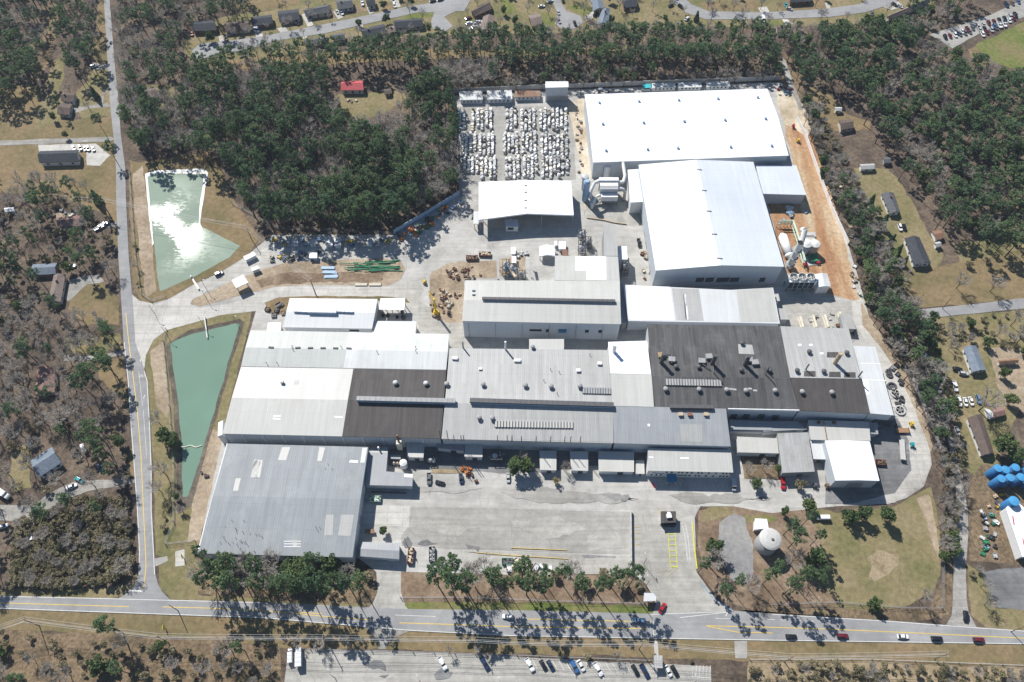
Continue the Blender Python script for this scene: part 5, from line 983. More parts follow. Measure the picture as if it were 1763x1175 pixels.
HS = [
 ('long white church hall with a dark grey roof beside its concrete lot', q('A', 268, 1020, 532, 1012, 528, 1090, 264, 1098), 3.6, 2.2, 'E', 's_dark', 'w_white'),
 ('brown-roofed house with blue-white walls left of the upper road, northern half', q('A', 425, 625, 512, 628, 500, 690, 410, 682), 3, 1.6, 'E', 's_brown', 'w_pale'),
 ('lower brown-roofed wing of the blue-white house left of the upper road', q('A', 405, 698, 488, 704, 470, 778, 385, 768), 2.8, 1.4, 'E', 's_brown', 'w_pale'),
 ('mottled brown-roofed house hidden among bare trees right of the upper road', q('A', 960, 600, 1060, 595, 1085, 655, 975, 660), 3, 1.6, 'E', 's_tan', 'w_brick'),
 ('dark roof at the left end of the estate cul-de-sac', q('A', 1290, 145, 1450, 138, 1462, 205, 1300, 212), 3, 1.8, 'E', 's_dark', 'w_brick'),
 ('brown hipped-looking roof second from the left on the estate street', q('A', 1515, 155, 1680, 140, 1690, 200, 1520, 215), 3, 1.8, 'E', 's_brown', 'w_cream'),
 ('dark grey roof third from the left on the estate street', q('B', -32, 118, 110, 100, 118, 160, -22, 178), 3, 1.8, 'E', 's_dark', 'w_brick'),
 ('charcoal roof fourth from the left on the estate street', q('B', 150, 78, 290, 62, 300, 130, 160, 150), 3, 1.8, 'E', 's_dark', 'w_cream'),
 ('wide grey roof with a front gable, fifth on the estate street', q('B', 320, 68, 490, 30, 503, 85, 338, 112), 3, 1.9, 'E', 's_grey', 'w_cream'),
 ('blue-grey roof sixth on the estate street, at the top edge', q('B', 540, 5, 650, -8, 660, 50, 555, 68), 3, 2, 'E', 's_grey', 'w_pale'),
 ('small dark roof seventh on the estate street, at the top edge', q('B', 740, -5, 800, -14, 812, 38, 752, 46), 3, 1.8, 'E', 's_dark', 'w_cream'),
 ('dark brown angled roof beside the round turning circle', q('B', 1450, 75, 1575, 0, 1592, 62, 1475, 112), 3, 1.8, 'E', 's_brown', 'w_brick'),
 ('brown roof with long side to the right of the turning circle', q('B', 1535, 112, 1612, 108, 1592, 215, 1512, 215), 3, 1.6, 'N', 's_tan', 'w_brick'),
 ('dark roof south of the estate street, left of the charcoal bungalow', q('B', 706, 200, 868, 162, 882, 228, 725, 258), 3, 1.8, 'E', 's_dark', 'w_cream'),
 ('charcoal bungalow roof south of the estate street', q('B', 932, 138, 1124, 124, 1132, 178, 938, 194), 3, 1.8, 'E', 's_dark', 'w_cream'),
 ('grey roof half hidden by pines at the south side of the street', q('B', 325, 268, 490, 250, 494, 290, 330, 306), 2.8, 1.4, 'E', 's_grey', 'w_cream'),
 ('small grey roof right of the half-hidden one behind the pines', q('B', 522, 232, 600, 222, 606, 268, 526, 278), 2.8, 1.4, 'E', 's_grey', 'w_cream'),
 ('small pink-roofed garden house between two dark bungalows', q('B', 898, 178, 940, 174, 946, 215, 905, 220), 2.4, 1.2, 'E', 's_tan', 'w_cream'),
 ('red metal-roofed house alone in the forest clearing', q('B', 582, 550, 722, 545, 730, 608, 574, 610), 3.6, 2.0, 'E', 's_pinkred', 'w_white'),
 ('brown-roofed house at the left of the second turning circle', q('C', 112, 105, 190, 92, 212, 158, 140, 180), 3, 1.7, 'E', 's_tan', 'w_brick'),
 ('dark grey roof at the top edge right of the second turning circle', q('C', 532, -5, 618, 10, 632, 62, 556, 75), 3, 1.8, 'N', 's_slate', 'w_cream'),
 ('slate roof right of the second turning circle', q('C', 612, 70, 668, 62, 655, 165, 572, 170), 3, 1.8, 'N', 's_slate', 'w_cream'),
 ('dark roof among bare trees between the two estate streets', q('C', 745, -10, 840, -20, 850, 45, 760, 55), 3, 1.8, 'E', 's_dark', 'w_brick'),
 ('brown roof south of the right estate street behind the pines', q('D', 92, 172, 190, 166, 188, 215, 96, 222), 2.8, 1.4, 'E', 's_brown', 'w_cream'),
 ('long brown-grey roof on the slanting end of the right estate street', q('D', 835, 110, 985, 45, 1005, 72, 850, 135), 3, 1.6, 'E', 's_tan', 'w_cream'),
 ('grey end roof of the row on the slanting street', q('D', 990, 42, 1110, -10, 1130, 15, 1005, 68), 3, 1.6, 'E', 's_grey', 'w_pale'),
 ('dark roof at the top edge above the right estate street', q('D', 180, -40, 320, -50, 330, 10, 185, 18), 3, 1.8, 'E', 's_dark', 'w_brick'),
 ('brown-roofed bungalow under trees near the clay lane', q('D', 510, 812, 598, 805, 615, 862, 528, 880), 3, 1.5, 'E', 's_brown', 'w_cream'),
 ('blue tarpaulin-grey roofed outbuilding left of the lower road junction', q('E', 222, 648, 385, 640, 376, 712, 214, 722), 3, 1.5, 'E', 's_slate', 'w_brick'),
 ('long brown-roofed house running north-south near the left road', q('E', 362, 722, 442, 716, 410, 902, 322, 900), 3, 1.6, 'N', 's_tan', 'w_cream'),
 ('faded red-roofed house among bare trees by the parked white truck', q('E', 385, 330, 545, 318, 538, 390, 388, 392), 3, 1.5, 'E', 's_red', 'w_cream'),
 ('faded red roof in the grove left of the turning lane', q('I', 255, 200, 372, 215, 368, 375, 228, 392), 3, 1.7, 'N', 's_red', 'w_cream'),
 ('slate-roofed house with a front gable and pale wall in the lower left grove', q('I', 205, 835, 352, 742, 415, 848, 262, 950), 3.4, 2.0, 'E', 's_slate', 'w_white'),
 ('charcoal roofed bungalow with white gable, upper one in the right-hand yards', q('H', 800, 172, 885, 166, 928, 296, 858, 306), 3, 1.5, 'N', 's_grey', 'w_white'),
 ('big charcoal hipped roof house beside dark conical trees', q('H', 958, 472, 1058, 465, 1136, 640, 1020, 652), 3.2, 1.8, 'N', 's_dark', 'w_white'),
 ('white-sided mobile home with a grey roof on the right', q('L', 1355, 72, 1440, 60, 1508, 225, 1412, 240), 3, 1.2, 'N', 's_slate', 'w_white'),
 ('long brown-roofed house beside the blue silos', q('L', 1382, 548, 1478, 522, 1560, 785, 1480, 802), 3, 1.5, 'N', 's_brown', 'w_white'),
]
EXCL.append([(p.x, p.y) for p in W(r(564, 134, 690, 132, 694, 180, 660, 198, 640, 220, 582, 208))])
for i, a in enumerate(HS): house(*a, chim=(i % 4 == 1))
SHD = [
 ('little dark shed beside the red-roofed house', q('B', 865, 602, 912, 600, 908, 635, 868, 638), 's_brown', 'w_cream'),
 ('white-roofed square shed on the lawn by the clay lane', q('D', 488, 724, 532, 724, 534, 748, 490, 750), 'r_white2', 'w_white'),
 ('rust-red hut roof in the right-hand wood', q('D', 648, 438, 712, 438, 714, 466, 650, 468), 's_red', 'w_white'),
 ('dark shed in the shade beside the white-fronted shed', q('D', 812, 1062, 858, 1062, 866, 1100, 818, 1102), 's_grey', 'w_grey'),
 ('white-fronted shed beneath the bare trees on the right', q('D', 655, 1108, 750, 1104, 756, 1140, 662, 1145), 'r_grey', 'w_white'),
 ('rusty tin shed behind the charcoal bungalow', q('H', 1140, 422, 1196, 412, 1226, 468, 1168, 486), 'r_rust', 'w_white'),
 ('small pale shed against the rusty tin shed', q('H', 1158, 500, 1194, 494, 1208, 525, 1172, 534), 'r_grey', 'w_white'),
 ('leaning rusty carport near the right edge', q('L', 1588, 158, 1716, 148, 1724, 176, 1598, 188), 'r_rust', 'w_cream'),
 ('dark red barn roof near the parked cars on the right', q('L', 1545, 488, 1622, 468, 1634, 528, 1556, 548), 's_red', 'w_white'),
 ('white gable-ended shed joined to the dark red barn', q('L', 1496, 482, 1532, 492, 1548, 545, 1530, 556), 'r_white2', 'w_white'),
 ('white garden shed under the large pine on the left', q('I', 536, 728, 562, 718, 582, 768, 556, 780), 'r_white2', 'w_white'),
 ('small yellow-green tarpaulin shed at the lower left', q('I', 182, 708, 212, 705, 218, 740, 188, 748), 'r_cream', 'w_cream'),
 ('white hut by the trees at the far left', q('E', 30, 268, 95, 262, 100, 290, 34, 296), 'r_white', 'w_white'),
]
for l, c, rf, wl in SHD: house(l, c, 2.5, .9, 'E', rf, wl, 'garden_shed', 'shed', nwin=1)
MATS_fix = [o for o in COL.objects if o.name.startswith('garden_shed')]
# neighbour works with the blue silos
BT = [(1590, 885), (1640, 895), (1708, 880), (1612, 955), (1672, 948), (1745, 945), (1800, 885), (1820, 950)]
LBT = ['leftmost of the upper row of blue silos', 'second of the upper row of blue silos', 'third of the upper row of blue silos', 'leftmost of the lower row of blue silos', 'middle one of the lower row of blue silos', 'third of the lower row of blue silos', 'fourth of the upper row of blue silos, at the picture edge', 'blue silo at the end of the lower row, cut by the picture edge']
for (x, y), l in zip(BT, LBT):
    p = G(*P('L', x, y), 8.6); vtank(*((lambda b: (881.5+FPX*(b.x)/(b.y*CP+CAM_H*SP), 587.5-FPX*(b.y*SP-CAM_H*CP)/(b.y*CP+CAM_H*SP)))(p)), 1.8, 8.4, 'tblue', l, 'silo')
p = G(*P('L', 1700, 1105), 9); vtank(*((lambda b: (881.5+FPX*(b.x)/(b.y*CP+CAM_H*SP), 587.5-FPX*(b.y*SP-CAM_H*CP)/(b.y*CP+CAM_H*SP)))(p)), 2.2, 8.5, 'tblue', 'short blue silo at the corner of the white neighbouring building', 'silo')
h = hall('neighbour_building', 'white neighbouring works building at the right edge below the blue silos', 'building', [P('Q', 1640, 0), P('Q', 1700, -60), P('Q', 2050, 260), P('Q', 1752, 330)], 6, None, roof='r_white', wall='w_white')
for a in (q('Q', 1682, 55, 1690, 55, 1700, 115, 1692, 115), q('Q', 1750, 205, 1757, 205, 1772, 270, 1764, 270)): patch(h, a, 'red', 'red_stripe')
# ---------------------------------------------------------------- vehicles
VM = {}
def car_parts(kind, col):
    if (kind, col) in VM: return VM[(kind, col)]
    L, Wd, Ht = dict(car=(4.7, 1.86, 1.45), suv=(4.8, 1.95, 1.75), pickup=(5.7, 2.0, 1.8), van=(5.6, 2.05, 2.3), box=(7.6, 2.5, 3.2), forklift=(3.2, 1.6, 2.1))[kind]
    b = MB(); g = MB(); extra = None; hw = Wd/2
    def ring(x, z0, z1, w0, w1): return [(x, -w0, z0), (x, w0, z0), (x, w0*1.0, z0+(z1-z0)*.6), (x, w1, z1), (x, -w1, z1), (x, -w0, z0+(z1-z0)*.6)]
    if kind in ('car', 'suv'):
        bz = .95 if kind == 'suv' else .85
        b.hull([ring(-L/2, .42, bz-.08, hw*.82, hw*.74), ring(-L/2+.25, .28, bz, hw*.97, hw*.88), ring(0, .25, bz+.02, hw, hw*.9), ring(L/2-.5, .28, bz-.06, hw*.97, hw*.85), ring(L/2, .40, bz-.22, hw*.76, hw*.66)])
        x0, x1 = (-L/2+.12, .75) if kind == 'suv' else (-L/2+.45, .8)
        g.hull([[(x0, -hw*.86, bz-.03), (x1+.45, -hw*.86, bz-.03), (x1+.45, hw*.86, bz-.03), (x0, hw*.86, bz-.03)], [(x0+(.25 if kind == 'suv' else .6), -hw*.68, Ht-.05), (x1-.25, -hw*.68, Ht-.05), (x1-.25, hw*.68, Ht-.05), (x0+(.25 if kind == 'suv' else .6), hw*.68, Ht-.05)]])
        b.hull([[(x0+.3+(.0 if kind == 'suv' else .35), -hw*.69, Ht-.09), (x1-.25, -hw*.69, Ht-.09), (x1-.25, hw*.69, Ht-.09), (x0+.3+(.0 if kind == 'suv' else .35), hw*.69, Ht-.09)], [(x0+.5+(.0 if kind == 'suv' else .35), -hw*.6, Ht), (x1-.4, -hw*.6, Ht), (x1-.4, hw*.6, Ht), (x0+.5+(.0 if kind == 'suv' else .35), hw*.6, Ht)]])
    elif kind == 'pickup':
        b.hull([ring(-.55, .45, 1.05, hw, hw*.93), ring(.9, .42, 1.05, hw, hw*.92), ring(L/2-.4, .42, 1.0, hw*.98, hw*.85), ring(L/2, .5, .82, hw*.84, hw*.72)])
        for s in (-1, 1): b.box(-1.65, s*(hw-.08), .5, 2.3, .14, .6)
        b.box(-L/2+.08, 0, .5, .12, Wd, .6); b.box(-1.65, 0, .45, 2.3, Wd*.95, .18)
        g.hull([[(-.6, -hw*.9, 1.03), (1.25, -hw*.9, 1.03), (1.25, hw*.9, 1.03), (-.6, hw*.9, 1.03)], [(-.45, -hw*.74, Ht-.05), (.55, -hw*.74, Ht-.05), (.55, hw*.74, Ht-.05), (-.45, hw*.74, Ht-.05)]])
        b.hull([[(-.48, -hw*.75, Ht-.08), (.6, -hw*.75, Ht-.08), (.6, hw*.75, Ht-.08), (-.48, hw*.75, Ht-.08)], [(-.4, -hw*.68, Ht), (.45, -hw*.68, Ht), (.45, hw*.68, Ht), (-.4, hw*.68, Ht)]])
    elif kind == 'van':
        b.hull([ring(-L/2, .4, Ht, hw*.97, hw*.88), ring(L/2-1.5, .4, Ht, hw*.97, hw*.88), ring(L/2-.8, .4, 1.25, hw*.96, hw*.86), ring(L/2, .45, .95, hw*.85, hw*.75)])
        g.hull([[(L/2-1.46, -hw*.84, Ht-.12), (L/2-1.46, hw*.84, Ht-.12), (L/2-1.38, hw*.84, Ht-.05), (L/2-1.38, -hw*.84, Ht-.05)], [(L/2-.84, -hw*.84, 1.28), (L/2-.84, hw*.84, 1.28), (L/2-.74, hw*.84, 1.32), (L/2-.74, -hw*.84, 1.32)]])
    elif kind == 'box':
        b.box(-.95, 0, .7, L-2.1, Wd, Ht-.7); b.box(L/2-1.0, 0, .5, 1.9, Wd*.9, 1.5)
        g.box(L/2-.9, 0, 1.6, 1.2, Wd*.84, .5); b.box(L/2-1.1, 0, 2.1, 1.3, Wd*.84, .12)
    elif kind == 'forklift':
        b.box(-.5, 0, .3, 1.9, 1.3, .8); b.box(-.5, 0, 2.0, 1.3, 1.2, .1)
        for x in (-1.0, .1):
            for y in (-.5, .5): b.box(x, y, 1.0, .1, .1, 1.0)
        for y in (-.35, .35): b.box(.75, y, .1, .12, .14, 2.3); b.box(1.35, y, .1, 1.1, .14, .08)
        g.box(-.6, 0, 1.0, .6, .6, .5)
    wl = MB(); rr = .34 if kind in ('car', 'suv') else .4
    if kind == 'forklift': rr = .28
    wl.tube((0, -.13, 0), (0, .13, 0), rr, rr, 12)
    me = []
    for nm, m, mt in (('body', b, M['c_'+col] if 'c_'+col in M else M[col]), ('cabin_glass', g, M['glass']), ('wheel', wl, M['tyre'])):
        t = m.build(nm, mt); me.append(t.data); bpy.data.objects.remove(t)
    VM[(kind, col)] = (me, L, hw, rr); return VM[(kind, col)]
NAMES = dict(car='parked_car', suv='parked_car', pickup='pickup_truck', van='delivery_van', box='box_truck', forklift='forklift')
CATS = dict(car='car', suv='car', pickup='pickup truck', van='van', box='truck', forklift='forklift')
def vehicle(kind, col, px, py, dx, dy, label, name=None, group=None):
    me, L, hw, rr = car_parts(kind, col); a = G(px, py); b = G(px+dx, py+dy); d = b-a
    t = empty(name or NAMES[kind], a+Vector((0, 0, .30)), label, CATS[kind], group, math.atan2(d.y, d.x))
    for nm, m in (('body', me[0]), ('cabin_glass', me[1])):
        o = bpy.data.objects.new(nm, m); COL.objects.link(o); o.parent = t
    for sx in (-1, 1):
        for sy in (-1, 1):
            o = bpy.data.objects.new('wheel', me[2]); COL.objects.link(o); o.parent = t; o.location = (sx*L*.31, sy*(hw-.12), rr)
    EXCL.append([(a.x+3*math.cos(k), a.y+3*math.sin(k)) for k in range(6)]); return t
V = [('pickup', 'white', *P('N', 1262, 1050), 5, 9, 'white pickup with a dark bed alone in the bottom parking lot'), ('pickup', 'navy', *P('N', 1545, 1050), 5, 9, 'dark pickup beside the lamp post in the bottom parking lot'),
 ('van', 'white', *P('N', 238, 1000), 0, -9, 'small white van at the left end of the bottom lot'), ('box', 'white', *P('N', 298, 1012), 0, -9, 'white box truck right of the small van in the bottom lot'),
 ('pickup', 'white', *P('O', 125, 1060), 5, 9, 'white car just left of two dark cars in the bottom lot'), ('car', 'black', *P('O', 215, 1060), 5, 9, 'black car, left one of the dark pair in the bottom lot'), ('car', 'navy', *P('O', 264, 1062), 5, 9, 'navy car, right one of the dark pair in the bottom lot'),
 ('pickup', 'blue', *P('O', 425, 1068), 5, 9, 'blue pickup beside a white car in the bottom lot'), ('car', 'white', *P('O', 470, 1065), 5, 9, 'white car directly right of the blue pickup in the bottom lot'), ('pickup', 'white', *P('O', 585, 1090), 5, 9, 'white pickup in the middle of the bottom lot under a lamp'),
 ('car', 'black', *P('O', 835, 1095), 5, 9, 'black car left of the dark pickup near the path shelter'), ('pickup', 'navy', *P('O', 897, 1100), 5, 9, 'dark pickup just left of the grey path shelter'), ('car', 'white', *P('O', 1056, 1102), 5, 9, 'white car just right of the grey path shelter'), ('car', 'black', *P('O', 1100, 1100), 5, 9, 'black car second to the right of the path shelter'),
 ('suv', 'white', 874.5, 1062.5, -9, -.5, 'white car driving along the main road near the middle'), ('pickup', 'steel', 1099, 1069.5, -9, -.5, 'blue-grey pickup in the tree shadow on the main road'), ('car', 'red', 1140, 1048, 3, -5, 'bright red car parked at the gate next to the white shelter'),
 ('car', 'black', 1361, 1097, 9, .3, 'black car in tree shade on the main road, left of the red one'), ('suv', 'maroon', 1449, 1096, 9, .3, 'dark red car on the main road to the left of the white one'), ('car', 'white', 1553, 1097, 9, .3, 'white car on the right-hand stretch of the main road'), ('suv', 'black', 1611, 1100.5, 9, .3, 'black car just right of the white one on the main road'), ('suv', 'maroon', 1683, 1102.5, 9, .3, 'maroon car furthest right on the main road'), ('suv', 'black', 1661, 1062.5, .5, 9, 'black car waiting at the mouth of the side lane'),
 ('pickup', 'grey', 739, 826, 0, 9, 'grey pickup at the yellow stained bay by the service yard'), ('suv', 'navy', 794, 826, 1, 9, 'dark blue car beside the orange loader'), ('car', 'silver', 875, 824, 0, 9, 'silver-blue car under the leafy evergreen clump'), ('van', 'silver', 1262, 836.5, .8, 9, 'silver van in the office shadow at its right end'),
 ('pickup', 'red', 1347, 834, .5, 9, 'red pickup in front of the grey ribbed shed'), ('van', 'white', 1415, 893, -9, 0, 'white van with dark wheels by the trees at the field edge'), ('suv', 'navy', 378, 473, 8, -3.2, 'dark blue car driving in on the entrance road'),
 ('suv', 'white', 124, 460, 8, -.8, 'white car beside the outbuilding at the left'), ('pickup', 'white', 172, 394, 8, -4, 'white pickup on the short drive by the left road'), ('pickup', 'silver', 181, 388, 8, -4, 'silver pickup beside the white one on the short drive'),
 ('suv', 'navy', 174, 807, 4, 5, 'navy car under the pines at the lower left'), ('car', 'teal', 138, 828, 8, 4, 'bright teal car beside the slate-roofed house'), ('car', 'white', 125, 839, 8, -3, 'white car below the teal one'), ('box', 'white', 8, 852, 6, 4, 'white box truck at the left picture edge'), ('car', 'white', *P('M', 25, 128), 7, -2, 'white car hidden in brush at the far left'), ('car', 'white', *P('M', 222, 215), 2, 7, 'white car in the lower left thicket'),
 ('suv', 'black', *P('L', 1308, 224), 9, 1, 'black car left of the mobile home'), ('suv', 'silver', *P('L', 1350, 254), 9, 1, 'silver car at the corner of the mobile home'), ('pickup', 'white', *P('L', 1292, 340), 2.5, 8, 'white pickup highest in the cluster of parked white cars'), ('car', 'white', *P('L', 1185, 355), 2.5, 8, 'white car on the lane among the bare trees'), ('pickup', 'white', *P('L', 1318, 440), 2, 8, 'white pickup left in the row of three by the drive'), ('car', 'white', *P('L', 1362, 445), 2, 8, 'white car in the middle of the row of three'), ('car', 'white', *P('L', 1400, 440), 3, 8, 'white car right in the row of three'), ('suv', 'steel', *P('L', 1450, 428), 3, 8, 'blue-grey car under the round bare tree'), ('car', 'silver', *P('L', 1223, 444), 2, 8, 'silver car on the side lane beside the hedgerow'), ('car', 'silver', *P('L', 1306, 640), 3, 8, 'silver car on the grass by the brown-roofed long house'), ('suv', 'black', *P('L', 1348, 745), 3, 8, 'black car in shadow on the side lane'), ('pickup', 'steel', *P('L', 1098, 148), 2, 8, 'blue pickup between hedgerow trees on the right'),
 ('suv', 'white', *P('H', 922, 405), 3, 8, 'white car between the two right-hand bungalows'), ('car', 'black', *P('H', 952, 405), 3, 8, 'black car next to the white one between the bungalows'),
 ('suv', 'white', *P('A', 635, 455), 8, -2, 'white car beside the upper left road'), ('car', 'red', *P('A', 1297, 235), 1, 8, 'red car at the left end of the estate'), ('pickup', 'black', *P('A', 1528, 268), 3, 8, 'black pickup on the first estate drive'), ('car', 'silver', *P('A', 1547, 236), 3, 8, 'silver car above the black pickup on the first drive'), ('van', 'white', *P('A', 1720, 205), 2, 8, 'white van on the second estate drive'),
 ('van', 'white', *P('B', 15, 208), 2, 8, 'white van beside the third estate house'), ('car', 'silver', *P('B', 182, 150), 4, 6, 'silver car before the fourth estate house'), ('car', 'black', *P('B', 278, 168), 7, 2, 'black car on the lawn below the fourth house'), ('car', 'silver', *P('B', 365, 132), 4, 6, 'silver car on the long pale drive'), ('car', 'silver', *P('B', 550, 88), 4, 6, 'silver car, left of a pair on the estate drive'), ('suv', 'white', *P('B', 582, 95), 4, 6, 'white car, right of a pair on the estate drive'), ('pickup', 'white', *P('B', 722, 30), 2, 8, 'white boat-like pickup near the top edge'), ('suv', 'white', *P('B', 938, 45), 3, 6, 'white car, lower of two on the wide drive'), ('car', 'white', *P('B', 930, 12), 3, 6, 'white car, upper of two on the wide drive'), ('car', 'black', *P('B', 1195, 15), 8, -2, 'black car, left of two on the street above the turning circle'), ('car', 'grey', *P('B', 1246, 6), 8, -2, 'grey car, right of two on the street above the turning circle'), ('car', 'maroon', *P('B', 1435, 130), 8, -3, 'maroon car by the dark brown angled roof'), ('suv', 'white', *P('B', 1440, 165), 8, -3, 'white car by the turning circle'), ('pickup', 'silver', *P('B', 1492, 158), 8, -3, 'silver pickup right of the white car by the turning circle'), ('car', 'silver', *P('B', 1480, 190), 8, -3, 'silver car lowest by the brown roof'),
 ('car', 'white', *P('C', 205, 50), 8, -1, 'white car on the grass near the second turning circle'), ('car', 'silver', *P('C', 318, 92), 2, 7, 'silver car, upper of two in the turning circle'), ('suv', 'silver', *P('C', 321, 150), 4, 6, 'silver car, lower of two in the turning circle'), ('suv', 'black', *P('C', 430, 168), 3, 7, 'black car at the bottom of the turning circle'), ('suv', 'black', *P('C', 568, 104), 5, -5, 'black car left of the slate roof'), ('car', 'maroon', *P('C', 543, 160), 8, 1, 'maroon car below the slate roof'), ('car', 'black', *P('C', 1076, 44), 7, -3, 'black car, left of two at the right street'), ('suv', 'black', *P('C', 1142, 52), 6, 4, 'black car, right of two at the right street'), ('car', 'white', *P('C', 1185, 133), 5, -5, 'white car on a drive behind the pines'), ('van', 'white', *P('C', 1696, 140), 2, 8, 'white van below the right estate street'),
 ('suv', 'black', *P('D', 884, 40), 7, 3, 'dark car on the slanting street drive'), ('car', 'white', *P('D', 922, 50), 7, 3, 'white car next to the dark one on the slanting street'), ('car', 'grey', *P('D', 735, 97), 1, 7, 'grey car alone below the right street'), ('car', 'teal', *P('D', 155, 40), 2, 7, 'teal car on a drive at the top'), ('car', 'silver', *P('D', 178, 68), 6, 2, 'silver car near the teal one'),
 ('car', 'white', *P('C', 262, 15), 6, -2, 'white car at the very top beside the short street'),
 ('car', 'black', *P('C', 350, 410*0+12), 2, 7, 'black car at the top of the short street')]
for v in V: vehicle(*v)
for i, (x, col, kd) in enumerate(((502, 'silver', 'car'), (546, 'black', 'suv'), (578, 'maroon', 'car'), (600, 'grey', 'suv'), (633, 'black', 'car'))): vehicle(kd, col, *P('A', x, 1004+i*2), 2, 6, ['silver car first in the church lot', 'black car second in the church lot', 'maroon car third in the church lot', 'grey car fourth in the church lot', 'black car last in the church lot'][i])
k = 0
for j, (x0, y0, x1, y1, n) in enumerate(((1195, 265, 1660, 165, 15), (1270, 240, 1700, 110, 13), (1480, 240, 1690, 130, 8), (1640, 40, 1762, 8, 4))):
    for i in range(n):
        if RND.random() < .16: continue
        f = i/(n-1); vehicle(RND.choice(['car', 'suv', 'car', 'pickup']), RND.choice(['white', 'silver', 'black', 'grey', 'navy', 'white', 'blue', 'maroon']), *P('D', x0+(x1-x0)*f, y0+(y1-y0)*f), 4, 7, 'car in the crowded parking lot at the top right corner', None, 'cars in the top right parking lot')
vehicle('forklift', 'yellow', *P('F', 1140, 770), .5, -8, 'yellow forklift carrying a dark load on the open yard'); vehicle('forklift', 'black', 773, 540, 2, -8, 'black telehandler beside the yellow crane')
vehicle('forklift', 'yellow', *P('D', 236, 955), 1, -8, 'yellow dozer on the clay lane by the white wall', 'dozer'); vehicle('forklift', 'red', *P('D', 205, 865), 3, 7, 'red trencher on the clay lane by the white wall', 'trencher'); vehicle('forklift', 'yellow', *P('L', 1000, 600), 3, 7, 'yellow loader on the curved concrete lane', 'loader'); vehicle('forklift', 'teal', *P('L', 1003, 740), 1, 7, 'teal tractor at the flatbed trailer', 'tractor'); vehicle('forklift', 'orange', *P('J', 1425, 930), 3, 8, 'orange loader by the small timber deck', 'loader'); vehicle('forklift', 'black', 1000+3, 411+5, 1, 8, 'small black loader in front of the silver fan unit', 'loader') if 0 else None
vehicle('pickup', 'black', *P('G', 862, 510), 1.5, 8, 'black pickup parked against the tall gabled hall'); vehicle('box', 'white', 752+0, 0, 1, 1, 'x') if 0 else None
vehicle('car', 'black', *P('J', 1245, 990), 7, 2, 'pair of black quad machines on the service yard', 'quad_bike'); vehicle('forklift', 'dgrey', 1402, 839, .5, 8, 'dark lift truck in the shade near the white square building'); vehicle('forklift', 'brown', 1423, 840, 2, 7, 'brown lift truck at the corner of the white square building')
# ---------------------------------------------------------------- loose things in the yards
def skip(px, py, dx, dy, label, fill, L=6.5, name='skip', mat='rust'):
    a = G(px, py); d = G(px+dx, py+dy)-a; t = empty(name, a, label, 'skip', None, math.atan2(d.y, d.x))
    mb = MB(); mb.hull([[(-L/2, s*1.2, 0) for s in (-1,)]+[(-L/2, 1.2, 0), (L/2, 1.2, 0), (L/2, -1.2, 0)], [(-L/2, -1.25, 1.7), (-L/2, 1.25, 1.7), (L/2, 1.25, 1.7), (L/2, -1.25, 1.7)]])
    mb.f.pop(); 
    for s in (-1, 1):
        mb.box(0, s*1.25, 1.6, L, .16, .16)
        for i in range(6): mb.box(-L/2+L*(i+.5)/6, s*1.27, .1, .12, .1, 1.5)
    tmp = mb.build('body', M[mat], None); tmp.parent = t
    if fill:
        mb = MB(); rr = random.Random(px)
        for i in range(26): mb.box(rr.uniform(-L/2+.4, L/2-.4), rr.uniform(-.9, .9), rr.uniform(.9, 1.5), rr.uniform(.4, 1.2), rr.uniform(.3, .9), rr.uniform(.2, .6), rr.uniform(0, 3))
        mb.build('load', M[fill], None).parent = t
    return t
skip(*P('F', 1460, 612), 8, 0, 'left open rust-brown skip on the pale yard', 'brown'); skip(*P('F', 1547, 588), 8, .3, 'right open skip of scrap on the pale yard', 'tanbox')
skip(*P('N', 1048, 328), -.8, 8, 'open skip heaped with tan timber scrap by the roadside store', 'ptan', 7); skip(*P('N', 1192, 318), 0, 8, 'dark skip of grey scrap right of the timber one', 'grey', 6.5, 'skip', 'black')
skip(*P('N', 1700, 365), 8, 0, 'green tank-topped skip behind the roadside pines', 'dgrey', 5, 'skip', 'green'); skip(*P('N', 1738, 412), 8, 0, 'long white tank body behind the roadside pines', 'white', 6, 'skip', 'white')
skip(*P('J', 808, 1100), 8, 0, 'pale green-topped bin in the warehouse shadow', 'palegreen', 5.2, 'skip', 'palegreen')
skip(*P('L', 790, 855), 8, .6, 'rusty trough beside the white square building', 'brown', 4.5)
def bundle_mesh(i):
    rr = random.Random(i); b = MB()
    for y in (-.6, 0, .6): b.box(0, y, 0, 1.5, .12, .14)
    for k in range(rr.choice([4, 5, 6])):
        b.box(rr.uniform(-.35, .35), rr.uniform(-.45, .45), .15+.28*(k % 3), rr.uniform(.6, 1.3), rr.uniform(.5, 1.1), rr.uniform(.45, .9), rr.uniform(-.2, .2))
    return b
BM = []
for i, mt in enumerate(['white', 'stripe', 'silver', 'silver', 'white', 'grey', 'concgrey', 'cream', 'silver', 'stripe', 'concgrey', 'dgrey']):
    t = bundle_mesh(i).build('pallet_stack', M[mt]); BM.append(t.data); bpy.data.objects.remove(t)
pl = []
cols1 = [792, 799, 806, 814, 823, 830, 838, 845, 866, 873, 880, 887, 898, 905, 912, 919, 931, 938, 945, 952, 959, 966, 974]
for band, (y0, y1) in enumerate(((189, 228), (231, 270), (272, 309))):
    for ci, x in enumerate(cols1):
        if RND.random() < .07: continue
        x = 788+(x-788)*(1+band*.005)+band*4*(1-(x-788)/190); n = 0; y = y0+RND.uniform(0, 5)
        yend = y1-RND.choice([0, 1, 3, 8])
        if x+band*3 > 990: continue
        while y < yend:
            if RND.random() > .08: pl.append((x+RND.gauss(0, .3), y))
            y += RND.uniform(2.8, 3.9)
pl = [p for p in pl if not (p[1] > 300 and p[0] < 822)]
pl.sort(key=lambda p: -p[1])
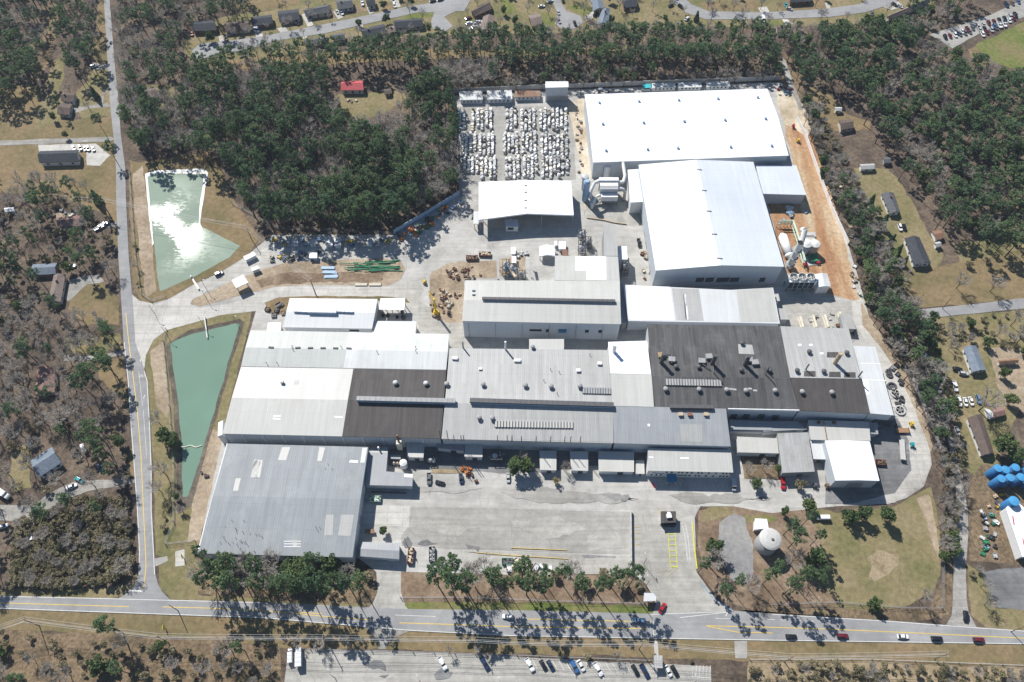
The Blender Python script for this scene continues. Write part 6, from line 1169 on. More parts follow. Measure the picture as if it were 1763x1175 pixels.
for p in pl[:290]:
    o = bpy.data.objects.new('pallet_stack', RND.choice(BM[:2]+BM)); COL.objects.link(o); o.location = G(*p)+Vector((0, 0, .15)); o.rotation_euler = (0, 0, RND.gauss(0, .05)); k = RND.uniform(.9, 1.15); o.scale = (k*1.08, k*1.3, k*RND.uniform(1.0, 1.7))
    tag(o, 'small pale wrapped pallet stack in the rows of the storage yard', 'pallet', 'pallet stacks in the storage yard')
def merge(name, items, mats, label, cat):   # items: (mesh, matrix)
    vs, fs, tints, mi, off = [], [], [], [], 0
    for me, mx in items:
        n = len(me.vertices); co = np.empty(n*3, dtype=np.float32); me.vertices.foreach_get('co', co); co = co.reshape(-1, 3)
        R = np.array(mx.to_3x3(), dtype=np.float32); co = co @ R.T + np.array(mx.translation, dtype=np.float32)
        lt = np.empty(len(me.polygons), dtype=np.int32); me.polygons.foreach_get('loop_total', lt)
        lv = np.empty(len(me.loops), dtype=np.int32); me.loops.foreach_get('vertex_index', lv)
        at = me.attributes.get('tint'); tn = np.zeros(len(lt), dtype=np.float32)
        if at is not None: at.data.foreach_get('value', tn)
        m = np.full(len(lt), mats.index(me.materials[0]), dtype=np.int32)
        vs.append(co); fs.append((lt, lv+off)); tints.append(tn); mi.append(m); off += n
    co = np.concatenate(vs); lt = np.concatenate([f[0] for f in fs]); lv = np.concatenate([f[1] for f in fs])
    me = bpy.data.meshes.new(name); me.vertices.add(len(co)); me.vertices.foreach_set('co', co.ravel())
    me.loops.add(len(lv)); me.loops.foreach_set('vertex_index', lv.astype(np.int32)); me.polygons.add(len(lt))
    st = np.concatenate([[0], np.cumsum(lt)[:-1]]).astype(np.int32); me.polygons.foreach_set('loop_start', st); me.polygons.foreach_set('material_index', np.concatenate(mi))
    me.update(calc_edges=True); at = me.attributes.new('tint', 'FLOAT', 'FACE'); at.data.foreach_set('value', np.concatenate(tints))
    for m in mats: me.materials.append(m)
    o = bpy.data.objects.new(name, me); COL.objects.link(o); return tag(o, label, cat, None, 'stuff')
bm_m = []
for me in BM:
    if me.materials[0] not in bm_m: bm_m.append(me.materials[0])
its = []
for p in pl[290:]:
    k = RND.uniform(.9, 1.15); its.append((RND.choice(BM[:2]+BM), Matrix.Translation(G(*p)+Vector((0, 0, .15))) @ Matrix.Rotation(RND.gauss(0, .05), 4, 'Z') @ Matrix.Diagonal((k*1.08, k*1.3, k*RND.uniform(1.0, 1.7), 1))))
merge('pallet_rows', its, bm_m, 'farther rows of pale wrapped pallets in the storage yard', 'pallets')
# crates and scrap
def crates(poly, n, kinds, label, group, name='scrap_crate', cat='crate', smin=1.0, smax=2.2, hmax=1.4):
    ps = r(*poly); xs = [p[0] for p in ps]; ys = [p[1] for p in ps]; k = 0; tr = 0
    while k < n and tr < n*40:
        tr += 1; p = (RND.uniform(min(xs), max(xs)), RND.uniform(min(ys), max(ys)))
        if not inside(p, ps): continue
        a = G(*p); sx, sy, sz = RND.uniform(smin, smax), RND.uniform(smin, smax)*.8, RND.uniform(.5, hmax); rz = RND.uniform(0, 3)
        mb = MB(); t_ = .09
        mb.box(0, 0, 0, sx, sy, sz*.55)
        for s in (-1, 1): mb.box(s*(sx/2-t_/2), 0, 0, t_, sy, sz); mb.box(0, s*(sy/2-t_/2), 0, sx, t_, sz)
        for i in range(3): mb.box(RND.uniform(-.3, .3)*sx, RND.uniform(-.3, .3)*sy, sz*.5, sx*.4, sy*.3, sz*RND.uniform(.2, .6), RND.uniform(0, 3))
        o = mb.build(name, M[RND.choice(kinds)]); o.location = a+Vector((0, 0, .16)); o.rotation_euler = (0, 0, rz); tag(o, label, cat, group); k += 1
crates((768, 466, 812, 458, 828, 475, 812, 488, 775, 482), 30, ['rust', 'brown', 'rust', 'dgrey', 'tanbox'], 'rusty scrap crate on the dirt patch west of the cream hall', 'scrap crates west of the cream hall')
crates((742, 505, 790, 490, 794, 545, 760, 556, 738, 540), 26, ['tanbox', 'cream', 'brown', 'ptan', 'rust'], 'tan timber crate around the yellow crane', 'timber crates around the crane', 'timber_crate')
crates((470, 410, 675, 412, 675, 424, 470, 424), 36, ['silver', 'sky', 'stripe', 'dgrey', 'yellow', 'concgrey', 'blue', 'white'], 'crated machine part along the fence below the big wood', 'crates along the forest fence', 'parts_crate', 'crate', 1.2, 3.2, 1.6)
crates((465, 436, 552, 434, 556, 448, 468, 452), 20, ['dgrey', 'blue', 'white', 'cream', 'black', 'yellow'], 'crated part in the row between the two branches of the entrance road', 'crates between the entrance lanes', 'parts_crate', 'crate', 1.2, 2.6, 1.4)
crates((678, 408, 790, 346, 800, 350, 745, 392, 690, 424), 42, ['sky', 'steel' if 0 else 'silver', 'dgrey', 'green', 'orange', 'sky', 'concgrey'], 'crated fitting along the slanting green fence', 'crates along the slanting fence', 'parts_crate', 'crate', 1.2, 3.6, 1.6)
crates((990, 190, 1000, 190, 1004, 300, 996, 300), 24, ['brown', 'concgrey', 'rust', 'tanbox'], 'brown clod or pallet on the pale sand strip', 'debris on the sand strip', 'debris_pile', 'debris', .8, 2.0, .8)
crates((1012, 170, 1010, 155, 1100, 152, 1100, 158, 1030, 162), 9, ['white', 'silver', 'maroon', 'sky'], 'odd box behind the very large white hall', 'boxes behind the great hall', 'parts_crate')
crates((785, 192, 792, 192, 800, 300, 794, 300), 16, ['sky', 'dgrey', 'white'], 'shaded crate along the west fence of the storage yard', 'crates along the west yard fence', 'parts_crate')
crates((1342, 358, 1386, 348, 1390, 378, 1345, 380), 8, ['white', 'silver', 'white', 'sky'], 'white wrapped unit on clay below the blue-white lean-to', 'white units on the clay', 'wrapped_unit', 'package', 1.6, 3.0, 1.6)
crates((1436, 318, 1446, 315, 1478, 415, 1470, 430), 9, ['tanbox', 'cream', 'concgrey'], 'pale block lying along the white boundary wall', 'blocks along the boundary wall', 'stone_block', 'block', 1.2, 2.8, .9)
crates((1460, 460, 1470, 455, 1482, 520, 1474, 520), 8, ['white', 'rust', 'tanbox'], 'scrap box at the lower end of the clay lane', 'boxes at the clay lane end', 'parts_crate')
crates((1104, 432, 1112, 430, 1122, 480, 1108, 484), 10, ['cream', 'rust', 'white', 'tanbox'], 'small crate in the gap beside the tall gabled hall', 'crates beside the gabled hall', 'parts_crate')
crates((1535, 625, 1545, 622, 1562, 735, 1545, 740), 14, ['dgrey', 'grey', 'dgrey', 'black'], 'dark casting along the eastern end wall', 'castings along the east wall', 'metal_casting', 'casting', 1.4, 3.0, 1.2)
crates((1380, 545, 1440, 540, 1470, 575, 1400, 575), 14, ['concgrey', 'rust', 'brown', 'cream'], 'heap piece between the concrete bays', 'scrap in the concrete bays', 'scrap_piece', 'scrap', 1, 2.6, 1.0)
crates((1688, 880, 1716, 885, 1716, 960, 1690, 962), 26, ['dgrey', 'silver', 'green', 'black', 'white', 'sky'], 'junk piece in the neighbouring scrapyard', 'junk in the scrapyard', 'junk_piece', 'junk', 1, 2.6, 1.1)
crates((1692, 858, 1730, 850, 1728, 876, 1696, 878), 8, ['yellow', 'ptan', 'dgrey', 'red'], 'bright piece of plant at the foot of the blue silos', 'plant by the blue silos', 'junk_piece', 'junk', 1, 2.4, 1.2)
crates((70, 360, 128, 362, 128, 382, 60, 384), 14, ['white', 'red', 'sky', 'dgrey'], 'junk in the yard of the faded red-roofed house', 'junk by the red-roofed house', 'junk_piece', 'junk', 1, 2.2, 1)
crates((596, 168, 612, 166, 622, 176, 600, 178), 5, ['white', 'cream', 'brown'], 'garden clutter before the red metal roof', 'clutter by the red roof', 'junk_piece', 'junk', 1, 2, .8)
crates((792, 805, 820, 806, 822, 832, 798, 830), 8, ['orange', 'rust', 'dgrey'], 'orange machine part near the orange loader', 'orange parts in the service yard', 'machine_part', 'machinery', .8, 2, 1.2)
crates((1340, 148, 1362, 150, 1364, 166, 1335, 164), 14, ['maroon', 'white', 'silver', 'sky', 'red'], 'colourful trailer load in the far right corner of the site', 'loads in the far corner', 'parts_crate')
crates((346, 815, 358, 812, 362, 832, 350, 834), 4, ['dgrey', 'brown'], 'dark drum cart left of the warehouse', 'drum carts by the warehouse', 'drum_cart', 'cart', .9, 1.6, 1)
crates((880, 430, 908, 430, 908, 445, 880, 445), 12, ['white', 'stripe', 'white', 'silver'], 'white drum crate beside the shelter tent', 'white crates by the tent', 'white_crate', 'crate', 1.2, 1.9, 1.4)
crates((880, 966, 975, 970, 975, 984, 880, 982), 9, ['white', 'cream', 'silver', 'rust'], 'white box behind the roadside pines', 'boxes behind the roadside pines', 'parts_crate', 'crate', 1.5, 3.5, 1.5)
crates((460, 520, 490, 520, 488, 545, 462, 545), 8, ['brown', 'dgrey', 'tanbox'], 'pipe rack load at the western tip of the white workshop', 'pipe loads by the workshop', 'pipe_bundle', 'bundle', 1.6, 3.6, 1.2)
crates((656, 534, 706, 538, 704, 550, 655, 548), 9, ['dgrey', 'black', 'concgrey'], 'dark drum under the open shelter', 'drums under the shelter', 'dark_drum', 'drum', 1.2, 2.0, 1.6)
# crane, pipes, slabs, trailers
b = G(751, 541); t = empty('yard_crane', b, 'yellow yard crane among timber crates west of the cream hall', 'crane'); MB().box(b.x, b.y, 0, 3, 2.4, 1.4).box(b.x, b.y, 1.4, 1.8, 1.8, 2.0).build('base', M['yellow'], t); MB().box(b.x, b.y, 3.0, .9, .9, 11).build('mast', M['yellow'], t); MB().tube(b+Vector((0, 0, 13.5)), b+Vector((-3.2, 4.2, 15)), .35, .25).build('boom', M['yellow'], t)
mb = MB(); b = G(640, 459)
for i in range(34):
    x, y, a = RND.uniform(-13, 13), RND.uniform(-3.4, 3.4), RND.gauss(0, .12); d = Vector((math.cos(a), math.sin(a), 0))*RND.uniform(3, 6); p = b+Vector((x, y, .3+RND.uniform(0, .7))); mb.tube(p-d, p+d, .22, .22, 6)
tag(mb.build('pipe_pile', M['green'], org=b), 'pile of long green pipes on the brown island of the entrance road', 'pipes')
for i, l in enumerate(('upper', 'middle', 'lower')): b = G(566+i*2, 463+i*7); mb = MB(); [mb.box(b.x+RND.gauss(0, .6), b.y+RND.gauss(0, .3), .16+k*.2, 7, 1.8, .18, RND.gauss(0, .08)) for k in range(3)]; tag(mb.build('sheet_stack', M['sky'], org=b), l+' stack of grey metal sheets left of the green pipes', 'metal sheets')
for x, l in ((622, 'left'), (646, 'right')): b = G(x, 491); mb = MB(); [mb.tube(b+Vector((-3.2, -.6+k*.4, .5)), b+Vector((3.2, -.6+k*.4, .5)), .26, .26, 8) for k in range(4)]; tag(mb.build('pipe_bundle', M['cream'], org=b), l+' pale pipe bundle at the lower edge of the brown island', 'pipes')
for k, (x0, y0, x1, y1) in enumerate(((1376, 548, 1381, 566), (1398, 546, 1404, 566), (1418, 545, 1424, 566), (1444, 540, 1449, 566))): A, B = G(x0, y0), G(x1, y1); d = B-A; c = (A+B)/2; tag(MB().box(c.x, c.y, 0, d.length, 1.1, 1.9, math.atan2(d.y, d.x)).box(c.x, c.y, 0, d.length, 1.6, .4, math.atan2(d.y, d.x)).build('bay_wall', M['cream'], org=c), ['first', 'second', 'third', 'fourth'][k]+' concrete bay wall from the left, north of the light ribbed roof bay', 'bay wall')
def trailer(px, py, dx, dy, label, mat='concgrey', L=11, name='flatbed_trailer'):
    a = G(px, py); d = G(px+dx, py+dy)-a; t = empty(name, a+Vector((0, 0, .3)), label, 'trailer', None, math.atan2(d.y, d.x))
    MB().box(0, 0, .9, L, 2.4, .25).box(L/2-.1, 0, 1.1, .15, 2.4, .9).build('deck', M[mat]).parent = t; MB().box(0, .5, .6, L, .2, .3).box(0, -.5, .6, L, .2, .3).build('chassis', M['dgrey']).parent = t
    for x in (-L/2+1.2, -L/2+2.4):
        for y in (-1, 1): MB().tube((x, y-.2, .45), (x, y+.2, .45), .45, .45, 12).build('wheel', M['tyre']).parent = t
trailer(*P('L', 935, 770), .6, 8, 'grey flatbed trailer with a white end beside the teal tractor'); trailer(*P('L', 935, 640), 8, 0, 'slatted steel rack trailer by the yellow loader', 'pbrown', 6); trailer(1347, 362+8, 8, -1.5, 'long white tube trailer on the clay', 'white', 8) if 0 else None
trailer(*P('B', 0, 0), 1, 1, 'x') if 0 else None
for i, (x, y, s, l) in enumerate(((846, 240, 1.5, 'highest of the dark wheel rings along the eastern end wall'), (852, 262, 1.6, 'second of the dark wheel rings along the eastern end wall'), (868, 340, 2.4, 'large black open drum by the eastern end wall'), (890, 385, 2.6, 'big spoked ring on a pale slab, upper one'), (922, 500, 2.7, 'big spoked ring on a pale slab, lower one'))):
    b = G(*P('L', x, y)); mb = MB(); mb.lathe(b.x, b.y, [(s, 0), (s, 1.0), (s*.72, 1.0), (s*.72, .3)], 22)
    if i != 2:
        for k in range(5): a = k*1.257; mb.box(b.x+math.cos(a)*s*.4, b.y+math.sin(a)*s*.4, .4, s*.8, .3, .5, a)
    if i > 2: mb.box(b.x, b.y, 0, s*2.4, s*2.2, .3)
    tag(mb.build('wheel_casting', M['dgrey' if i < 3 else 'concgrey'], org=b), l, 'casting')
for k, (x, y, lb) in enumerate(((1408, 612, 'leftmost of the three'), (0, 0, ''),)):
    pass
# container cabins by the north wall
for c, z, l in ((q('B', 1372, 615, 1530, 612, 1532, 672, 1378, 676), 3.4, 'left weathered white site cabin at the top of the pallet yard'), (q('B', 1560, 612, 1728, 608, 1732, 668, 1562, 672), 3.4, 'middle weathered white site cabin at the top of the pallet yard'), (q('C', 25, 612, 195, 612, 198, 652, 25, 656), 3.2, 'right rust-topped site cabin at the top of the pallet yard'), (q('C', 948, 562, 1108, 558, 1110, 590, 950, 594), 3, 'left white cabin behind the very large white hall'), (q('C', 1125, 558, 1283, 555, 1285, 588, 1128, 592), 3, 'middle white cabin behind the very large white hall'), (q('C', 1314, 552, 1474, 550, 1478, 582, 1316, 586), 3, 'right white cabin behind the very large white hall'), (q('C', 885, 568, 942, 566, 944, 592, 888, 596), 2.6, 'small teal container left of the white cabins')):
    h = hall('site_cabin', l, 'cabin', c, z, None, roof='r_patch' if 'rust' not in l and 'teal' not in l else ('r_rust' if 'rust' in l else 'r_mid'), wall='w_white'); windows(h, S_, 1.2, 2.2, .9, 5)
    if 'teal' in l: h.roofs[0].data.materials[0] = M['teal']
# white cargo boxes along the forest fence
for x, y, w2, h2, l in ((265, 497, 22, 18, 'first'), (387, 500, 20, 17, 'second'), (495, 495, 25, 24, 'third'), (552, 498, 23, 26, 'fourth'), (770, 495, 16, 20, 'fifth')): hall('container', l+' white box container from the left along the forest fence', 'container', q('F', x-w2, y-h2, x+w2, y-h2, x+w2, y+h2, x-w2, y+h2), 2.8, None, roof='r_white2', wall='w_pale', excl=False)
hall('container', 'white box container between the entrance lanes', 'container', q('F', 365, 570, 415, 570, 415, 605, 360, 605), 2.7, None, roof='r_white', wall='w_pale', excl=False); hall('container', 'white trailer box at the fork by the pond', 'container', q('E', 1640, 595, 1712, 562, 1728, 585, 1655, 622), 2.7, None, roof='r_white2', wall='w_white', excl=False)
hall('container', 'second white trailer box below the first one at the fork', 'container', q('E', 1690, 672, 1740, 655, 1752, 675, 1700, 695), 2.7, None, roof='r_white2', wall='w_white', excl=False)
# ---------------------------------------------------------------- fences, walls, poles and wires
def fence(px, hgt, mat, label, name='boundary_wall', cat='wall', th=.25, post=8.0, rail=False):
    g = W(px); root = empty(name, g[0], label, cat); mb = MB(); pm = MB()
    for a, b in zip(g, g[1:]):
        d = b-a; L = d.length
        if L < .1: continue
        d.normalize(); c = (a+b)/2; rz = math.atan2(d.y, d.x)
        if rail:
            for z in (.25, hgt*.5, hgt-.06): mb.box(c.x, c.y, z, L, .07, .07, rz)
            k = int(L/.8)
            for i in range(k): q_ = a+d*L*(i+.5)/k; mb.box(q_.x, q_.y, .2, .035, .035, hgt-.25)
        else: mb.box(c.x, c.y, 0, L, th, hgt, rz)
        k = max(1, int(L/post))
        if rail or hgt > 2.1:
            for i in range(k+1):
                if len(root.children) < 98: q_ = a+d*L*i/k; MB().box(q_.x, q_.y, 0, th*.5+.1, th*.5+.1, hgt+.15, rz).build('post', M[mat if not rail else 'grey'], root)
    mb.build('panel' if not rail else 'mesh_panel', M[mat], root); return root
fence(r(780, 161, 830, 158, 940, 153), 3.4, 'concgrey', 'grey panel wall along the top of the pallet yard'); fence(r(979, 152, 1100, 147, 1240, 142, 1343, 138), 3.4, 'concgrey', 'grey panel wall behind the very large white hall')
fence(r(781, 162, 785, 230, 790, 300, 791, 336), 3.2, 'dgrey', 'dark panel fence along the wooded west side of the pallet yard'); fence(r(791, 337, 735, 371, 679, 404), 3.8, 'sky', 'slanting grey-green panel fence between the big wood and the yard')
fence(r(678, 405, 600, 401, 540, 397, 478, 396), 2.6, 'grey', 'chain-link fence along the lower edge of the big wood', 'chain_link_fence', 'fence', rail=True)
fence(r(478, 396, 455, 382, 400, 352, 386, 330), 2.4, 'grey', 'chain-link fence at the right end of the first pond', 'chain_link_fence', 'fence', rail=True)
fence(r(1370, 206, 1385, 235, 1405, 292, 1430, 360, 1459, 422), 3.0, 'white', 'long white wall along the outer edge of the clay lane')
fence(r(1568, 653, 1585, 690, 1604, 738), 2.4, 'concgrey', 'upper pale fence along the curved concrete lane', 'lane_fence', 'fence'); fence(r(1610, 752, 1620, 780, 1628, 806), 2.2, 'concgrey', 'lower pale fence along the curved concrete lane', 'lane_fence', 'fence')
fence(r(1622, 880, 1623, 960, 1621, 1048, 1560, 1048, 1440, 1038, 1330, 1042), 2.2, 'grey', 'chain-link fence round the straw field', 'chain_link_fence', 'fence', rail=True)
fence(r(224, 296, 228, 360, 234, 440, 244, 508, 262, 520, 286, 512), 2.0, 'grey', 'chain-link fence between the left road and the first pond', 'chain_link_fence', 'fence', rail=True)
fence(r(287, 568, 282, 590, 292, 700, 300, 800, 300, 900, 285, 938, 336, 932), 2.0, 'grey', 'chain-link fence round the green pond', 'chain_link_fence', 'fence', rail=True)
fence(r(690, 1030, 800, 1030, 960, 1036, 1110, 1040), 2.0, 'grey', 'chain-link fence behind the roadside pine row', 'chain_link_fence', 'fence', rail=True)
fence(r(500, 1118, 640, 1121, 890, 1129, 1120, 1138), 1.8, 'grey', 'chain-link fence along the bottom parking lot', 'chain_link_fence', 'fence', rail=True)
fence(r(1290, 1136, 1500, 1136, 1800, 1148), 1.5, 'concgrey', 'low rail fence in front of the lower right brush', 'rail_fence', 'fence', rail=True)
fence(r(1085, 880, 1086, 985), 2.6, 'concgrey', 'double row fence at the right side of the big parking lot', 'lot_barrier', 'barrier', .5, 3); fence(r(640, 848, 700, 850), 1.1, 'dgrey', 'dark rail below the L-shaped workshop', 'guard_rail', 'rail')
fence(r(880, 944, 976, 948), .5, 'ymark', 'upper yellow kerb at the lower edge of the parking lot', 'yellow_kerb', 'kerb', .2); fence(r(820, 952, 880, 957, 978, 963), .5, 'ymark', 'lower yellow kerb at the lower edge of the parking lot', 'yellow_kerb', 'kerb', .2)
fence(r(1192, 900, 1195, 940, 1200, 980), .4, 'limeyellow', 'yellow kerb on the right side of the gate road', 'yellow_kerb', 'kerb', .4); fence(r(1137, 880, 1138, 905), .4, 'ymark', 'short yellow kerb left of the gatehouse', 'yellow_kerb', 'kerb', .4); fence(r(1208, 1005, 1225, 1028, 1262, 1052), .2, 'bluekerb', 'blue painted kerb curving out to the main road', 'blue_kerb', 'kerb', .3)
fence(r(1175, 905, 1180, 930, 1184, 968, 1188, 968, 1185, 930, 1180, 903), .2, 'concgrey', 'narrow concrete island in the gate road', 'kerb_island', 'kerb', .6)
fence(r(1010, 376, 1040, 380, 1055, 384, 1078, 387), .8, 'tanbox', 'row of tan barrier blocks south of the stepped filter plant', 'barrier_row', 'barrier', .5)
# floating boom and pipe in the green pond
mb = MB(); g = [G(312+i*3.6, 769+1.6*math.sin(i*1.1), .25) for i in range(11)]; [mb.tube(a, b, .28, .28, 6) for a, b in zip(g, g[1:])]; tag(mb.build('floating_boom', M['cream'], org=g[0]), 'pale floating boom across the narrow end of the green pond', 'boom')
def pole(px, py, ht, label, arm=2.4, dirpx=(1, 0), name='utility_pole', mat='pole', lamp=False, rad=.2):
    b = G(px, py); t = empty(name, b, label, 'utility pole' if not lamp else 'lamp post'); d = (G(px+dirpx[0], py+dirpx[1])-b).normalized()
    MB().tube(b, b+Vector((0, 0, ht)), rad, rad*.65, 8).build('pole', M[mat], t)
    if lamp: p = b+Vector((0, 0, ht)); mb = MB(); mb.tube(p, p+d*2+Vector((0, 0, .3)), .08, .06, 6); mb.build('arm', M['grey'], t); q_ = p+d*2; MB().box(q_.x, q_.y, q_.z+.15, .9, .4, .25, math.atan2(d.y, d.x)).build('lamp_head', M['silver'], t)
    elif arm:
        p = b+Vector((0, 0, ht-1)); MB().box(p.x, p.y, p.z, arm, .16, .2, math.atan2(d.y, d.x)).build('crossarm', M['wood'], t); mb = MB()
        for s in (-.45, 0, .45): v = p+d*arm*s; mb.tube(v+Vector((0, 0, .2)), v+Vector((0, 0, .5)), .07, .07, 6)
        mb.build('insulator', M['stripe'], t)
    return b+Vector((0, 0, ht-.6))
p1 = pole(188, 368, 13, 'tall brown pole at the left road opposite the first pond', dirpx=(0, 1), rad=.3); p0 = pole(104, 360, 12, 'pole in the orange field left of the road', dirpx=(0, 1)); p2 = pole(434, 414, 12, 'pole at the right corner of the first pond', dirpx=(0, 1)); p3 = pole(544, 508, 14, 'tall brown pole beside the white workshop', dirpx=(0, 1), rad=.34)
RP = [(-30, 1108, 'far left'), (68, 1078, 'second from the left'), (290, 1106, 'third from the left'), (566, 1108, 'left of the middle'), (820, 1112, 'middle'), (962, 1118, 'right of the middle'), (1100, 1118, 'fifth from the right'), (1350, 1140, 'second from the right'), (1608, 1135, 'right')]
tops = [pole(x, y, 13, 'wooden pole with crossarm on the south side of the main road, '+l, dirpx=(0, 1)) for x, y, l in RP]
def wires(tp, label, offs=((-1, 0), (0, .6), (1, 0)), sag=.9, rad=.045):
    t = empty('power_line', tp[0], label, 'power line')
    for ox, oz in offs:
        mb = MB()
        for a, b in zip(tp, tp[1:]):
            d = (b-a); n = Vector((-d.y, d.x, 0)).normalized()*ox; pr = None
            for i in range(9):
                f = i/8; p = a+d*f+n+Vector((0, 0, oz-sag*4*f*(1-f)))
                if pr is not None: mb.tube(pr, p, rad, rad, 4, False)
                pr = p
        mb.build('wire', M['silver'], t)
wires([tops[0]]+tops[1:], 'overhead wires strung along the south side of the main road', ((-1, .3), (0, .9), (1, .3), (0, -1.6), (.1, -2.6)))
wires([p0, p1, p2], 'overhead wires crossing the left road and the first pond'); wires([p2, p3], 'overhead wires from the pond corner to the workshop')
pole(307, 1052, 11, 'thin pole at the left road junction', 0); 
for x, y, l in ((354, 496, 'lamp post on the kerb of the entrance road by the pond'), (356, 515, 'lamp post on the tip of the brown island'), (350, 560, 'lamp post near the pipe bridge of the green pond'), (288, 577, 'lamp post at the corner of the green pond'), (408, 558, 'lamp post on the right bank of the green pond'), (266, 540, 'lamp post at the mouth of the entrance road')): pole(x, y, 8, l, dirpx=(1, .3), name='lamp_post', lamp=True, rad=.13)
for x, y, l in ((577, 1168, 'lamp post in the left part of the bottom lot'), (726, 1178, 'lamp post left of the white pickup in the bottom lot'), (862, 1182, 'lamp post beside the dark pickup of the bottom lot'), (1038, 1184, 'lamp post beside the white pickup of the bottom lot'), (1192, 1178, 'lamp post near the marked stalls of the bottom lot'), (700, 938, 'lamp post at the lower left of the parking lot'), (1108, 972, 'lamp post left of the yellow parking grid'), (1112, 1010, 'lamp post near the gate shelter')): pole(x, y, 10, l, dirpx=(-.4, -1), name='lamp_post', lamp=True, rad=.14)
for x, y, l in ((1576, 525, 'first bare pole by the right-hand road'), (1622, 532, 'second bare pole by the right-hand road'), (1740, 1088, 'pole at the lower right corner')): pole(x, y, 10, l)
# pipe bridge into the green pond, post boxes, signs
A, B = G(352, 545, 1.2), G(357, 582, .8); mb = MB(); mb.tube(A, B, .35, .35, 8); [mb.tube((v.x, v.y, 0), v, .15, .15, 6) for v in (A, B)]; tag(mb.build('intake_pipe', M['stripe'], org=G(352, 545)), 'white intake pipe reaching into the top of the green pond', 'pipe')
A, B = G(330, 478, .9), G(342, 498, .9); tag(MB().box(*((A+B)/2)[:2], .2, (B-A).length, .9, .9, math.atan2((B-A).y, (B-A).x)).box(*A[:2], 0, .5, 1.2, 2.2).build('barrier_gate', M['stripe'], org=G(336, 488)), 'white barrier beam across the entrance road by the pond', 'barrier')
for x, y, rz, l in ((316, 960, 1.4, 'yellow upright marker beside the concrete pad at the bottom left'), (285, 1082, 1.2, 'yellow leaning sign panel on the verge south of the road')): b = G(x, y); t = empty('road_sign', b, l, 'sign'); MB().box(b.x, b.y, 0, .12, .12, 2.4).build('post', M['grey'], t); MB().box(b.x, b.y-.1, 1.0, .1, 2.0, 2.2, rz*.3).build('panel', M['limeyellow'], t)
# ---------------------------------------------------------------- trees
FILL_HAZE = .00007
NPR = np.random.default_rng(5)
def leaf_mesh(name, quads, tints, mat):    # quads: (n,4,3)
    n = len(quads); me = bpy.data.meshes.new(name); me.vertices.add(n*4); me.vertices.foreach_set('co', quads.reshape(-1).astype(np.float32))
    me.loops.add(n*4); me.loops.foreach_set('vertex_index', np.arange(n*4, dtype=np.int32)); me.polygons.add(n)
    me.polygons.foreach_set('loop_start', np.arange(0, n*4, 4, dtype=np.int32)); me.update(calc_edges=True)
    at = me.attributes.new('tint', 'FLOAT', 'FACE'); at.data.foreach_set('value', tints.astype(np.float32)); me.materials.append(mat); return me
def rand_quads(c, size, flat=.5):
    n = len(c); nr = NPR.normal(size=(n, 3)); nr[:, 2] = np.abs(nr[:, 2])+1.1-flat; nr /= np.linalg.norm(nr, axis=1, keepdims=True)
    a = NPR.normal(size=(n, 3)); a -= nr*np.sum(a*nr, axis=1, keepdims=True); a /= np.linalg.norm(a, axis=1, keepdims=True)
    b = np.cross(nr, a); b2 = NPR.normal(size=(n, 3)); 
    s = size*NPR.uniform(.6, 1.35, (n, 1)); u, v = a*s*.5, b*s*.5*NPR.uniform(.45, .9, (n, 1))
    return np.stack([c-u-v*.6, c+u-v, c+u*.8+v, c-u*.7+v*.8], axis=1)
def tubes_mesh(name, segs, mat):           # segs: (p0, p1, r0, r1)
    vs, fs = [], []
    for p0, p1, r0, r1 in segs:
        p0, p1 = Vector(p0), Vector(p1); d = (p1-p0)
        if d.length < 1e-4: continue
        d.normalize(); a = d.orthogonal().normalized(); b = d.cross(a); k = len(vs); n = 5 if r0 > .12 else 3
        for p, rr in ((p0, r0), (p1, r1)): vs += [tuple(p+(a*math.cos(2*math.pi*i/n)+b*math.sin(2*math.pi*i/n))*rr) for i in range(n)]
        fs += [(k+i, k+(i+1) % n, k+n+(i+1) % n, k+n+i) for i in range(n)]
    me = bpy.data.meshes.new(name); me.from_pydata(vs, [], fs); at = me.attributes.new('tint', 'FLOAT', 'FACE')
    at.data.foreach_set('value', NPR.uniform(0, 1, len(fs)).astype(np.float32)); me.materials.append(mat); return me
def pine(seed, H=20.0, wide=3.3, low=.52, dens=1.0):
    rr = random.Random(seed); segs = []; lx = rr.uniform(-.5, .5); ly = rr.uniform(-.5, .5)
    tr = lambda f: Vector((lx*f*f, ly*f*f, H*f))
    for i in range(6): segs.append((tr(i/6), tr((i+1)/6), .30*(1-i/6.6), .30*(1-(i+1)/6.6)))
    cl = []; tn = []; nb = int(30*dens); off = Vector((rr.uniform(-.7, .7), rr.uniform(-.7, .7), 0))
    for i in range(nb):
        f = low+(1-low)*((i+rr.random())/nb); g = (f-low)/(1-low)
        L = wide*(.5+.5*math.sin(math.pi*min(1, .15+.8*g)))*rr.uniform(.35, 1.1)*(1-.5*max(0, g-.7)/.3); az = rr.uniform(0, 6.283)
        p0 = tr(f); tip = p0+off*g+Vector((math.cos(az)*L, math.sin(az)*L, L*rr.uniform(.05, .45))); segs.append((p0, tip, .06, .025))
        t0 = rr.uniform(.1, .9); R_ = rr.uniform(.6, 1.15)*wide/3.3
        for k in range(int(36*R_)):
            v = Vector((rr.gauss(0, 1), rr.gauss(0, 1), rr.gauss(0, 1))).normalized()*R_*rr.uniform(.35, 1.05)
            cl.append((tip.x+v.x, tip.y+v.y, tip.z+v.z*.55)); tn.append(min(1, max(0, t0+rr.gauss(0, .18))))
    c = np.array(cl); return tubes_mesh('trunk', segs, M['bark']), leaf_mesh('crown', rand_quads(c, .58, .7), np.array(tn), M['needle'])
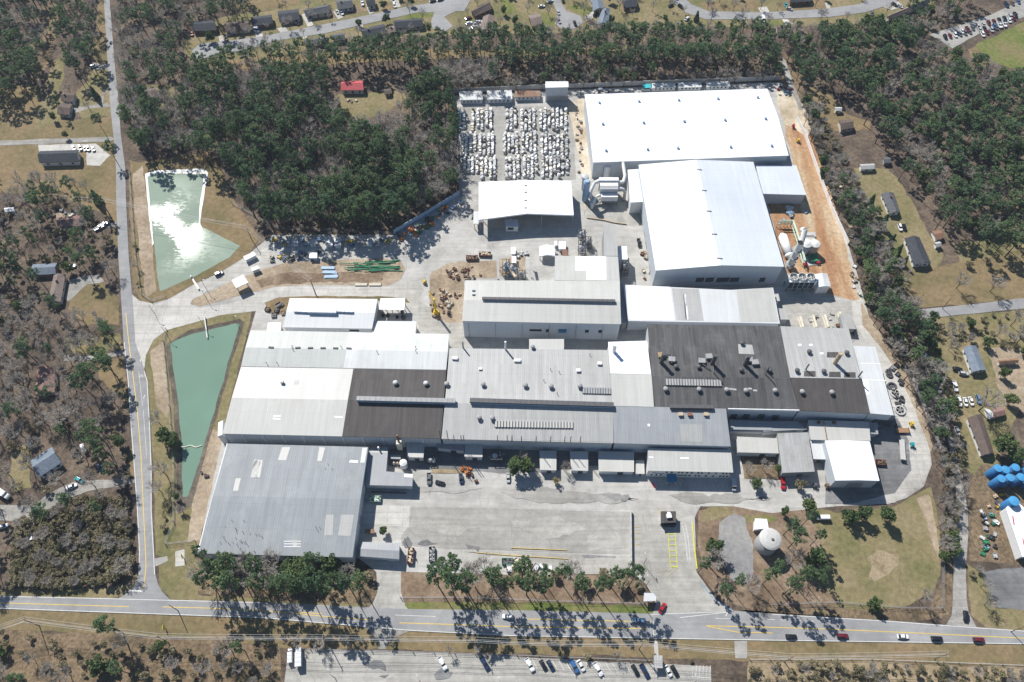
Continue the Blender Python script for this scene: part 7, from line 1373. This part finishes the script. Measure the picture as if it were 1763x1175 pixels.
def bare(seed, H=13.0, spread=4.2, dense=1.0, mat='twig', leaf=0, leafmat='shrub'):
    rr = random.Random(seed); tk, tw = [], []; fk = H*rr.uniform(.22, .34); tk.append((Vector((0, 0, 0)), Vector((rr.uniform(-.2, .2), rr.uniform(-.2, .2), fk)), .26, .19))
    base = tk[0][1]; tips = []
    nl = rr.randint(5, 7)
    for i in range(nl):
        az = i*2*math.pi/nl+rr.uniform(-.5, .5); e = base+Vector((math.cos(az), math.sin(az), 0))*spread*rr.uniform(.25, .6)+Vector((0, 0, (H-fk)*rr.uniform(.4, .68))); tk.append((base, e, .12, .07))
        for j in range(rr.randint(4, 5)):
            az2 = az+rr.gauss(0, .9); st = base+(e-base)*rr.uniform(.5, 1); e2 = st+Vector((math.cos(az2), math.sin(az2), 0))*spread*rr.uniform(.15, .5)+Vector((0, 0, (H-fk)*rr.uniform(.08, .36))); tk.append((st, e2, .06, .035))
            for k in range(int(7*dense)):
                az3 = az2+rr.gauss(0, 1.0); st3 = st+(e2-st)*rr.uniform(.35, 1); e3 = st3+Vector((math.cos(az3), math.sin(az3), 0))*rr.uniform(.5, 1.7)*spread/4.2+Vector((0, 0, rr.uniform(.1, 1.5))); tw.append((st3, e3, .06)); tips.append(e3)
                for m in range(4):
                    az4 = az3+rr.gauss(0, .9); s4 = st3+(e3-st3)*rr.uniform(.4, 1); tw.append((s4, s4+Vector((math.cos(az4)*rr.uniform(.3, .9), math.sin(az4)*rr.uniform(.3, .9), rr.uniform(-.05, .8))), .05))
    q = []
    for a, b, w_ in tw:
        d = (b-a).normalized(); s = d.cross(Vector((rr.gauss(0, .45), rr.gauss(0, .45), 1))).normalized()*w_; q.append([a-s, a+s, b+s*.5, b-s*.5])
    q = np.array([[tuple(p) for p in x] for x in q]); tn = NPR.uniform(0, 1, len(q)); me = leaf_mesh('crown', q, tn, M[mat])
    return tubes_mesh('trunk', tk, M['bark']), me
def leafy(seed, H=4.5, rad=2.4, n=420, mat='shrub', size=.62, trunk=.35, lob=9):
    rr = random.Random(seed); c = []; t = []; segs = [(Vector((0, 0, 0)), Vector((0, 0, H*trunk)), .16, .1)]
    for i in range(lob):
        az = i*2.4+rr.uniform(-.4, .4); R_ = rad*rr.uniform(.1, .72); z = H*rr.uniform(trunk+.08, .86); o = Vector((math.cos(az)*R_, math.sin(az)*R_, z)); s = rad*rr.uniform(.26, .42); segs.append((Vector((0, 0, H*trunk*.8)), o, .07, .03)); tt = rr.uniform(.15, .85)
        for k in range(n//lob):
            v = Vector((rr.gauss(0, 1), rr.gauss(0, 1), rr.gauss(0, 1))).normalized()*s*rr.uniform(.55, 1.1); c.append((o.x+v.x, o.y+v.y, max(.1, o.z+v.z*.85))); t.append(min(1, max(0, tt+rr.gauss(0, .2))))
    return tubes_mesh('trunk', segs, M['bark']), leaf_mesh('crown', rand_quads(np.array(c), size, .7), np.array(t), M[mat])
KINDS = dict(
    pine=dict(v=[pine(i, 20, 3.3+.55*(i % 3), .5+.05*(i % 3)) for i in range(8)], H=20, cz=.80, name='pine_tree', cat='pine tree'),
    bare=dict(v=[bare(40+i, 13, 4.3+.4*(i % 2)) for i in range(6)], H=13, cz=.62, name='bare_tree', cat='bare tree'),
    shrub=dict(v=[leafy(70+i, 4.2, 2.3, 460, 'shrub', .5) for i in range(7)]+[bare(90, 5, 2.4, 1.0)], H=4.2, cz=.6, name='bush', cat='bush'),
    oak=dict(v=[leafy(110+i, 9, 4.2, 1100, 'oak', .8, .28, 16) for i in range(4)], H=9, cz=.6, name='evergreen_tree', cat='evergreen tree'),
    cone=dict(v=[(tubes_mesh('trunk', [(Vector((0, 0, 0)), Vector((0, 0, 8)), .2, .04)], M['bark']), None)], H=9, cz=.45, name='cypress_tree', cat='conifer'))
def conem(seed):
    rr = random.Random(seed); c, t = [], []
    for k in range(620): f = rr.random()**1.4; R_ = 2.2*(1-f)**.8*rr.uniform(.75, 1.1); az = rr.uniform(0, 6.3); c.append((math.cos(az)*R_, math.sin(az)*R_, .4+8.6*f)); t.append(rr.uniform(0, .6))
    return leaf_mesh('crown', rand_quads(np.array(c), .8, .9), np.array(t), M['needle'])
KINDS['cone']['v'] = [(KINDS['cone']['v'][0][0], conem(i)) for i in range(2)]
PL = []      # (kind, x, y, scale, label, group, forced)
GRID = {}
EXB = [(min(p[0] for p in e), min(p[1] for p in e), max(p[0] for p in e), max(p[1] for p in e), e) for e in EXCL]
def blocked(x, y):
    for a, b, c, d, e in EXB:
        if a <= x <= c and b <= y <= d and inside((x, y), e): return True
    return False
def free(x, y, sp):
    k = int(sp)+1; cx, cy = int(x//3), int(y//3); rg = int(sp//3)+1
    for i in range(cx-rg, cx+rg+1):
        for j in range(cy-rg, cy+rg+1):
            for (u, v) in GRID.get((i, j), ()):
                if (u-x)**2+(v-y)**2 < sp*sp: return False
    return True
def put(kind, px, py, s, label, group, forced=False, base=False):
    K = KINDS[kind]; p = G(px, py, 0 if base else K['H']*s*K['cz']); PL.append((kind, p.x, p.y, s, label, group, forced, .9)); GRID.setdefault((int(p.x//3), int(p.y//3)), []).append((p.x, p.y))
def zone(where, poly, sp, mix, smin=.85, smax=1.15, fill=14, patchy=0.0, slim=1.0):
    ps = r(*poly); xs = [p[0] for p in ps]; ys = [p[1] for p in ps]; ks = list(mix)
    A = abs(area2([(v.x, v.y) for v in W(ps)]))/2; n = int(A/(sp*sp)*fill*.35)
    for _ in range(n):
        p = (RND.uniform(min(xs), max(xs)), RND.uniform(min(ys), max(ys)))
        if not inside(p, ps): continue
        g0 = G(*p); nz = noise.noise(Vector((g0.x*.022, g0.y*.022, 1.3)))*patchy
        u = RND.random()+nz; k = ks[-1]; acc = 0
        for kk in ks:
            acc += mix[kk]
            if u < acc: k = kk; break
        s = RND.uniform(smin, smax)*RND.choice([.85, 1, 1, 1.1]); K = KINDS[k]; c = G(p[0], p[1], K['H']*s*K['cz'])
        spk = sp*(.62 if k == 'shrub' else 1)
        if blocked(c.x, c.y) or not free(c.x, c.y, spk): continue
        lb = {'pine': 'tall green pine ', 'bare': 'leafless grey-brown tree ', 'shrub': 'low brownish bush ', 'oak': 'rounded dark evergreen tree ', 'cone': 'dark conical evergreen '}[k]+where
        gp = {'pine': 'pines ', 'bare': 'bare trees ', 'shrub': 'bushes ', 'oak': 'evergreens ', 'cone': 'cypresses '}[k]+where
        PL.append((k, c.x, c.y, s, lb, gp, False, slim if k == 'pine' else 1.0)); GRID.setdefault((int(c.x//3), int(c.y//3)), []).append((c.x, c.y))
# single trees first
for kind, px, py, s, lb in [
    ('pine', 147, 640, 1.25, 'tall dark pine with a leaning double trunk, left of the turning lane'), ('pine', 133, 655, 1.1, 'slightly lower pine touching the tall dark pine left of the turning lane'), ('pine', 155, 738, 1.15, 'bright green pine beside the white garden shed'), ('pine', 163, 760, 1.05, 'lower one of two bright green pines by the white garden shed'), ('pine', 172, 778, 1.0, 'small pine below the two bright green pines'),
    ('bare', 268, 722, 1.15, 'pale crowned tree leaning over the left bank of the green pond'), ('oak', 284, 748, 1.1, 'dark shaded evergreen on the left bank of the green pond'), ('oak', 298, 760, .95, 'smaller dark evergreen right beside the pond bank evergreen'), ('oak', 303, 855, .6, 'small evergreen at the lower tip of the green pond'), ('bare', 276, 808, 1.0, 'leafless tree on the strip between the road and the green pond tip'), ('bare', 268, 838, .9, 'leafless tree beside the road above the junction pad'),
    ('pine', 181, 1075, 1.05, 'lone pine on the verge south of the road, left of the yellow sign'), ('oak', 275, 1112, .7, 'bright green bushy tree south of the road junction'),
    ('oak', 886, 803, 1.15, 'broad leafy evergreen clump in front of the central hall, left half'), ('oak', 907, 800, 1.1, 'right half of the leafy evergreen clump in front of the central hall'), ('shrub', 957, 829, 1.0, 'small round green bush on the kerb between two white sheds'), ('bare', 975, 803, .6, 'thin leafless tree between the two small white sheds'), ('bare', 900, 783, .6, 'leafless bush against the wall above the leafy evergreen clump'),
    ('oak', 1303, 833, .78, 'round green tree on the pavement right of the office'), ('shrub', 1378, 834, 1.5, 'round green bush by the red pickup'), ('bare', 1290, 805, .7, 'leafless brush on the small plot right of the office'), ('bare', 1318, 800, .7, 'second leafless brush on the small plot right of the office'), ('oak', 1340, 806, .6, 'green bush against the grey ribbed shed'), ('oak', 1352, 880, .7, 'green bush below the grey ribbed shed'), ('oak', 1395, 870, .85, 'tall green bush by the white van'),
    ('oak', 1465, 888, 1.0, 'left green-topped tree at the field edge casting a large shadow'), ('oak', 1488, 884, 1.05, 'middle green-topped tree at the field edge'), ('oak', 1528, 886, 1.15, 'right pale green tree at the field edge casting a large shadow'), ('oak', 1507, 1040, .8, 'lone round evergreen by the road at the foot of the straw field'), ('bare', 1595, 1028, .9, 'leafless tree in the corner of the straw field fence'), ('oak', 1625, 958, .8, 'bright green tree on the fence line left of the side lane'), ('oak', 1640, 925, .9, 'dark evergreen on the fence line left of the side lane'),
    ('oak', 660, 913, .65, 'small tree with a yellow top at the left of the parking lot'), ('oak', 1735, 765, 1.5, 'large round dark oak right of the long brown-roofed house'), ('oak', 1750, 785, 1.2, 'second dark oak hugging the large round one'), ('bare', 1705, 690, 1.35, 'large round bare tree over the parked cars on the right'),
    ('cone', 1501, 345, 1.0, 'dark conical evergreen left of the upper charcoal bungalow'), ('oak', 1510, 362, .75, 'round dark evergreen in the row by the upper bungalow'), ('cone', 1522, 382, 1.3, 'largest conical evergreen in the row between the bungalows'), ('cone', 1535, 415, 1.15, 'conical evergreen left above the hipped roof house'), ('cone', 1546, 434, 1.25, 'conical evergreen touching the hipped roof house'), ('cone', 1558, 450, .9, 'slim conical evergreen casting a long shadow on the field'),
    ('oak', 1608, 545, .8, 'bushy tree at the right-hand road end'), ('cone', 1200, 29, .9, 'dark conical evergreen by the right estate street'), ('oak', 664, 31, .8, 'round dark tree left of the charcoal bungalow'), ('oak', 738, 48, .7, 'round dark tree right of the charcoal bungalow'), ('cone', 165, 340, 1.2, 'dark conical evergreen beside the left road'), ('cone', 162, 160, 1.1, 'slim dark evergreen on the lawn by the upper left road'), ('pine', 95, 172, .75, 'pine on the lawn left of the brown-roofed house'), ('oak', 90, 200, .75, 'green bush in front of the brown-roofed house'), ('oak', 112, 232, .6, 'dark round tree alone in the field above the church hall'), ('pine', 185, 252, .8, 'dark pine at the corner of the church lot'), ('pine', 166, 205, .85, 'pine pair member on the grass above the church lot'), ('oak', 115, 460, .9, 'dark evergreen between the outbuilding and the white car'), ('shrub', 200, 985, 1.6, 'bright green bush at the tip of the lower left thicket'), ('shrub', 182, 1000, 1.5, 'second bright green bush at the tip of the lower left thicket')]:
    put(kind, px, py, s, lb, None, True)
zone('in the big wood left of the pallet yard', (205, 150, 300, 168, 335, 118, 430, 112, 545, 112, 560, 122, 570, 160, 582, 200, 640, 212, 700, 195, 705, 150, 765, 108, 850, 105, 850, 148, 785, 156, 786, 305, 690, 380, 560, 380, 470, 374, 425, 345, 395, 285, 365, 252, 232, 246, 212, 200), 3.9, {'pine': .58, 'bare': .42}, .8, 1.25, 26, 1.1, .9)
zone('in the front row along the estate gardens', (345, 92, 460, 74, 600, 66, 720, 60, 830, 45, 900, 50, 1000, 48, 1100, 40, 1335, 42, 1340, 92, 1100, 92, 900, 95, 700, 98, 450, 110, 330, 112), 5.0, {'pine': .85, 'bare': .15}, .85, 1.05, 20)
zone('in the brush strip above the great white hall', (850, 98, 1000, 98, 1340, 92, 1345, 132, 1100, 138, 985, 144, 850, 150), 4.2, {'bare': .5, 'pine': .22, 'shrub': .28}, .55, .85, 20)
zone('in the shaded belt under the estate pines', (340, 112, 560, 104, 850, 96, 850, 106, 700, 112, 560, 116, 340, 124), 5, {'bare': .6, 'shrub': .4}, .5, .8, 14)
zone('in the wood at the top left corner', (-40, -40, 78, -40, 80, 20, 66, 80, 40, 140, -40, 165), 5.5, {'bare': .5, 'pine': .5}, .8, 1.05, 18, .6)
zone('between the top left clearing and the road', (108, -30, 172, -30, 176, 60, 160, 100, 120, 110, 100, 80, 92, 60), 5.5, {'pine': .6, 'bare': .4}, .8, 1.05, 18, .5)
zone('right of the upper road beside the estate', (194, -30, 420, -40, 420, 8, 350, 28, 312, 45, 300, 90, 320, 110, 290, 125, 215, 140, 198, 80), 5.3, {'pine': .5, 'bare': .5}, .75, 1.0, 20, .6)
zone('around the yards left of the upper road', (60, 90, 160, 110, 120, 160, 150, 180, 170, 235, 150, 240, 130, 190, 100, 150, 60, 145), 11, {'bare': .5, 'pine': .5}, .6, .85, 14)
zone('in the clearing around the mottled roof', (215, 145, 330, 140, 360, 180, 330, 205, 220, 195), 7, {'bare': .9, 'pine': .1}, .6, .9, 14)
zone('along the grove left of the first pond', (-40, 315, 60, 300, 150, 318, 190, 345, 198, 400, 205, 470, 150, 450, 60, 455, -40, 460), 5.8, {'bare': .45, 'pine': .5, 'shrub': .05}, .75, 1.05, 18, .5)
zone('in the grove at the left picture edge', (-40, 450, 50, 450, 90, 520, 120, 540, 205, 530, 214, 620, 150, 625, 200, 690, 224, 770, 226, 850, 150, 800, 100, 760, 40, 740, -40, 760), 5.8, {'bare': .68, 'pine': .22, 'oak': .05, 'shrub': .05}, .7, 1.0, 18, .4)
zone('near the slate-roofed house at the lower left', (-40, 750, 30, 740, 60, 740, 130, 790, 220, 850, 230, 890, 120, 875, -40, 900), 8, {'bare': .75, 'pine': .2, 'shrub': .05}, .7, 1.0, 14)
zone('of the lower left thicket by the junction', (30, 895, 90, 875, 150, 855, 222, 862, 232, 950, 225, 985, 150, 1008, 20, 1012, 15, 950), 3.1, {'shrub': .97, 'bare': .03}, .75, 1.05, 30)
zone('at the far left above the main road', (-40, 880, 30, 900, 40, 1000, -40, 1015), 5.5, {'bare': .6, 'pine': .4}, .7, 1.0, 16)
zone('in the scrub south of the road at the left', (-40, 1088, 380, 1108, 470, 1120, 480, 1210, -40, 1200), 5.2, {'shrub': .5, 'bare': .3, 'pine': .12, 'oak': .08}, .6, 1.0, 12)
zone('in the roadside belt below the blue-grey warehouse', (338, 948, 420, 942, 500, 958, 600, 970, 646, 985, 642, 1005, 560, 1012, 345, 1000), 4.6, {'pine': .60, 'bare': .14, 'oak': .18, 'shrub': .08}, 1.05, 1.45, 30, 0, .74)
zone('in the roadside pine row below the parking lot', (742, 962, 860, 960, 930, 982, 1095, 985, 1108, 1008, 900, 1008, 745, 1000), 4.9, {'pine': .62, 'bare': .26, 'shrub': .12}, 1.1, 1.5, 28, 0, .72)
zone('along the fence of the bottom parking lot', (500, 1098, 640, 1104, 720, 1112, 900, 1116, 1110, 1122, 1190, 1136, 1190, 1142, 1000, 1134, 640, 1118, 500, 1116), 6, {'bare': .7, 'shrub': .3}, .45, .7, 14)
zone('in the pale brush at the lower right', (1290, 1142, 1500, 1140, 1830, 1156, 1830, 1240, 1290, 1240), 3.6, {'shrub': .72, 'bare': .28}, .5, 1.0, 16)
zone('around the round concrete tank', (1206, 985, 1218, 915, 1232, 900, 1240, 985, 1300, 1000, 1310, 968, 1345, 955, 1360, 900, 1345, 880, 1385, 870, 1420, 900, 1425, 990, 1400, 1010, 1330, 1020, 1240, 1030), 5.6, {'pine': .5, 'bare': .36, 'oak': .14}, .85, 1.3, 20, 0, .72)
zone('in the hedgerow outside the white boundary wall', (1378, 160, 1412, 190, 1446, 250, 1490, 340, 1528, 420, 1568, 500, 1602, 570, 1636, 660, 1658, 760, 1664, 850, 1660, 900, 1638, 960, 1622, 930, 1622, 860, 1614, 770, 1590, 700, 1556, 630, 1520, 560, 1490, 490, 1468, 420, 1440, 350, 1410, 270), 3.3, {'shrub': .26, 'bare': .40, 'oak': .24, 'pine': .1}, .65, 1.0, 44, .5)
zone('along the right side of the side lane', (1470, 320, 1500, 330, 1560, 440, 1600, 540, 1640, 640, 1670, 720, 1690, 830, 1672, 960, 1664, 830, 1640, 700, 1590, 580, 1540, 480), 9, {'bare': .6, 'shrub': .3, 'oak': .1}, .5, .8, 12)
zone('in the large wood at the upper right', (1345, 45, 1560, 30, 1640, 8, 1650, 20, 1590, 55, 1600, 75, 1690, 95, 1720, 125, 1830, 120, 1830, 415, 1700, 400, 1640, 375, 1600, 320, 1565, 285, 1530, 235, 1508, 180, 1480, 132, 1400, 132, 1350, 88), 5.0, {'pine': .55, 'oak': .22, 'bare': .23}, .75, 1.1, 22, .6)
zone('in the bare copse at the right', (1600, 290, 1700, 270, 1830, 290, 1830, 395, 1650, 385), 5, {'bare': .9, 'oak': .1}, .8, 1.1, 14)
zone('along the slanting estate street at the top right', (1560, 10, 1640, -30, 1700, -30, 1640, 15, 1590, 45), 5, {'pine': .8, 'bare': .2}, .7, .95, 14)
zone('in the scrub below the right-hand road', (1590, 552, 1700, 540, 1830, 530, 1830, 620, 1690, 590, 1640, 600), 5, {'shrub': .5, 'bare': .4, 'oak': .1}, .6, .95, 12)
zone('scattered over the yards on the right', (1680, 660, 1830, 600, 1830, 760, 1720, 780), 13, {'bare': .8, 'oak': .2}, .7, 1.1, 8)
zone('on the right-hand mown field', (1600, 400, 1830, 400, 1830, 500, 1700, 500, 1620, 470), 13, {'bare': .8, 'shrub': .2}, .6, 1.0, 8)
zone('in the estate gardens', (330, 78, 350, 36, 460, -10, 900, -30, 1300, -30, 1620, -30, 1600, 20, 1400, 44, 1100, 40, 900, 46, 700, 58, 460, 70), 10, {'bare': .8, 'oak': .2}, .5, .85, 10)
zone('in the clearing around the red metal roof', (560, 120, 700, 115, 700, 195, 600, 205), 7, {'bare': .5, 'oak': .3, 'pine': .2}, .6, .9, 10)
zone('on the bank by the green pond', (262, 860, 318, 870, 320, 930, 285, 930, 268, 900), 7, {'bare': .6, 'shrub': .4}, .5, .8, 10)
zone('on the verge between the left road and the first pond', (222, 380, 236, 430, 240, 500, 228, 480), 6, {'bare': .5, 'shrub': .5}, .5, .7, 10)
zone('beside the scrapyard of the blue silos', (1668, 960, 1700, 990, 1712, 1040, 1680, 1030), 5, {'bare': .5, 'shrub': .5}, .5, .7, 10)
# nearest 300 of a kind stand as trees, the rest of that kind is one mass
def seen(x, y, z):
    d = y*CP+(CAM_H-z)*SP; u = y*SP-(CAM_H-z)*CP; px, py = 881.5+FPX*x/d, 587.5-FPX*u/d
    return -15 < px < 1778 and -15 < py < 1190
by = {}
for p in PL: by.setdefault(p[0], []).append(p)
LIM = 290
for kind, ps in by.items():
    K = KINDS[kind]
    ps.sort(key=lambda p: (not p[6], not seen(p[1], p[2], K['H']*p[3]*K['cz']), p[1]**2+p[2]**2))
    rest = []
    for i, (k, x, y, s, lb, gp, fc, sl) in enumerate(ps):
        tk, cr = RND.choice(K['v']); vis = seen(x, y, K['H']*s*K['cz'])
        sx = s*sl*RND.uniform(.85, 1.12); rz = RND.uniform(0, 6.28)
        if i < LIM and vis:
            t = empty(K['name'], (x, y, 0), lb, K['cat'], gp, rz); t.scale = (sx, sx, s)
            for nm, m in (('trunk', tk), ('crown', cr)): o = bpy.data.objects.new(nm, m); COL.objects.link(o); o.parent = t
        else:
            mx = Matrix.Translation((x, y, 0)) @ Matrix.Rotation(rz, 4, 'Z') @ Matrix.Diagonal((sx, sx, s, 1)); rest += [(tk, mx), (cr, mx)]
    if rest:
        ms = []
        for m, _ in rest:
            if m.materials[0] not in ms: ms.append(m.materials[0])
        merge({'pine': 'pine_wood', 'bare': 'bare_wood', 'shrub': 'scrub', 'oak': 'evergreen_wood', 'cone': 'cypress_wood'}[kind], rest, ms, {'pine': 'mass of farther green pines in the woods round the plant', 'bare': 'mass of farther leafless trees in the woods', 'shrub': 'mass of brownish undergrowth and brush', 'oak': 'mass of dark evergreens in the upper right wood', 'cone': 'dark conifers'}[kind], 'woodland')
print('TREES', {k: len(v) for k, v in by.items()})

# ---------------------------------------------------------------- thin haze volume, added to lift the dark shadows
hm = bpy.data.materials.new('fill_haze_air'); hm.use_nodes = True; nt = hm.node_tree; nt.nodes.clear(); ou = nt.nodes.new('ShaderNodeOutputMaterial'); pv = nt.nodes.new('ShaderNodeVolumePrincipled')
pv.inputs['Color'].default_value = (.72, .85, 1, 1); pv.inputs['Density'].default_value = FILL_HAZE; pv.inputs['Anisotropy'].default_value = .1; nt.links.new(pv.outputs[0], ou.inputs['Volume'])
o = MB().box(0, 800, -1.0, 3260, 3660, 350).build('fill_haze', hm); tag(o, 'thin bluish haze lying over the plant and the woods', 'fill_haze', None, 'stuff')
